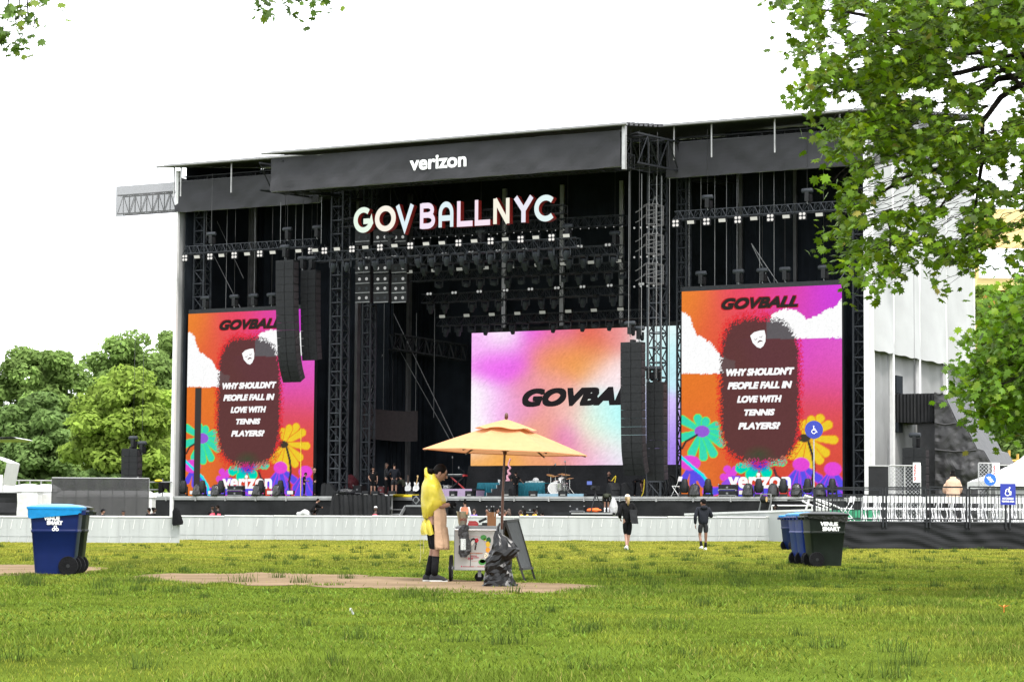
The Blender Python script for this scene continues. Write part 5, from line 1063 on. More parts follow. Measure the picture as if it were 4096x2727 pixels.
for i in range(6): t.part('tread', MB().bx(u0-.05-.17*(5-i)*.0+.0, u1, -2.6+i*.3, -2.35+i*.3, .25+i*.28, .30+i*.28), M['steel'])
for u in (u0-.08, u1+.04): t.part('stringer', MB().beam((u, -2.9, .0), (u, -.9, 1.85), .06, .2), M['steel'])
t.part('post', MB().cyl((u0, -.8, 0), (u0, -.8, ZD), .06, 8), M['alu'])
a, c = Q(K1, 2110, 838, -.9), Q(K1, 2270, 655, -.9); t = T('subwoofer', 'black subwoofer with white diamond round its cone below the guitars', 'loudspeaker', ((a.x+c.x)/2, -.9, a.z), 'S'); t.part('cabinet', MB().bx(a.x, c.x, -.9, -.3, a.z, c.z), M['speaker'])
cx_, cz_, rr_ = (a.x+c.x)/2, (a.z+c.z)/2, (c.x-a.x)*.46; t.part('diamond_panel', MB().prism([(cx_-rr_, cz_), (cx_, cz_-rr_), (cx_+rr_, cz_), (cx_, cz_+rr_)], lambda x_, y_, d: Vector((x_, -.9+d, y_)), -.02, -.005), M['steel']); t.part('cone', MB().lathe([(.01, .03), (rr_*.5, -.03), (rr_*.55, -.035)], (cx_, -.92, cz_), 16, 'Y'), M['box'])
t = T('subwoofer_shelf', 'steel shelf carrying the subwoofer below the deck edge', 'shelf', (cx_, -.6, 0), 'S'); t.part('shelf', MB().bx(a.x-.4, c.x+2.0, -1.0, -.1, a.z-.12, a.z-.01), M['steel']); t.part('cloth', MB().bx(a.x-.4, c.x+2.0, -.97, -.94, 0, a.z-.13), M['skirt'])
# yellow tape edge, cables
a, c = Q(K1, 1770, 640, .02), Q(K1, 2255, 640, .02); solo('yellow_edge_strip', MB().bx(a.x, c.x, -.1, -.065, ZD-.04, ZD+.11), M['yellow'], 'yellow safety strip on the deck edge below the guitars', 'safety strip', space='S')
for lab, pts, w in (('thin yellow cable hanging down the right of the left video screen', ((1225-25, 1345-1345), (15, 400), (15, 680)), .35), ):
    b = MB().tube([Q(K1, x, y, w) for x, y in ((20, -600), (16, 100), (15, 500), (12, 680))], .03, 4); solo('yellow_cable', b, M['yellow'], lab, 'cable', space='S')
b = MB().tube([Q(K3, x, y, 2.4) for x, y in ((770, 405), (835, 320), (835, 350), (818, 440), (815, 560))], .03, 4); solo('yellow_cable', b, M['yellow'], 'looped yellow cable held by the bald man', 'cable', space='S')
b = MB().tube([Q(K3, x, y, 1.2) for x, y in ((1285, 375), (1280, 480), (1265, 590), (1235, 650))], .03, 4); solo('yellow_cable', b, M['yellow'], 'yellow cable hanging to the deck left of the road case', 'cable', space='S')
b = MB()
for i in range(9): 
    c_ = Q(K3, 1490+26*i, 520, 1.2); b.tube([c_+Vector((.45*math.sin(g)*(.6+.05*i), .3*math.cos(i), -.7*math.cos(g)+.1)) for g in [math.pi*2*k_/14 for k_ in range(15)]], .04, 5, False)
b.v = [Vector((v.x, v.y, max(v.z, ZD+.04))) for v in b.v]
solo('cable_coil', b, M['box'], 'loops of thick black cable hanging beside the road case and white chair', 'cable', space='S')
def chair(label, Mx, group=None):
    t = T('folding_chair', label, 'folding chair', M=Mx, group=group)
    t.part('seat', MB().box((0, .0, .44), (.40, .38, .025), Matrix.Rotation(R(4), 3, 'X')), M['chairw'], local=True)
    t.part('backrest', MB().slab(lambda a, c: Vector((-.2+.4*a, -.19-.02*math.sin(a*math.pi)-.05*c, .66+.2*c)), 6, 3, (0, .018, 0)), M['chairw'], local=True)
    for s in (-1, 1):
        t.part('back_leg', MB().tube([(s*.21, -.245, .86), (s*.21, -.17, .6), (s*.2, .02, .3), (s*.2, .24, .0)], .013, 6), M['chairw'], local=True); t.part('front_leg', MB().tube([(s*.19, .17, .43), (s*.19, -.02, .24), (s*.19, -.24, .0)], .013, 6), M['chairw'], local=True)
    t.part('crossbar', MB().cyl((-.2, .17, .1), (.2, .17, .1), .01, 6).cyl((-.2, -.16, .1), (.2, -.16, .1), .01, 6), M['chairw'], local=True); return t.o
p = Q(K4, 50, 330, .6); chair('white folding chair standing alone on the deck by the right video screen', SM @ Matrix.Translation((p.x, .6, ZD+.01)) @ Matrix.Rotation(R(70), 4, 'Z') @ Matrix.Scale(1.35, 4))
# handrails at both ends of the deck front
a, c = Q(K4, 1350, 560, -.3), Q(K4, 1505, 290, -.3); t = T('scaffold_gate', 'grey scaffold handrail frame with a lamp on the right deck edge', 'handrail', ((a.x+c.x)/2, -.3, a.z), 'S')
for u in (a.x, c.x): t.part('post', MB().tube([(u, -.3, c.z), (u, -.3, a.z+.5), (u-.12, -.3, a.z)], .05, 6), M['steel'])
t.part('rail', MB().cyl((a.x, -.3, a.z+.95), (c.x+9*0, -.3, a.z+.95), .04, 6).cyl((a.x, -.3, ZD-.15), (c.x, -.3, ZD-.15), .04, 6), M['steel'])
p = Q(K4, 1400, 375, -.5); t.part('lamp', MB().lathe([(.1, -.22), (.2, -.15), (.2, .12), (.17, .14)], (p.x, -.5, p.z), 14, 'X'), M['box']); t.part('lamp_glass', MB().lathe([(.15, .142), (.15, .15)], (p.x, -.5, p.z), 14, 'X'), emit('warm_lamp', (1, .7, .3), .9))
a = Q(K4, 1520, 475, -.35); c = Q(K4, 2150, 475, -.35); solo('long_handrail', MB().cyl((a.x, -.35, a.z), (c.x, -.35, a.z), .045, 6).cyl((a.x, -.35, 0), (a.x, -.35, a.z), .04, 6).cyl((c.x, -.35, 0), (c.x, -.35, a.z), .04, 6), M['white'], 'long white handrail tube before the right stage skirt', 'handrail', space='S')
a, c = Q(K6, 690, 960, -.2), Q(K6, 920, 605, -.2); t = T('deck_handrail', 'steel handrail at the left end of the deck', 'handrail', (a.x, -.2, ZD), 'S')
e = Q(K6, 1325, 690, -.2); t.part('post', MB().tube([(a.x, -.2, c.z+.1), (a.x, -.2, ZD+.5), (a.x-.25, -.2, ZD-.1)], .05, 6), M['steel']); t.part('post', MB().cyl((c.x, 1.2, ZD), (c.x, 1.2, c.z), .04, 6), M['steel'])
t.part('rail', MB().cyl((a.x, -.2, Q(K6, 700, 680, -.2).z), (e.x, -.2, Q(K6, 700, 680, -.2).z), .04, 6), M['steel']); t.part('rail', MB().cyl((a.x, -.2, Q(K6, 700, 820, -.2).z), (Q(K6, 1090, 820, -.2).x, -.2, Q(K6, 700, 820, -.2).z), .04, 6), M['steel'])
a, c = Q(K6, 1100, 890, -.15), Q(K6, 1290, 690, -.15); b = MB().slab(lambda p_, q_: Vector((a.x+(c.x-a.x)*p_, -.3-.1*math.sin(p_*6.28*2), c.z-(c.z-a.z)*q_*(.75+.25*math.sin(p_*6.28+.8)))), 16, 6, (0, .12, 0)); solo('hanging_bag', b, M['cblack'], 'black bag hanging on the handrail at the left end of the deck', 'bag', space='S')
p = Q(K6, 1078, 655, -.2); solo('baseball_cap', MB().ball((p.x, -.2, p.z), (.3, .2, .09), 10, 6), M['yellow'], 'flat yellow cap on top of the left deck handrail', 'cap', space='S')
t = T('broken_barricade', 'white barricade frame leaning askew behind the black railing', 'barricade', (Q(K4, 2080, 540, -6).x, -6, 0), 'S')
def kq(x, y): return Q(K4, x, y, -6.0)
t.part('frame', MB().tube([kq(2000, 405), kq(2040, 315), kq(2420, 440), kq(2640, 540)], .05, 6).tube([kq(2000, 405), kq(2150, 475), kq(2420, 560), kq(2480, 590)], .05, 6).cyl(kq(2120, 340), kq(2055, 545), .06, 6), M['white'])
t.part('bars', MB().cyl(kq(2170, 370), kq(2440, 480), .045, 6).cyl(kq(2180, 420), kq(2420, 520), .045, 6).cyl(kq(2260, 450), kq(2210, 545), .04, 6).cyl(kq(2330, 520), kq(2360, 430), .04, 6), M['white'])
# ------------------------------------------------------------------ white crowd fence
def fence(label, x0, x1, Y, h, seglen=2.35):
    p, q = GX(x0, Y), GX(x1, Y); n = max(1, round((q-p).length/seglen)); t = T('crowd_fence', label, 'fence', p, group='white covered crowd fences')
    for i in range(n):
        a, b_ = p.lerp(q, i/n), p.lerp(q, (i+1)/n); dz = rnd.uniform(-.012, .012)
        s = t.part('panel', MB().bx(a.x-.001, b_.x-.004, Y+rnd.uniform(0, .008), Y+.03, a.z+.01, a.z+h-.06+dz), M['fence'])
        b = MB().bx(a.x+.01, b_.x-.01, Y-.03, Y+.08, a.z+h-.06+dz, a.z+h+dz); t.part('top_rail', b, M['fencerail'], s)
        b = MB(); k = int((b_.x-a.x)/.42)
        for j in range(k+1): x = a.x+.05+(b_.x-a.x-.1)*j/k; b.bx(x-.009, x+.009, Y-.008, Y-.002, a.z, a.z+h-.07)
        b.bx(a.x+.02, b_.x-.02, Y-.012, Y-.003, a.z+.28, a.z+.295)
        t.part('ribs', b, M['fence'], s)
        b = MB()
        for j in range(k):                               # tilted brace feet shining through the sheet
            x = a.x+.2+(b_.x-a.x-.1)*j/k
            if rnd.random() < .8: z1 = a.z+h-.1-rnd.uniform(0, .1); b.beam((x+.07, Y-.012, z1), (x, Y-.012, z1-.4), .022, .01)
            if rnd.random() < .6: b.beam((x-.05, Y-.012, a.z+.28), (x-.11, Y-.012, a.z+.05), .025, .01)
        if b.v: t.part('brace', b, M['fencerail'], s)
    return t
fence('long white covered crowd fence across the field before the stage', 700, 3260, 116.5, 1.24)
fence('nearer white crowd fence at the left, passing behind the blue bin', -260, 719, 99, 1.14)
p, q = GX(560, 135), GX(3320, 127); b = MB()
t = T('crowd_fence', 'second white fence rail running behind the long fence towards the right', 'fence', GX(2600, 124), group='white covered crowd fences')
a, c = P(2740, 2056, 123), P(3330, 2036, 112); t.part('top_rail', MB().beam(a, c, .1, .1), M['fencerail']); t.part('panel', MB().slab(lambda s, v: Vector((a.x+(c.x-a.x)*s, a.y+(c.y-a.y)*s, (a.z+(c.z-a.z)*s-.05)*v)), 12, 2, (0, .03, 0)), M['fence'])
b = MB().loft([[Vector((math.cos(g)*r*.8, math.sin(g)*.1, z)) for g in [2*math.pi*i/10 for i in range(10)]] for z, r in ((0, .26), (.1, .3), (.35, .24), (.6, .2), (.72, .1))]); b.xf(Matrix.Translation(P(712, 2099, 98.8)) @ Matrix.Rotation(-.15, 4, 'Y'))
solo('hanging_bag', b, M['cblack'], 'black bag hanging over the end of the nearer white fence', 'bag')
# ------------------------------------------------------------------ accessible viewing platform on the right
PY = 80.5; pa = GX(3340, PY); pe = GX(4420, PY); pz = P(3700, 2084, PY).z
t = T('viewing_platform', 'raised viewing platform with black skirt and black railings on the right', 'platform', (pa.x, PY, 0))
t.part('deck', MB().bx(pa.x, pe.x, PY+.05, PY+8, pz-.12, pz), M['steel'])
t.part('skirt', MB().slab(lambda a, c: Vector((pa.x+(pe.x-pa.x)*a, PY-.02-.03*math.sin(a*41+c*7+2*math.sin(a*13))*math.sin(math.pi*c)-.012*math.sin(c*22+a*31+3*math.sin(a*17)), .02+(pz-.05)*c)), 120, 16, (0, .03, 0)), M['skirt'])
for i in range(6): x = pa.x+.3+i*(pe.x-pa.x-.6)/5; t.part('leg', MB().cyl((x, PY+.5, 0), (x, PY+.5, pz-.12), .05, 6), M['steel'])
rails = [(3330, 3532), (3545, 3706), (3720, 3866), (3878, 4023), (4040, 4190)]
for i, (x0, x1) in enumerate(rails):
    a, c = GX(x0, PY-.04), GX(x1, PY-.04); Y = PY-.06
    zt, zm, zl = P(x0, 1946, PY).z-(.02 if i < 2 else 0), P(x0, 1977, PY).z, P(x0, 2076, PY).z
    b = MB().bx(a.x, c.x, Y-.025, Y+.025, zt-.03, zt+.02).bx(a.x, c.x, Y-.02, Y+.02, zm-.025, zm+.02).bx(a.x, c.x, Y-.02, Y+.02, zl-.02, zl+.02)
    rl = t.part('railing', b, M['black'])
    b = MB(); n = 10
    for j in range(1, n): x = a.x+(c.x-a.x)*j/n; b.bx(x-.011, x+.011, Y-.011, Y+.011, zl, zm)
    t.part('bars', b, M['black'], rl)
    for x in (a.x, c.x): t.part('post', MB().bx(x-.028, x+.028, Y-.03, Y+.03, pz-.22, zt), M['black'], rl)
for x0, x1 in ((3262, 3520), (3524, 3680), (3690, 3860), (3870, 4020), (4030, 4180)):         # rear railing, farther back
    Y = PY+7.6; a, c = GX(x0, Y), GX(x1, Y); zt, zm = P(x0, 1956, Y).z, P(x0, 1987, Y).z; b = MB().bx(a.x, c.x, Y-.02, Y+.02, zt-.025, zt+.02).bx(a.x, c.x, Y-.02, Y+.02, zm-.02, zm+.02).bx(a.x, c.x, Y-.02, Y+.02, pz+.1, pz+.14)
    rl = t.part('rear_railing', b, M['black']); b = MB()
    for j in range(11): x = a.x+(c.x-a.x)*j/10; b.bx(x-.013, x+.013, Y-.013, Y+.013, pz if j % 10 == 0 else pz+.12, zt if j % 10 == 0 else zm)
    t.part('bars', b, M['black'], rl)
Y0, Y1 = PY+.4, PY+7.4
b = MB(); a, c = GX(3270, PY+.1), GX(3270, PY+7.6); zt = P(3260, 1950, PY).z
e0 = GX(3256, PY); b.bx(e0.x-.03, e0.x+.03, PY-.06, PY, gz(e0.x), zt)
for z in (zt, zt-.35, pz+.1): b.beam((e0.x, PY, z), (e0.x, PY+7.6, z), .04)
b.bx(e0.x, pa.x+.3, PY-.06, PY-.02, zt-.03, zt+.02).bx(e0.x, pa.x+.3, PY-.06, PY-.02, zt-.37, zt-.33).bx(e0.x, pa.x+.3, PY-.06, PY-.02, pz+.08, pz+.12)
for j in range(9): x = e0.x+(pa.x+.3-e0.x)*j/8; b.bx(x-.012, x+.012, PY-.05, PY-.03, pz+.1, zt-.35)
t.part('end_railing', b, M['black'])
g0 = GX(3300, 96); t2 = T('green_barrier', 'green plastic barrier row seen through the black railing', 'barrier', GX(3440, 92))
a, c = P(3320, 2075, 92), P(3520, 2040, 92); t2.part('panel', MB().bx(a.x, c.x, 92, 92.1, gz(20), c.z), mat('green_plastic', (.02, .20, .10), .5, var=.3)); t2.part('foot', MB().bx(a.x, a.x+.3, 91.8, 92.4, gz(20)-.0, gz(20)+.1).bx(c.x-.3, c.x, 91.8, 92.4, gz(20), gz(20)+.1), M['black'])
first = chair('x', Matrix(), group='white folding chairs on the viewing platform')
nch = 0
xs_ = [3475+60.3*i for i in range(11)]
for r, Y in enumerate((PY+1.1, PY+2.2, PY+3.4)):
    for i, x in enumerate(xs_):
        p_ = GX(x+(0, 9, -7)[r]+rnd.uniform(-3, 3), Y); Mx = Matrix.Translation((p_.x, Y, pz)) @ Matrix.Rotation(R(rnd.uniform(-7, 7)), 4, 'Z')
        lab = '%s white folding chair from the left in the %s row on the viewing platform' % (ORD[i+1], ('front', 'middle', 'back')[r])
        if nch == 0: first.matrix_world = Mx; first['label'] = lab
        else: dup(first, Mx, lab)
        nch += 1
p_ = GX(3488, PY+2.6); chair_b = chair('white folding chair set askew at the left end of the rows', Matrix.Translation((p_.x-.9, PY+2.6, pz)) @ Matrix.Rotation(R(60), 4, 'Z'))
m, h = onground(3813, 1876, PY+5.5, 0); m = Matrix.Translation((GX(3813, PY+5.5).x, PY+5.5, pz)); hh = P(3813, 1876, PY+5.5).z-pz
opon = mat('orange_poncho', (.70, .47, .32), .35, var=.12, scale=3, trans=.35, bump=.3)
t = person('person in a thin orange rain poncho seen from behind on the viewing platform', m, hh, top=('cgrey', 'short'), bottom=('cgrey', 'long'), hair=('hdark', 'long'), fat=1.2, pose=dict(ell=(-.27, .06, 1.13), wrl=(-.2, .25, 1.1), elr=(.28, .06, 1.13), wrr=(.22, .28, 1.15)))
k = hh/1.75; rr = random.Random(4)
rg = []
for z, rx, ry, cy in ((.62, .22, .18, 0), (.7, .225, .19, 0), (.9, .23, .20, .02), (1.1, .24, .20, .03), (1.28, .27, .18, .0), (1.38, .24, .14, -.01), (1.46, .10, .11, -.02), (1.50, .10, .10, -.02)):
    rg.append([Vector((math.cos(g)*rx*k*(1+.05*math.sin(g*7+z*9)), (cy+math.sin(g)*ry*(1+.06*math.sin(g*9+z*5)))*k, z*k)) for g in [2*math.pi*i/28 for i in range(28)]])
b = MB().loft(rg, caps=False); t.part('poncho', b, opon, local=True, smooth=2)
for s in (-1, 1): t.part('poncho_sleeve', MB().tube([(s*.17*k, 0, 1.34*k), (s*.25*k, .05*k, 1.12*k), (s*.24*k, .16*k, 1.0*k)], [.08*k, .085*k, .08*k], 12), opon, local=True, smooth=2)
# signs
blue = mat('sign_blue', (.009, .022, .26), .5, var=.04); wsign = mat('sign_white', (.85, .85, .85), .5, var=.02)
def wheel_sym(b, fn, old=True):
    pl = lambda pts, w_: [b.add(*seg2(fn, pts[i], pts[i+1], w_)) for i in range(len(pts)-1)]
    def seg2(fn, p, q, w_):
        p, q = Vector(p), Vector(q); d = (q-p).normalized(); n = Vector((-d.y, d.x))*w_/2; p2, q2 = p-d*w_*.3, q+d*w_*.3
        seg2.k = getattr(seg2, 'k', 0)+1; return [fn(v.x, v.y, seg2.k*.0006) for v in (p2+n, q2+n, q2-n, p2-n)], [(0, 1, 2, 3)]
    pl(arc(-.08, -.28, .38, .38, 95 if old else 120, 340 if old else 395, 20), .11)
    hc = (-.08, .68) if old else (.28, .62); b.add([fn(x, y, 0) for x, y in arc(hc[0], hc[1], .13, .13, 0, 330, 11)], [tuple(range(12))])
    if old: pl([(-.08, .5), (-.05, -.02), (.34, -.02), (.5, -.42), (.6, -.38)], .13); pl([(-.06, .22), (.28, .22)], .09)
    else: pl([(.24, .42), (.02, .02), (.46, -.02), (.42, -.55)], .15); pl([(.2, .44), (-.25, .36), (-.42, .12)], .12)
a, c = P(4002, 2018, PY-.15), P(4062, 1934, PY-.15); X0, X1, Z0, Z1 = a.x, c.x, a.z, c.z
t = T('information_sign', 'blue rectangular sign with white wheelchair symbol and words on the platform railing', 'sign', ((X0+X1)/2, PY-.15, Z0))
t.part('board', MB().bx(X0, X1, PY-.15, PY-.12, Z0, Z1), blue)
b = MB(); cx_, cz_, s_ = (X0+X1)/2, Z0+(Z1-Z0)*.63, (X1-X0)*.40
wheel_sym(b, lambda x, y, d: Vector((cx_+x*s_, PY-.156-d, cz_+y*s_)), False)
W_ = X1-X0; text(b, 'ACCESSIBLE', (X0+W_*.12, PY-.156, Z0+W_*.36), (W_*.74, 0, 0), (0, 0, W_*.12), .05); text(b, 'VIEWING AREA', (X0+W_*.08, PY-.156, Z0+W_*.17), (W_*.83, 0, 0), (0, 0, W_*.12), .05)
t.part('symbol', b, wsign)
def roundsign(label, px, py, r_px, Y, pole_to, kind):
    c = P(px, py, Y); r = r_px*Y/F; t = T('round_sign', label, 'sign', (c.x, Y, 0)); t.part('disc', MB().lathe([(r, 0), (r, .03)], (c.x, Y, c.z), 40, 'Y'), blue if kind == 'wheel' else mat('sign_bright_blue', (.01, .11, .72), .45))
    b = MB()
    if kind == 'wheel': wheel_sym(b, lambda x, y, d: Vector((c.x+x*r*.55, Y-.006-d, c.z+(y-.05)*r*.60)))
    else:                                                # two signing hands
        for s, ox, oz in ((1, -.22, .12), (-1, .2, -.08)):
            for (x0, y0, x1, y1, w_) in ((0, 0, .0, 0, .34), (-.2, .1, -.38, .3, .13), (0, .15, -.05, .42, .13), (.15, .1, .25, .38, .12), (.2, -.05, .42, .05, .12)):
                q = arc(c.x+(ox+s*x0)*r, c.z+(oz+s*y0)*r, w_*r*.55, w_*r*.55, 0, 330, 11); b.add([Vector((x_, Y-.006, z_)) for x_, z_ in q], [tuple(range(12))])
                p0, p1 = Vector((ox+s*x0, oz+s*y0)), Vector((ox+s*x1, oz+s*y1))
                if (p1-p0).length > .01:
                    d = (p1-p0).normalized(); n = Vector((-d.y, d.x))*w_*.5; b.add([Vector((c.x+v.x*r, Y-.008, c.z+v.y*r)) for v in (p0+n, p1+n, p1-n, p0-n)], [(0, 1, 2, 3)])
    t.part('symbol', b, wsign); t.part('pole', MB().cyl((c.x, Y+.06, gz(c.x)), (c.x, Y+.06, c.z+r*.95), .022, 8), M['alu'])
roundsign('round blue wheelchair sign on a tall pole before the right video screen', 3256, 1718, 36, 84, 0, 'wheel')
roundsign('round bright blue sign with two white signing hands', 3961, 1917, 24, 95, 0, 'hands')
# ------------------------------------------------------------------ fences, tarp-covered structure, tent beyond the platform
mesh_m = mat('chain_link', (.34, .35, .36), .5, .3, var=.1)
def chainlink(label, x0, x1, ytop, Y, signed, tag_=None):
    a, c = GX(x0, Y), GX(x1, Y); zt = P((x0+x1)/2, ytop, Y).z; t = T('chain_link_fence', label, 'fence', a, group='chain-link fence panels')
    b = MB()
    for f in (0, .5, 1): x = a.x+(c.x-a.x)*f; b.cyl((x, Y, gz(x)), (x, Y, zt), .03, 6)
    b.cyl((a.x, Y, zt), (c.x, Y, zt), .03, 6); t.part('frame', b, M['alu'])
    b = MB(); H = zt-gz(a.x); L = c.x-a.x; k = int((L+H)/.16)
    for i in range(k):
        o = -H+i*.16
        for s in (0, 1):
            x0_, x1_ = max(0, o), min(L, o+H)
            if x1_ <= x0_: continue
            z0_, z1_ = x0_-o, x1_-o
            if s: z0_, z1_ = H-z0_, H-z1_
            b.tube([(a.x+x0_, Y, gz(a.x)+z0_), (a.x+x1_, Y, gz(a.x)+z1_)], .009, 3, False)
    t.part('mesh', b, mesh_m)
    if signed:
        p = P(*signed, Y-.05); w_ = .32; sp = t.part('notice', MB().bx(p.x-w_/2, p.x+w_/2, Y-.06, Y-.05, p.z-.42, p.z+.42), wsign); b = MB(); text(b, 'NATIONAL', (p.x-.03, Y-.066, p.z-.36), (0, 0, .72), (-.1, 0, 0), .1); t.part('lettering', b, M['red'], sp)
chainlink('chain-link fence panel with a white notice before the black speaker stack', 3557, 3683, 1862, 100, (3667, 1889))
chainlink('narrow chain-link fence panel behind the sign with signing hands', 3916, 3998, 1852, 102, (3984, 1890))
a, c = GX(3475, 101.5), GX(3557, 101.5); zt = P(3510, 1866, 101.5).z; t = T('dark_mesh_fence', 'dark mesh fence panel at the foot of the white right stage post', 'fence', a); t.part('cloth', MB().bx(a.x, c.x, 101.5, 101.53, gz(a.x), zt), M['skirt']); t.part('rail', MB().cyl((a.x, 101.5, zt+.03), (c.x, 101.5, zt+.03), .03, 6), M['alu'])
p, q = P(3985, 1860, 118), P(4200, 1855, 118); t = T('dark_mesh_fence', 'dark mesh fence behind the white tent', 'fence', (p.x, 118, 0)); t.part('cloth', MB().bx(p.x, q.x, 118, 118.03, gz(p.x), p.z-.03), M['skirt']); t.part('rail', MB().cyl((p.x, 118, p.z), (q.x, 118, p.z), .04, 6), M['alu'])
yel = mat('yellow_paint', (.50, .30, .05), .5, var=.12)
t = T('yellow_scaffold', 'yellow pipe scaffold rail behind the dark mesh fence on the right', 'scaffold', P(3960, 1850, 150))
b = MB(); a, c = P(3955, 1846, 150), P(4130, 1840, 150); b.cyl(a, c, .09, 6)
t.part('rail', b, yel)
for x, y in ((4000, 1812), (4036, 1800), (4070, 1815), (3962, 1835)): p = P(x, y, 150); t.part('post', MB().cyl((p.x, 150, 0), p, .09, 6), yel)
# stepped structure under black tarps
def SP(x, y): return SU(x, y, UR+3.2)
UA = UR+5.4; tar = mat('black_tarp', (.028, .0272, .0285), .5, var=.2, scale=.6, bump=.5, bscale=2.5)
fr = lambda x, y: S(x, y, 1.5)
out = [(3740, 1962), (3740, 1570), (3772, 1575), (3826, 1690), (3854, 1693), (3904, 1793), (3930, 1800), (3958, 1848), (3958, 1962)]
w0 = 4.0; b = MB(); pts = [S(x, y, w0) for x, y in out]; pts[0].z = pts[-1].z = 0
b.prism([(p.x, p.z) for p in pts], lambda x, y, d: Vector((x, d, y)), w0+.25, w0+5)
def ztop(u):
    q_ = pts[1:-1]
    for p_, r_ in zip(q_, q_[1:]):
        if p_.x <= u <= r_.x and r_.x > p_.x: return p_.z+(r_.z-p_.z)*(u-p_.x)/(r_.x-p_.x)
    return q_[0].z if u < q_[0].x else q_[-1].z
def crease(u, z): return .16*float(vnoise(u+9, z*1.3, .55, 61))+.09*float(vnoise(u*1.2+z*.8, z-u*.7, 1.3, 62))+.05*float(vnoise(u+z, z-u, 2.9, 63))
b.slab(lambda a_, c_: (lambda u_: Vector((u_, w0+crease(u_, ztop(u_)*c_), ztop(u_)*c_)))(pts[0].x+(pts[-1].x-pts[0].x)*a_), 50, 46, (0, .03, 0))
t = T('tarp_covered_stairs', 'stepped stair tower wrapped in black tarp beside the white side wall', 'stair tower', (pts[0].x, w0, 0), 'S'); t.part('tarp', b, tar)
def wrap(a_, c_):                                         # wrinkled skin over the front
    return None
b = MB()
for z in (1570, 1690, 1798): q = S(3740, z, w0); e = S(out[2][0] if z == 1570 else (3826 if z == 1690 else 3904), z+4, w0); b.tube([(q.x, w0-.02, q.z), ((q.x+e.x)/2, w0-.05, q.z-.12), (e.x, w0-.02, q.z-.04)], .05, 5)
t.part('tarp_seam', b, tar)
a, c = S(3565, 1690, w0+.6), S(3742, 1572, w0+.6); t.part('bridge_box', MB().slab(lambda p_, q_: Vector((a.x+(c.x-a.x)*p_, w0+.6+.05*math.sin(p_*80), a.z+(c.z-a.z)*q_)), 60, 3, (0, 3, 0)), M['skirt'])
a, c = S(3670, 1962, w0+.9), S(3742, 1690, w0+.9); t.part('scaffold_mesh', MB().bx(a.x, c.x, w0+.9, w0+.93, 0, c.z), mat('black_mesh', (.03, .03, .032), .8, alpha=.88))
b = MB(); n = 4
for i in range(n):
    z0, z1 = a.z*0+c.z*i/n, c.z*(i+1)/n; b.beam((a.x, w0+1.2, z0), (c.x, w0+1.2, z1), .07).beam((c.x, w0+1.2, z0), (a.x, w0+1.2, z1), .07).beam((a.x, w0+1.2, z1), (c.x, w0+1.2, z1), .07)
t.part('scaffold', b, M['black'])
b = MB(); cpt = P(4240, 1960, 100); zr0, zr1 = P(4000, 1935, 100).z, P(4010, 1918, 100).z
def tent(u, v):                                          # sagging pyramid roof
    x, y = u*2-1, v*2-1; r = max(abs(x), abs(y)); return Vector((cpt.x+x*2.75, 100+3+y*3, zr1+1.15*(1-r)**1.0+.9*(1-r)**4))
b.slab(tent, 24, 24, (0, 0, .02)); t = T('event_tent', 'white peaked event tent cut off by the right edge', 'tent', (cpt.x, 103, 0)); t.part('roof', b, M['white'])
b = MB().bx(cpt.x-2.75, cpt.x+2.75, 100.0, 100.03, zr1-.32, zr1-.003).bx(cpt.x-2.78, cpt.x-2.75, 100, 106, zr1-.32, zr1-.003); t.part('valance', b, M['white'])
t.part('side_wall', MB().bx(cpt.x-2.7, cpt.x+2.7, 100.2, 100.23, 0, zr1-.33), M['wfab'])
for sx in (-1, 1):
    for y in (100.15, 105.9): t.part('pole', MB().cyl((cpt.x+sx*2.68, y, 0), (cpt.x+sx*2.68, y, zr1), .04, 6), M['alu'])
# ------------------------------------------------------------------ left background: toilets behind mesh, tent, umbrella
YT = 128
toi = T('portable_toilet', 'x', 'portable toilet', group='white portable toilets left of the stage')
toi.part('cabin', MB().bx(-.55, .55, -.55, .55, .08, 2.05), M['white'], local=True); toi.part('roof', MB().loft([[Vector((sx*r, sy*r, z)) for sx, sy in ((-1, -1), (1, -1), (1, 1), (-1, 1))] for z, r in ((2.06, .6), (2.2, .55), (2.36, .35), (2.4, .2))]), M['white'], local=True)
dr = toi.part('door', MB().bx(-.4, .4, -.59, -.555, .15, 1.95), M['offwhite'], local=True); toi.part('handle', MB().bx(.28, .34, -.62, -.592, 1.0, 1.12), M['box'], sub=dr, local=True); toi.part('skid', MB().bx(-.55, -.4, -.6, .6, 0, .075).bx(.4, .55, -.6, .6, 0, .075), M['box'], local=True)
tp = [(25, 138), (70, 140), (112, 136), (150, 140), (185, 137), (270, 131), (315, 131), (355, 131), (400, 131), (440, 131), (485, 131), (530, 131), (570, 131), (640, 172), (672, 173)]
for i, (x, Y) in enumerate(tp):
    g_ = GX(x, Y); Mx = Matrix.Translation(g_) @ Matrix.Rotation(rnd.uniform(-.1, .1), 4, 'Z') @ Matrix.Scale(1.28 if Y > 135 else 1.1, 4)
    lab = ('%s white portable toilet from the left, in the open row' % ORD[i+1]) if i < 5 else ('%s white portable toilet from the left behind the dark mesh fence' % ORD[i-4]) if i < 13 else ('%s white toilet roof from the left beside the stage corner post' % ORD[i-12])
    if i == 0: toi.o.matrix_world = Mx; toi.o['label'] = lab
    else: dup(toi.o, Mx, lab)
a, c = GX(203, YT), GX(592, YT); zt = P(400, 1912, YT).z
t = T('dark_mesh_fence', 'tall dark see-through mesh fence before the toilets left of the stage', 'fence', a)
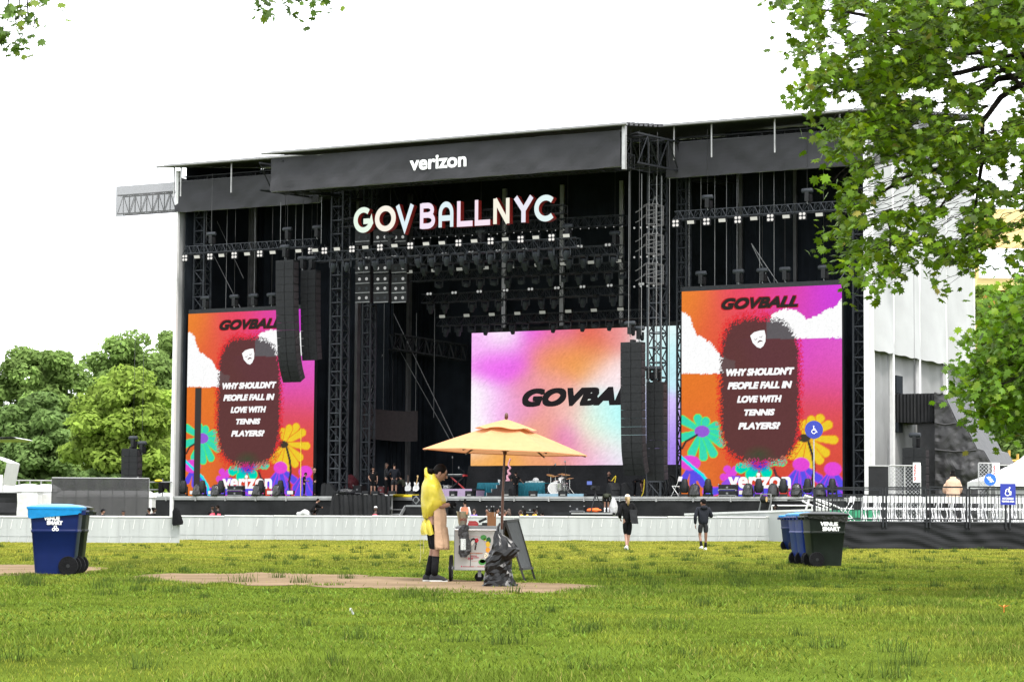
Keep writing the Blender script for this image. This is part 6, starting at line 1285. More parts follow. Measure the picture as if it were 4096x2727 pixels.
t.part('cloth', MB().slab(lambda p_, q_: Vector((a.x+(c.x-a.x)*p_, YT+.04*math.sin(p_*40), a.z+(zt-a.z)*q_)), 60, 3, (0, .01, 0)), mat('dark_mesh', (.034, .034, .036), .8, var=.1, alpha=.77))
b = MB()
for i in range(9): x = a.x+(c.x-a.x)*i/8; b.cyl((x, YT+.1, a.z), (x, YT+.1, zt), .03, 6)
b.cyl((a.x, YT+.1, zt), (c.x, YT+.1, zt), .04, 6); t.part('frame', b, M['alu'])
a, c = GX(-60, 152), GX(205, 152); zt = P(100, 1921, 152).z; t = T('metal_railing', 'pale metal railing behind the open row of toilets', 'railing', a); b = MB().cyl((a.x, 152, zt), (c.x, 152, zt), .05, 6)
for i in range(7): x = a.x+(c.x-a.x)*i/6; b.cyl((x, 152, gz(x)), (x, 152, zt), .05, 6)
t.part('frame', b, M['alu'])
p = P(-25, 1835, 112); t = T('event_tent', 'edge of a white tent cut off by the left border', 'tent', (p.x, 112, 0))
b = MB(); q = P(27, 1848, 112); e = P(8, 1940, 112); z0 = P(0, 1835, 112).z
b.loft([[Vector((q.x-4, 112, z0+1.1)), Vector((q.x-4, 115, z0+1.1))], [Vector((q.x-.5, 112, z0+.05)), Vector((q.x-.5, 115, z0+.05))], [Vector((q.x, 112, q.z)), Vector((q.x, 115, q.z))], [Vector((e.x, 112, e.z)), Vector((e.x, 115, e.z))]], False, False); t.part('roof', b, M['white'])
t.part('side_wall', MB().bx(q.x-4, e.x, 112.1, 112.15, 0, e.z+.5), M['white']); t.part('pole', MB().cyl((e.x, 112.2, 0), (e.x, 112.2, e.z+.3), .05, 6), M['alu'])
a = GX(65, 105); zt = P(30, 1970, 105).z; t = T('dark_counter_cloth', 'black cloth counter at the left border before the white tent', 'counter', (a.x-2, 105, 0)); t.part('cloth', MB().slab(lambda p_, q_: Vector((a.x-4+4*p_, 105+.06*math.sin(q_*14+p_*3), a.z+(zt-a.z)*q_)), 16, 10, (0, .05, 0)), M['skirt']); t.part('top', MB().bx(a.x-4, a.x, 105, 106, zt+.002, zt+.05), M['alu'])
p = P(70, 1752, 60); t = T('white_awning', 'thin white awning edge reaching in from the left border', 'awning', (p.x-1.2, 60, p.z)); t.part('roof', MB().loft([[Vector((p.x-3+0*k_, 60+y, p.z+.02)) for k_, y in ((0, 0), (0, 2))], [Vector((p.x-.1, 60+y, p.z+.03)) for y in (0, 2)], [Vector((p.x, 60+y, p.z)) for y in (0, 2)], [Vector((p.x-.1, 60+y, p.z-.03)) for y in (0, 2)], [Vector((p.x-3, 60+y, p.z-.09)) for y in (0, 2)]], False, False), M['white']); t.part('post', MB().cyl((p.x-2.6, 61, 0), (p.x-2.6, 61, p.z-.1), .04, 8), M['alu'])
# ------------------------------------------------------------------ wheeled bins
def cart_bin(label, Mx, body, lid, s=1., liner=None, txt=True, logo=True):
    t = T('wheeled_bin', label, 'bin', M=Mx @ Matrix.Scale(s, 4), group='wheeled bins with white lettering')
    def ring(z, hw, y0, y1, rr_=.05):
        q = []
        for cx, cy, a0 in ((hw-rr_, y1-rr_, 0), (-hw+rr_, y1-rr_, 90), (-hw+rr_, y0+rr_, 180), (hw-rr_, y0+rr_, 270)):
            for i in range(4): g_ = R(a0+30*i); q.append(Vector((cx+rr_*math.cos(g_), cy+rr_*math.sin(g_), z)))
        return q
    # lettered side faces -y, wheels at the +x ... handle end at -x
    rg = [ring(.03, .29, -.27, .27), ring(.30, .315, -.285, .285), ring(.655, .348, -.305, .305), ring(.67, .36, -.316, .316), ring(.70, .36, -.316, .316), ring(.71, .352, -.308, .308), ring(.97, .375, -.325, .325), ring(.98, .40, -.345, .345), ring(1.02, .40, -.345, .345)]
    b = MB().loft(rg)
    for v in b.v:                                        # wheel arch at the lower handle end
        if v.z < .06 and v.x < 0: v.x += .10
    body_o = t.part('body', b, body, local=True, smooth=True)
    b = MB()
    for sx in (-.12, .0, .12): b.bx(-.43, -.40, sx-.03, sx+.03, .86, 1.0)
    t.part('handle', MB().cyl((-.46, -.28, .99), (-.46, .28, .99), .018, 8).bx(-.47, -.38, -.3, -.27, .94, 1.0).bx(-.47, -.38, .27, .3, .94, 1.0).bx(-.47, -.38, -.02, .02, .94, 1.0), body, local=True)
    rg = [ring(1.022, .425, -.365, .365), ring(1.055, .43, -.37, .37), ring(1.075, .38, -.32, .32), ring(1.10, .22, -.18, .18), ring(1.105, .1, -.08, .08)]
    t.part('lid', MB().loft(rg), lid, local=True, smooth=True)
    for sy in (-1, 1):
        w_ = t.part('wheel', MB().lathe([(.10, -.045), (.145, -.045), (.15, -.03), (.15, .03), (.145, .045), (.10, .045)], (-.22, sy*.27, .15), 20, 'Y'), M['cblack'], local=True, smooth=True)
        b = MB().lathe([(.03, -.05), (.03, .05)], (-.22, sy*.27, .15), 10, 'Y')
        for i in range(6): g_ = i*1.047; b.beam((-.22, sy*.27, .15), (-.22+.1*math.cos(g_), sy*.27, .15+.1*math.sin(g_)), .02, .06)
        t.part('rim', b, M['box'], w_, local=True)
    t.part('axle', MB().cyl((-.22, -.24, .15), (-.22, .24, .15), .015, 6), M['steel'], local=True)
    if txt:
        b = MB(); yf = lambda z: -(.308+(z-.71)*.066)-.012; th = .06 if logo else .085; zb_ = .85 if logo else .815
        wv = .24 if logo else .36; o = Vector((-.16, yf(zb_), zb_)); text(b, 'VENUE', o, (wv, 0, 0), (0, -.004, th), .10); text(b, 'SMART', o+Vector((.045, yf(zb_-th*1.16)-yf(zb_), -th*1.16)), (wv, 0, 0), (0, -.004, th), .10)
        if logo:
            for k_ in range(3):
                cx, cz = (.0, .027, .054)[k_]-.01, (.73, .768, .73)[k_]
                for i in range(10):
                    g0_, g1_ = i*.628, (i+1)*.628; b.add([(cx+r_*math.cos(q_), yf(cz-.02), cz-.02+r_*math.sin(q_)) for r_, q_ in ((.025, g0_), (.025, g1_), (.014, g1_), (.014, g0_))], [(0, 1, 2, 3)])
        t.part('lettering', b, wsign, body_o, local=True)
    if liner:
        rr_ = random.Random(6); rings = [[p_*1.0 for p_ in ring(z, hw, -hy, hy)] for z, hw, hy in ((.97, .408, .352), (.99, .412, .356), (1.03, .415, .36))]
        for p_ in rings[0]: p_.z += rr_.uniform(-.025, .01)-(.08 if p_.x > .33 else 0)
        t.part('liner', MB().loft(rings, caps=False), liner, local=True, smooth=2)
    return t
bblue = mat('bin_blue', (.003, .010, .062), .42, spec=.16, var=.12, scale=5); bgrey = mat('bin_green_black', (.006, .0095, .007), .5, spec=.15, var=.2, scale=5); bcyan = mat('lid_cyan', (.008, .22, .55), .35, var=.1); bblk = mat('lid_black', (.006, .007, .006), .4, spec=.2, var=.2); bdkb = mat('bin_mid_blue', (.005, .018, .13), .42, spec=.18, var=.12)
lcy = mat('liner_cyan', (.008, .23, .55), .25, var=.2, trans=.2); lbk = mat('liner_black', (.012, .012, .012), .22, var=.3, bump=.3)
def binat(px, py, Y=None, face=0.): g_ = G(px, py) if Y is None else GX(px, Y); return Matrix.Translation(g_) @ Matrix.Rotation(face, 4, 'Z')
FL = Matrix.Scale(-1, 4, (1, 0, 0))
YB = 37.4
def mirrored(label, Mx, *a, **k):                        # wheels on the right: the bin turned round, lettering on its other long side
    return cart_bin(label, Mx @ Matrix.Rotation(math.pi, 4, 'Z'), *a, **k)
def relabel_side(t):                                     # move the lettering to the +y side for turned bins
    for o in t.o.children_recursive:
        if o.name.startswith('lettering'): o.matrix_local = Matrix.Rotation(math.pi, 4, 'Z')
t = mirrored('blue bin with bright cyan lid at the left, before a dark one', binat(226, 0, YB, R(5)), bblue, bcyan, 1.02, lcy); relabel_side(t)
t = mirrored('dark grey-green bin half hidden behind the left blue bin', binat(258, 0, YB+1.0, R(5)), bgrey, bblk, 1.02); relabel_side(t)
YR = 46.2
cart_bin('dark green bin with black lid and white lettering, front one on the right', binat(3296, 0, YR, R(7)), bgrey, bblk, .98, lbk, logo=False)
cart_bin('blue bin with cyan liner directly behind the dark green bin', binat(3262, 0, YR+.95, R(7)), bdkb, bcyan, .98, lcy, txt=False)
cart_bin('tilted-lid blue bin with rolled cyan liner behind two others', binat(3236, 0, YR+1.9, R(7)), bdkb, bcyan, .98, lcy, txt=False)
cart_bin('small blue bin with hanging cyan liner farthest left in the right group', binat(3182, 0, 76, R(20)), bblue, bcyan, 1.05, lcy)
# ------------------------------------------------------------------ the ice cart, its vendor and what stands on it
VY = 33.8; SC = F/VY
def VP(x, y, Y=VY): return P(1660+x/2.904, 1840+y/2.904, Y)   # enlarged crop -> world
cg = GX(1745, VY).z; V0 = VP(200, 1412)
ponm = mat('yellow_poncho', (.78, .66, .07), .3, var=.08, scale=6, trans=.4, bump=.22, bscale=9, alpha=.76)
apron = mat('beige_apron', (.40, .26, .165), .8, var=.08, scale=8, bump=.4, bscale=12)
m = Matrix.Translation((V0.x, VY, gz(V0.x))) @ Matrix.Rotation(R(-86), 4, 'Z')
vpose = dict(pel=(0,-.02,.90), wai=(0,0,1.03), che=(0,.005,1.24), nec=(0,.03,1.41), hed=(0,.095,1.545), shl=(-.14,-.01,1.34), ell=(-.175,.06,1.08), wrl=(-.06,.235,1.10), shr=(.14,-.01,1.34), elr=(.175,.08,1.07), wrr=(.07,.24,1.10),
             hil=(-.085,-.02,.88), knl=(-.09,.02,.47), anl=(-.09,-.06,.09), tol=(-.10,.12,.035), hir=(.085,-.01,.88), knr=(.09,.05,.47), anr=(.09,.03,.09), tor=(.10,.20,.035))
t = person('vendor in yellow rain poncho and beige apron looking at a phone beside the cart', m, 1.75, pose=vpose, top=('olive', 'short'), bottom=('cblack', 'knee'), shoes='cgrey', hair=('hdark', 'short'), skin='skin', nod=-.38, gloves='cblack', curl=.9, fat=.95, socks=('cblack', 'high'))
rp = random.Random(8)
def pring(z, cy, rx, ry, n=36, am=.05): return [Vector((math.cos(g)*rx*(1+am*math.sin(g*9+z*17)+am*.6*math.sin(g*17+z*31)), cy+math.sin(g)*ry*(1+am*math.sin(g*11+z*23)), z)) for g in [2*math.pi*i/n for i in range(n)]]
def vring(z, y0, y1, rx, n=44, am=.03): return [Vector((math.cos(g)*rx*(1+am*math.sin(g*7+z*9)+am*.5*math.sin(g*15+z*21)), (y0+y1)/2+math.sin(g)*(y1-y0)/2*(1+am*math.sin(g*9+z*13)), z+.012*math.sin(g*5+z*7))) for g in [2*math.pi*i/n for i in range(n)]]
b = MB().loft([vring(z, y0, y1, rx) for z, y0, y1, rx in ((.895, -.12, -.03, .06), (.925, -.145, .0, .16), (.97, -.155, .03, .21), (1.03, -.163, .07, .235), (1.075, -.168, .13, .25), (1.10, -.170, .178, .255), (1.16, -.171, .185, .255), (1.23, -.168, .165, .25), (1.34, -.165, .125, .268), (1.39, -.155, .11, .24), (1.42, -.142, .095, .17), (1.445, -.13, .085, .125), (1.49, -.125, .05, .105), (1.53, -.115, .03, .085))], caps=False)
t.part('poncho', b, ponm, local=True, smooth=2)
b = MB().loft([pring(z, cy, rx, ry, 12, .12) for z, cy, rx, ry in ((1.47, -.07, .09, .05), (1.52, -.10, .07, .032), (1.58, -.108, .045, .022), (1.615, -.105, .03, .018), (1.63, -.098, .012, .008))]); t.part('poncho_hood_tip', b, ponm, local=True, smooth=2)
b = MB().loft([vring(z, y0, y1, rx, 40, .10) for z, y0, y1, rx in ((.90, -.115, -.05, .06), (.86, -.145, .0, .15), (.79, -.165, .035, .19), (.72, -.165, .05, .20), (.67, -.155, .062, .205))], caps=False); t.part('poncho_tail', b, ponm, local=True, smooth=2)
def apr(a, c):                                           # apron wrapped round the front of the body
    g = R(-100+200*a)*(1-.12*max(0, c-.6)); rx = .185+.02*(1-c)-.03*max(0, c-.7); ry = .135+.055*(1-c)+.01*math.sin(c*12)
    return Vector((math.sin(g)*rx, .015+.045*(1-c)*(1 if abs(a-.5) > .3 else .6)+math.cos(g)*ry+.006*math.sin(a*31), .455+.74*c))
b = MB().slab(apr, 28, 16, (0, .006, 0)); t.part('apron', b, apron, local=True, smooth=2)
t.part('apron_pocket', MB().slab(lambda a, c: Vector(((a-.5)*.20, .205+.03*(1-c)-.06*abs(a-.5)**1.6*2, .58+.2*c)), 8, 4, (0, .008, 0)), apron, local=True)
t.part('apron_strap', MB().slab(lambda a, c: Vector((-.03+a*.03, -.155-.03*(1-c)+.01*math.sin(c*9), .27+.63*c)), 2, 10, (0, .004, 0)).slab(lambda a, c: Vector((.05+a*.02, -.14+.01*math.sin(c*7), .40+.5*c)), 2, 8, (0, .004, 0)), mat('strap_cloth', (.42, .36, .27), .8), local=True)
t.part('phone', MB().box((0, .325, 1.135), (.075, .15, .012), Matrix.Rotation(R(25), 3, 'X')), M['box'], local=True)
t.part('ponytail', MB().ball((0, -.03, 1.575), (.035, .05, .04), 10, 8).ball((0, -.005, 1.58), (.02, .015, .03), 8, 6), M['hdark'], local=True, smooth=2)
for s in (-1, 1): t.part('sole', MB().box((s*.095, -.005 if s < 0 else .085, .012), (.078, .26, .022)), M['offwhite'], local=True)
# cart
CYf = VY+.02                                             # front face of the cart
A, B = VP(457, 1275, CYf), VP(948, 800, CYf); x0, x1, z0, z1 = A.x, B.x, A.z, B.z; dp = .62
cb = mat('cart_white', (.36, .345, .32), .45, var=.08, scale=5); W_, H_ = x1-x0, z1-z0
t = T('ice_cart', 'white push cart with round logo, steel lid and big side wheel', 'food cart', ((x0+x1)/2, CYf+dp/2, gz(x0)))
body = t.part('body', MB().bx(x0, x1, CYf, CYf+dp, z0, z1), cb)
lid = VP(455, 760, CYf).z; t.part('lid', MB().bx(x0+.01, x1+.01, CYf-.02, CYf+dp, z1+.003, z1+.035).bx(x0+.04, x1, CYf+.02, CYf+dp-.05, z1+.036, lid), M['steel'])
t.part('push_rail', MB().cyl((x0-.0, CYf-.06, z1-.012), (x1, CYf-.06, z1-.012), .011, 8).cyl((x0+.02, CYf-.06, z1-.012), (x0+.02, CYf, z1-.012), .008, 6).cyl((x1-.05, CYf-.06, z1-.012), (x1-.05, CYf, z1-.012), .008, 6), M['chrome'])
t.part('edge_trim', MB().bx(x0-.006, x0+.006, CYf-.006, CYf, z0, z1).bx(x0, x1, CYf-.008, CYf-.001, z0, z0+.012), M['steel'])
for sy in (CYf+.02, CYf+dp-.06):
    wc = VP(412, 1268); rw = .187; w_ = t.part('wheel', MB().lathe([(rw-.03, -.022), (rw, -.018), (rw, .018), (rw-.03, .022)], (wc.x, sy, gz(wc.x)+rw), 32, 'X', False), M['cblack'], smooth=True)
    b = MB().lathe([(.03, -.03), (.03, .03)], (wc.x, sy, gz(wc.x)+rw), 12, 'X').lathe([(rw-.03, -.02), (rw-.03, .02)], (wc.x, sy, gz(wc.x)+rw), 32, 'X', False)
    for i in range(10): g_ = i*.628; b.cyl((wc.x, sy, gz(wc.x)+rw), (wc.x, sy+(rw-.02)*math.cos(g_), gz(wc.x)+rw+(rw-.02)*math.sin(g_)), .005, 4)
    t.part('rim', b, M['steel'], w_)
t.part('axle', MB().cyl((wc.x-.03, CYf+.04, gz(wc.x)+rw), (x0+.1, CYf+.04, gz(wc.x)+rw), .012, 6).cyl((wc.x-.03, CYf+dp-.06, gz(wc.x)+rw), (x0+.1, CYf+dp-.06, gz(wc.x)+rw), .012, 6), M['steel'])
cc = VP(745, 1366); rc = .066; t.part('caster', MB().lathe([(rc-.02, -.02), (rc, -.015), (rc, .015), (rc-.02, .02)], (cc.x, CYf+.12, gz(cc.x)+rc), 20, 'Y'), M['cblack'], smooth=True); t.part('caster_fork', MB().bx(cc.x-.02, cc.x+.03, CYf+.08, CYf+.16, gz(cc.x)+rc, z0), M['steel']); t.part('kick_stand', MB().beam((VP(825, 1290).x, CYf+.1, z0), (VP(800, 1350).x, CYf+.1, gz(cc.x)+.03), .02), M['steel'])
# printed decoration on the front
def FP(x, y, d=0.): q = VP(x, y, CYf); return Vector((q.x, CYf-.002-d, q.z))
def poly(b, pts, d=0., col=None): b.cur = lin(*col); b.add([FP(x, y, d) for x, y in pts], [tuple(range(len(pts)))])
def line(b, pts, w_, d=0., col=None, closed=False):
    b.cur = lin(*col); pts = list(pts)+([pts[0]] if closed else [])
    for i in range(len(pts)-1):
        p, q = Vector(pts[i]), Vector(pts[i+1]); dd = (q-p).normalized(); n = Vector((-dd.y, dd.x))*w_/2; b.add([FP(v.x, v.y, d) for v in (p+n, q+n, q-n, p-n)], [(0, 1, 2, 3)])
b = MB(); C_ = arc
line(b, C_(690, 1025, 143, 146, 0, 350, 36), 3, 0, (170, 90, 85), True)
gr, dg = (60, 125, 55), (25, 75, 40)
for x, y, rx, ry, col in ((795, 895, 36, 30, gr), (815, 920, 18, 16, (150, 175, 60)), (855, 930, 28, 40, dg), (846, 975, 26, 34, (205, 165, 40)), (846, 1040, 26, 30, (215, 140, 35)), (825, 1105, 22, 34, (215, 205, 180)), (780, 1180, 44, 34, gr), (785, 1172, 34, 22, (190, 60, 55))): poly(b, C_(x, y, rx, ry, 0, 350, 14), .001+.0004*(x % 5), col)
for x, y in ((815, 1090), (830, 1100), (820, 1115), (835, 1118)): poly(b, C_(x, y, 4, 5, 0, 330, 8), .004, (30, 28, 25))
poly(b, [(640, 950), (650, 915), (680, 900), (705, 912), (712, 950), (705, 985), (698, 960), (690, 925), (665, 930), (648, 955)], .002, (40, 25, 22))
poly(b, [(640, 945), (648, 920), (672, 908), (692, 930), (688, 965), (668, 992), (650, 985), (645, 965)], .0012, (215, 210, 200))
line(b, [(646, 935), (642, 955), (648, 962), (646, 975), (655, 990), (670, 990), (690, 960)], 2.5, .003, (60, 40, 38)); line(b, [(655, 992), (652, 1020), (648, 1040)], 2, .003, (60, 40, 38)); line(b, [(690, 985), (695, 1020), (712, 1050)], 2, .003, (60, 40, 38))
line(b, [(650, 938), (660, 936)], 2.5, .003, (50, 30, 28)); line(b, [(672, 936), (684, 938)], 2.5, .003, (50, 30, 28)); line(b, [(648, 968), (662, 970)], 4, .003, (175, 40, 45))
for x, y in ((712, 950), (710, 972), (706, 994), (702, 1014), (698, 1030)): poly(b, C_(x, y, 10, 13, 0, 330, 8), .0025, (50, 28, 24))
for i in range(5): poly(b, C_(717+13*math.cos(i*1.257), 928+15*math.sin(i*1.257), 10, 12, 0, 330, 8), .0035, (190, 25, 45))
b.cur = lin(165, 95, 60)
def ptext(s, x, y, w_, h_): p, q, r_ = FP(x, y, .003), FP(x+w_, y, .003), FP(x, y-h_, .003); text(b, s, p, q-p, r_-p, .1)
ptext('LA NEWYORKINA', 590, 1085, 198, 14); b.cur = lin(165, 40, 60); ptext('MEXICAN', 640, 1116, 80, 13); ptext('ICE', 618, 1150, 56, 24); ptext('& SWEETS', 680, 1135, 62, 11); ptext('lanewyorkina  |  lanewyorkina', 558, 1240, 300, 13); poly(b, C_(542, 1231, 8, 9, 0, 330, 10), .001, (185, 45, 80))
t.part('printed_logo', b, attrmat('print_ink', rough=.5), body)
# umbrella
ap = P(2024.5, 1690, VY+.2); ft = VP(1000, 800, VY+.2); ax = (ap-Vector((ft.x, VY+.2, gz(ft.x)+.5))).normalized()
umb_m = mat('orange_canvas', (.62, .305, .15), .85, var=.05, scale=9, trans=.25, bump=.15, bscale=40, spec=.2)
rim = lambda k_: None
t = T('market_umbrella', 'orange six-sided market umbrella on a brown pole at the ice cart', 'umbrella', (ft.x, VY+.2, gz(ft.x)))
X_ = ax.cross(Vector((0, 1, 0))).normalized(); X_ = -X_ if X_.x < 0 else X_; Y_ = ax.cross(X_); RADI = 1.19; drop = .425
def can(a_, r_, dz=0): return ap+X_*math.cos(a_)*r_+Y_*math.sin(a_)*r_-ax*(drop*(r_/hexr(a_)/RADI)**1.12-dz)
def hexr(a_): f = (a_ % (math.pi/3))-math.pi/6; return math.cos(math.pi/6)/math.cos(f)
b = MB(); n = 72; rings = []
for s in range(13):
    r_ = RADI*(.03+.97*s/12); rings.append([can(2*math.pi*i/n, r_*hexr(2*math.pi*i/n), -.03*math.sin(math.pi*s/12)*abs(math.sin(3*2*math.pi*i/n))) for i in range(n)])
rings.append([p_-ax*.012 for p_ in rings[-1]]); rings.append([p_+ (ap-p_)*.01 for p_ in rings[-1]])
t.part('canopy', MB().loft(rings, caps=False), umb_m, smooth=True)
rings = []
for s in range(7):
    r_ = RADI*(.02+.36*s/6); rings.append([can(2*math.pi*i/n, r_*hexr(2*math.pi*i/n), .05+.012*s/6*math.sin(3*2*2*math.pi*i/n)) for i in range(n)])
t.part('vent_cap', MB().loft(rings, caps=False), umb_m, smooth=True)
wd_ = mat('dark_wood', (.085, .028, .012), .45, var=.25, scale=12, stretch=(4, 4, .5))
t.part('pole', MB().tube([(ft.x-.005, VY+.2, gz(ft.x)+.06), ft.lerp(ap, .35), ft.lerp(ap, .352), ap], [.021, .021, .017, .017], 10), wd_)
t.part('finial', MB().lathe([(.012, -.02), (.026, 0), (.028, .04), (.022, .065), (.01, .078)], (0, 0, 0), 12).xf(Matrix.Translation(ap+ax*.065) @ ax.to_track_quat('Z', 'Y').to_matrix().to_4x4()), wd_, smooth=True)
for k_ in range(6):
    a_ = k_*math.pi/3; t.part('rib', MB().beam(ap-ax*.05, can(a_, RADI*.985, -.03), .016, .02), wd_); t.part('strut', MB().beam(ap-ax*.42, can(a_, RADI*.52, -.035), .014), wd_)
t.part('hub', MB().lathe([(.03, 0), (.03, .08)], (0, 0, 0), 10).xf(Matrix.Translation(ap-ax*.46) @ ax.to_track_quat('Z', 'Y').to_matrix().to_4x4()), wd_)
t.part('stand', MB().lathe([(.17, .002), (.17, .03), (.05, .05), (.03, .06), (.03, .3)], (ft.x-.003, VY+.2, gz(ft.x)), 16).bx(ft.x-.02, ft.x+.03, VY+.16, VY+.24, z1-.08, z1-.004), M['steel'])
# things on the cart
lz = lid+.002
a, c = VP(505, 745), VP(598, 590); rb, rt = (c.x-a.x)/2, (VP(620, 590).x-VP(478, 590).x)/2; hb = c.z-a.z
xc = (VP(480, 600).x+VP(622, 600).x)/2; t = T('metal_bucket', 'shiny metal bucket with red script lettering on the left of the cart lid', 'bucket', (xc, CYf+.15, lz))
bk = t.part('bucket', MB().lathe([(rb*.9, 0), (rb*.95, .003), (rt*.97, hb), (rt*1.06, hb+.006), (rt*1.06, hb+.012), (rt*.93, hb), (rb*.85, .01)], (xc, CYf+.15, lz), 28), mat('galvanised', (.50, .47, .38), .3, .75, var=.25, scale=20), smooth=True)
b = MB(); vs, fs = text_flat('Coca-Cola', .012, .3); 
for x_, y_ in vs: g_ = -1.57+(x_-.48)*1.15; r_ = rb+(rt-rb)*(.40+.2*y_)+.003; b.v.append(Vector((xc+r_*math.cos(g_), CYf+.15+r_*math.sin(g_), lz+hb*(.38+.22*y_)))); b.c.append(None)
for f in fs: b.f.append(f); b.mi.append(0)
t.part('lettering', b, M['red'], bk)
p = VP(572, 565); solo('napkin_pack', MB().loft([[Vector((p.x+sx*.055*s+dx, CYf+.13+sy*.05*s, lz+hb+z)) for sx, sy in ((-1, -1), (1, -1), (1, 1), (-1, 1))] for z, s, dx in ((-.03, .8, 0), (0, 1, 0), (.05, 1.02, .004), (.075, .8, .002))]), mat('orange_pack', (.78, .30, .17), .4, var=.2), 'orange and white pack standing in the metal bucket', 'pack')
a, c = VP(612, 748), VP(735, 688); solo('red_tray', MB().loft([[Vector((x_, CYf+.12+y_, z_)) for x_, y_ in ((a.x, 0), (c.x, 0), (c.x, .2), (a.x, .2))] for z_ in (lz, lz+.04)]).loft([[Vector((x_, CYf+.14+y_, z_)) for x_, y_ in ((a.x+.01, 0), (c.x-.04*k_, 0), (c.x-.04*k_, .15), (a.x+.01, .15))] for k_, z_ in ((0, lz+.041), (1, lz+.07))]), M['red'], 'red box beside the metal bucket on the cart lid', 'box')
a, c = VP(735, 742), VP(835, 680); t = T('card_reader', 'black card reader tilted on its stand on the cart lid', 'card reader', ((a.x+c.x)/2, CYf+.12, lz)); rot = Matrix.Rotation(R(-24), 3, 'Y')
t.part('screen_unit', MB().box(((a.x+c.x)/2, CYf+.14, (a.z+c.z)/2+.02), (.12, .1, .035), rot), M['box']); t.part('stand', MB().bx((a.x+c.x)/2-.01, c.x+.005, CYf+.1, CYf+.18, lz, lz+.045), M['box']); t.part('base', MB().bx(a.x, a.x+.09, CYf+.08, CYf+.2, lz, lz+.012), M['box'])
a, c = VP(838, 755), VP(942, 602); t = T('wooden_box', 'tall light brown wooden box at the right end of the cart lid', 'box', ((a.x+c.x)/2, CYf+.16, lz))
wood2 = mat('box_wood', (.22, .085, .02), .45, var=.15, scale=14, stretch=(6, 6, 1))
t.part('box', MB().bx(a.x, c.x, CYf+.1, CYf+.22, lz, c.z-.045), wood2); t.part('front_lip', MB().bx(a.x-.003, c.x+.003, CYf+.094, CYf+.1, c.z-.06, c.z), wood2); t.part('handle_slot', MB().bx(c.x-.025, c.x-.018, CYf+.0915, CYf+.094, c.z-.058, c.z-.004), M['offwhite'])
# bags
def crumple(fn, nz, na, seed, amp, flat=.0):
    r_ = random.Random(seed); rings = []
    for i in range(nz):
        z, cx, cy, rx, ry = fn(i/(nz-1)); rg = []
        for k_ in range(na):
            g_ = 2*math.pi*k_/na; s = 1+r_.uniform(-amp, amp)+.06*math.sin(g_*5+i*.9); rg.append(Vector((cx+math.cos(g_)*rx*s, cy+math.sin(g_)*ry*s, z+r_.uniform(-.02, .02)*(0 < i < nz-1))))
        rings.append(rg)
    return rings
def interp(keys, t_):
    for a_, c_ in zip(keys, keys[1:]):
        if t_ <= c_[0]: f = (t_-a_[0])/(c_[0]-a_[0]); return [p_+(q_-p_)*f for p_, q_ in zip(a_[1:], c_[1:])]
    return list(keys[-1][1:])
gb_ = G(1660+980/2.904, 1840+1467/2.904); by = gb_.y+.15; kk = []
for f, xl, xr, y in ((0, 775, 1183, 1465), (.12, 800, 1170, 1420), (.28, 830, 1125, 1330), (.42, 812, 1112, 1230), (.55, 830, 1120, 1150), (.66, 868, 1225, 1085), (.76, 885, 1205, 1020), (.86, 900, 1120, 935), (.94, 912, 1010, 870), (1, 930, 962, 815)):
    a, c = VP(xl, y, by), VP(xr, y, by); kk.append((f, max(gz(a.x)+.003, a.z), (a.x+c.x)/2, by, (c.x-a.x)/2, max(.03, (c.x-a.x)/2*.75)))
plast = mat('garbage_bag_plastic', (.0045, .0045, .005), .3, var=.3, scale=8, spec=.3)
b = MB().loft(crumple(lambda q_: interp(kk, q_), 20, 26, 21, .10)); t = T('garbage_bag', 'crumpled black garbage bag slumped against the right end of the cart', 'garbage bag', (gb_.x, by, gz(gb_.x)))
t.part('bag', b, plast); a = VP(960, 815, by); c = VP(985, 735, by+.1); t.part('tied_neck', MB().tube([a-Vector((0, 0, .04)), a.lerp(c, .5)+Vector((-.005, 0, 0)), c], [.03, .022, .014], 8), plast)
hk = []
for f, xl, xr, y in ((0, 535, 600, 1125), (.1, 518, 625, 1100), (.25, 505, 655, 1060), (.45, 520, 650, 980), (.65, 515, 625, 900), (.8, 500, 620, 840), (.92, 515, 625, 790), (1, 560, 620, 750)):
    a, c = VP(xl, y, CYf-.1), VP(xr, y, CYf-.1); hk.append((f, a.z, (a.x+c.x)/2, CYf-.11, (c.x-a.x)/2, max(.03, .05)))
t = T('hanging_black_bag', 'black bag with strap hanging on the push rail of the cart', 'bag', (VP(580, 1120).x, CYf-.11, VP(580, 1120).z)); t.part('bag', MB().loft(crumple(lambda q_: interp(hk, q_), 16, 18, 5, .12)), mat('black_nylon', (.016, .016, .018), .5, var=.4, bump=.4)); t.part('strap', MB().tube([VP(640, 1080, CYf-.12), VP(645, 1150, CYf-.12), VP(642, 1240, CYf-.12)], .005, 5).tube([VP(600, 770, CYf-.13), VP(560, 755, CYf-.02), VP(540, 780, CYf-.0)], .012, 5), M['box'])
t.part('silver_patch', MB().slab(lambda a_, c_: VP(530+60*a_, 1040-130*c_, CYf-.17-.015*math.sin(3.14*a_)), 6, 6, (0, .004, 0)), M['chrome'])
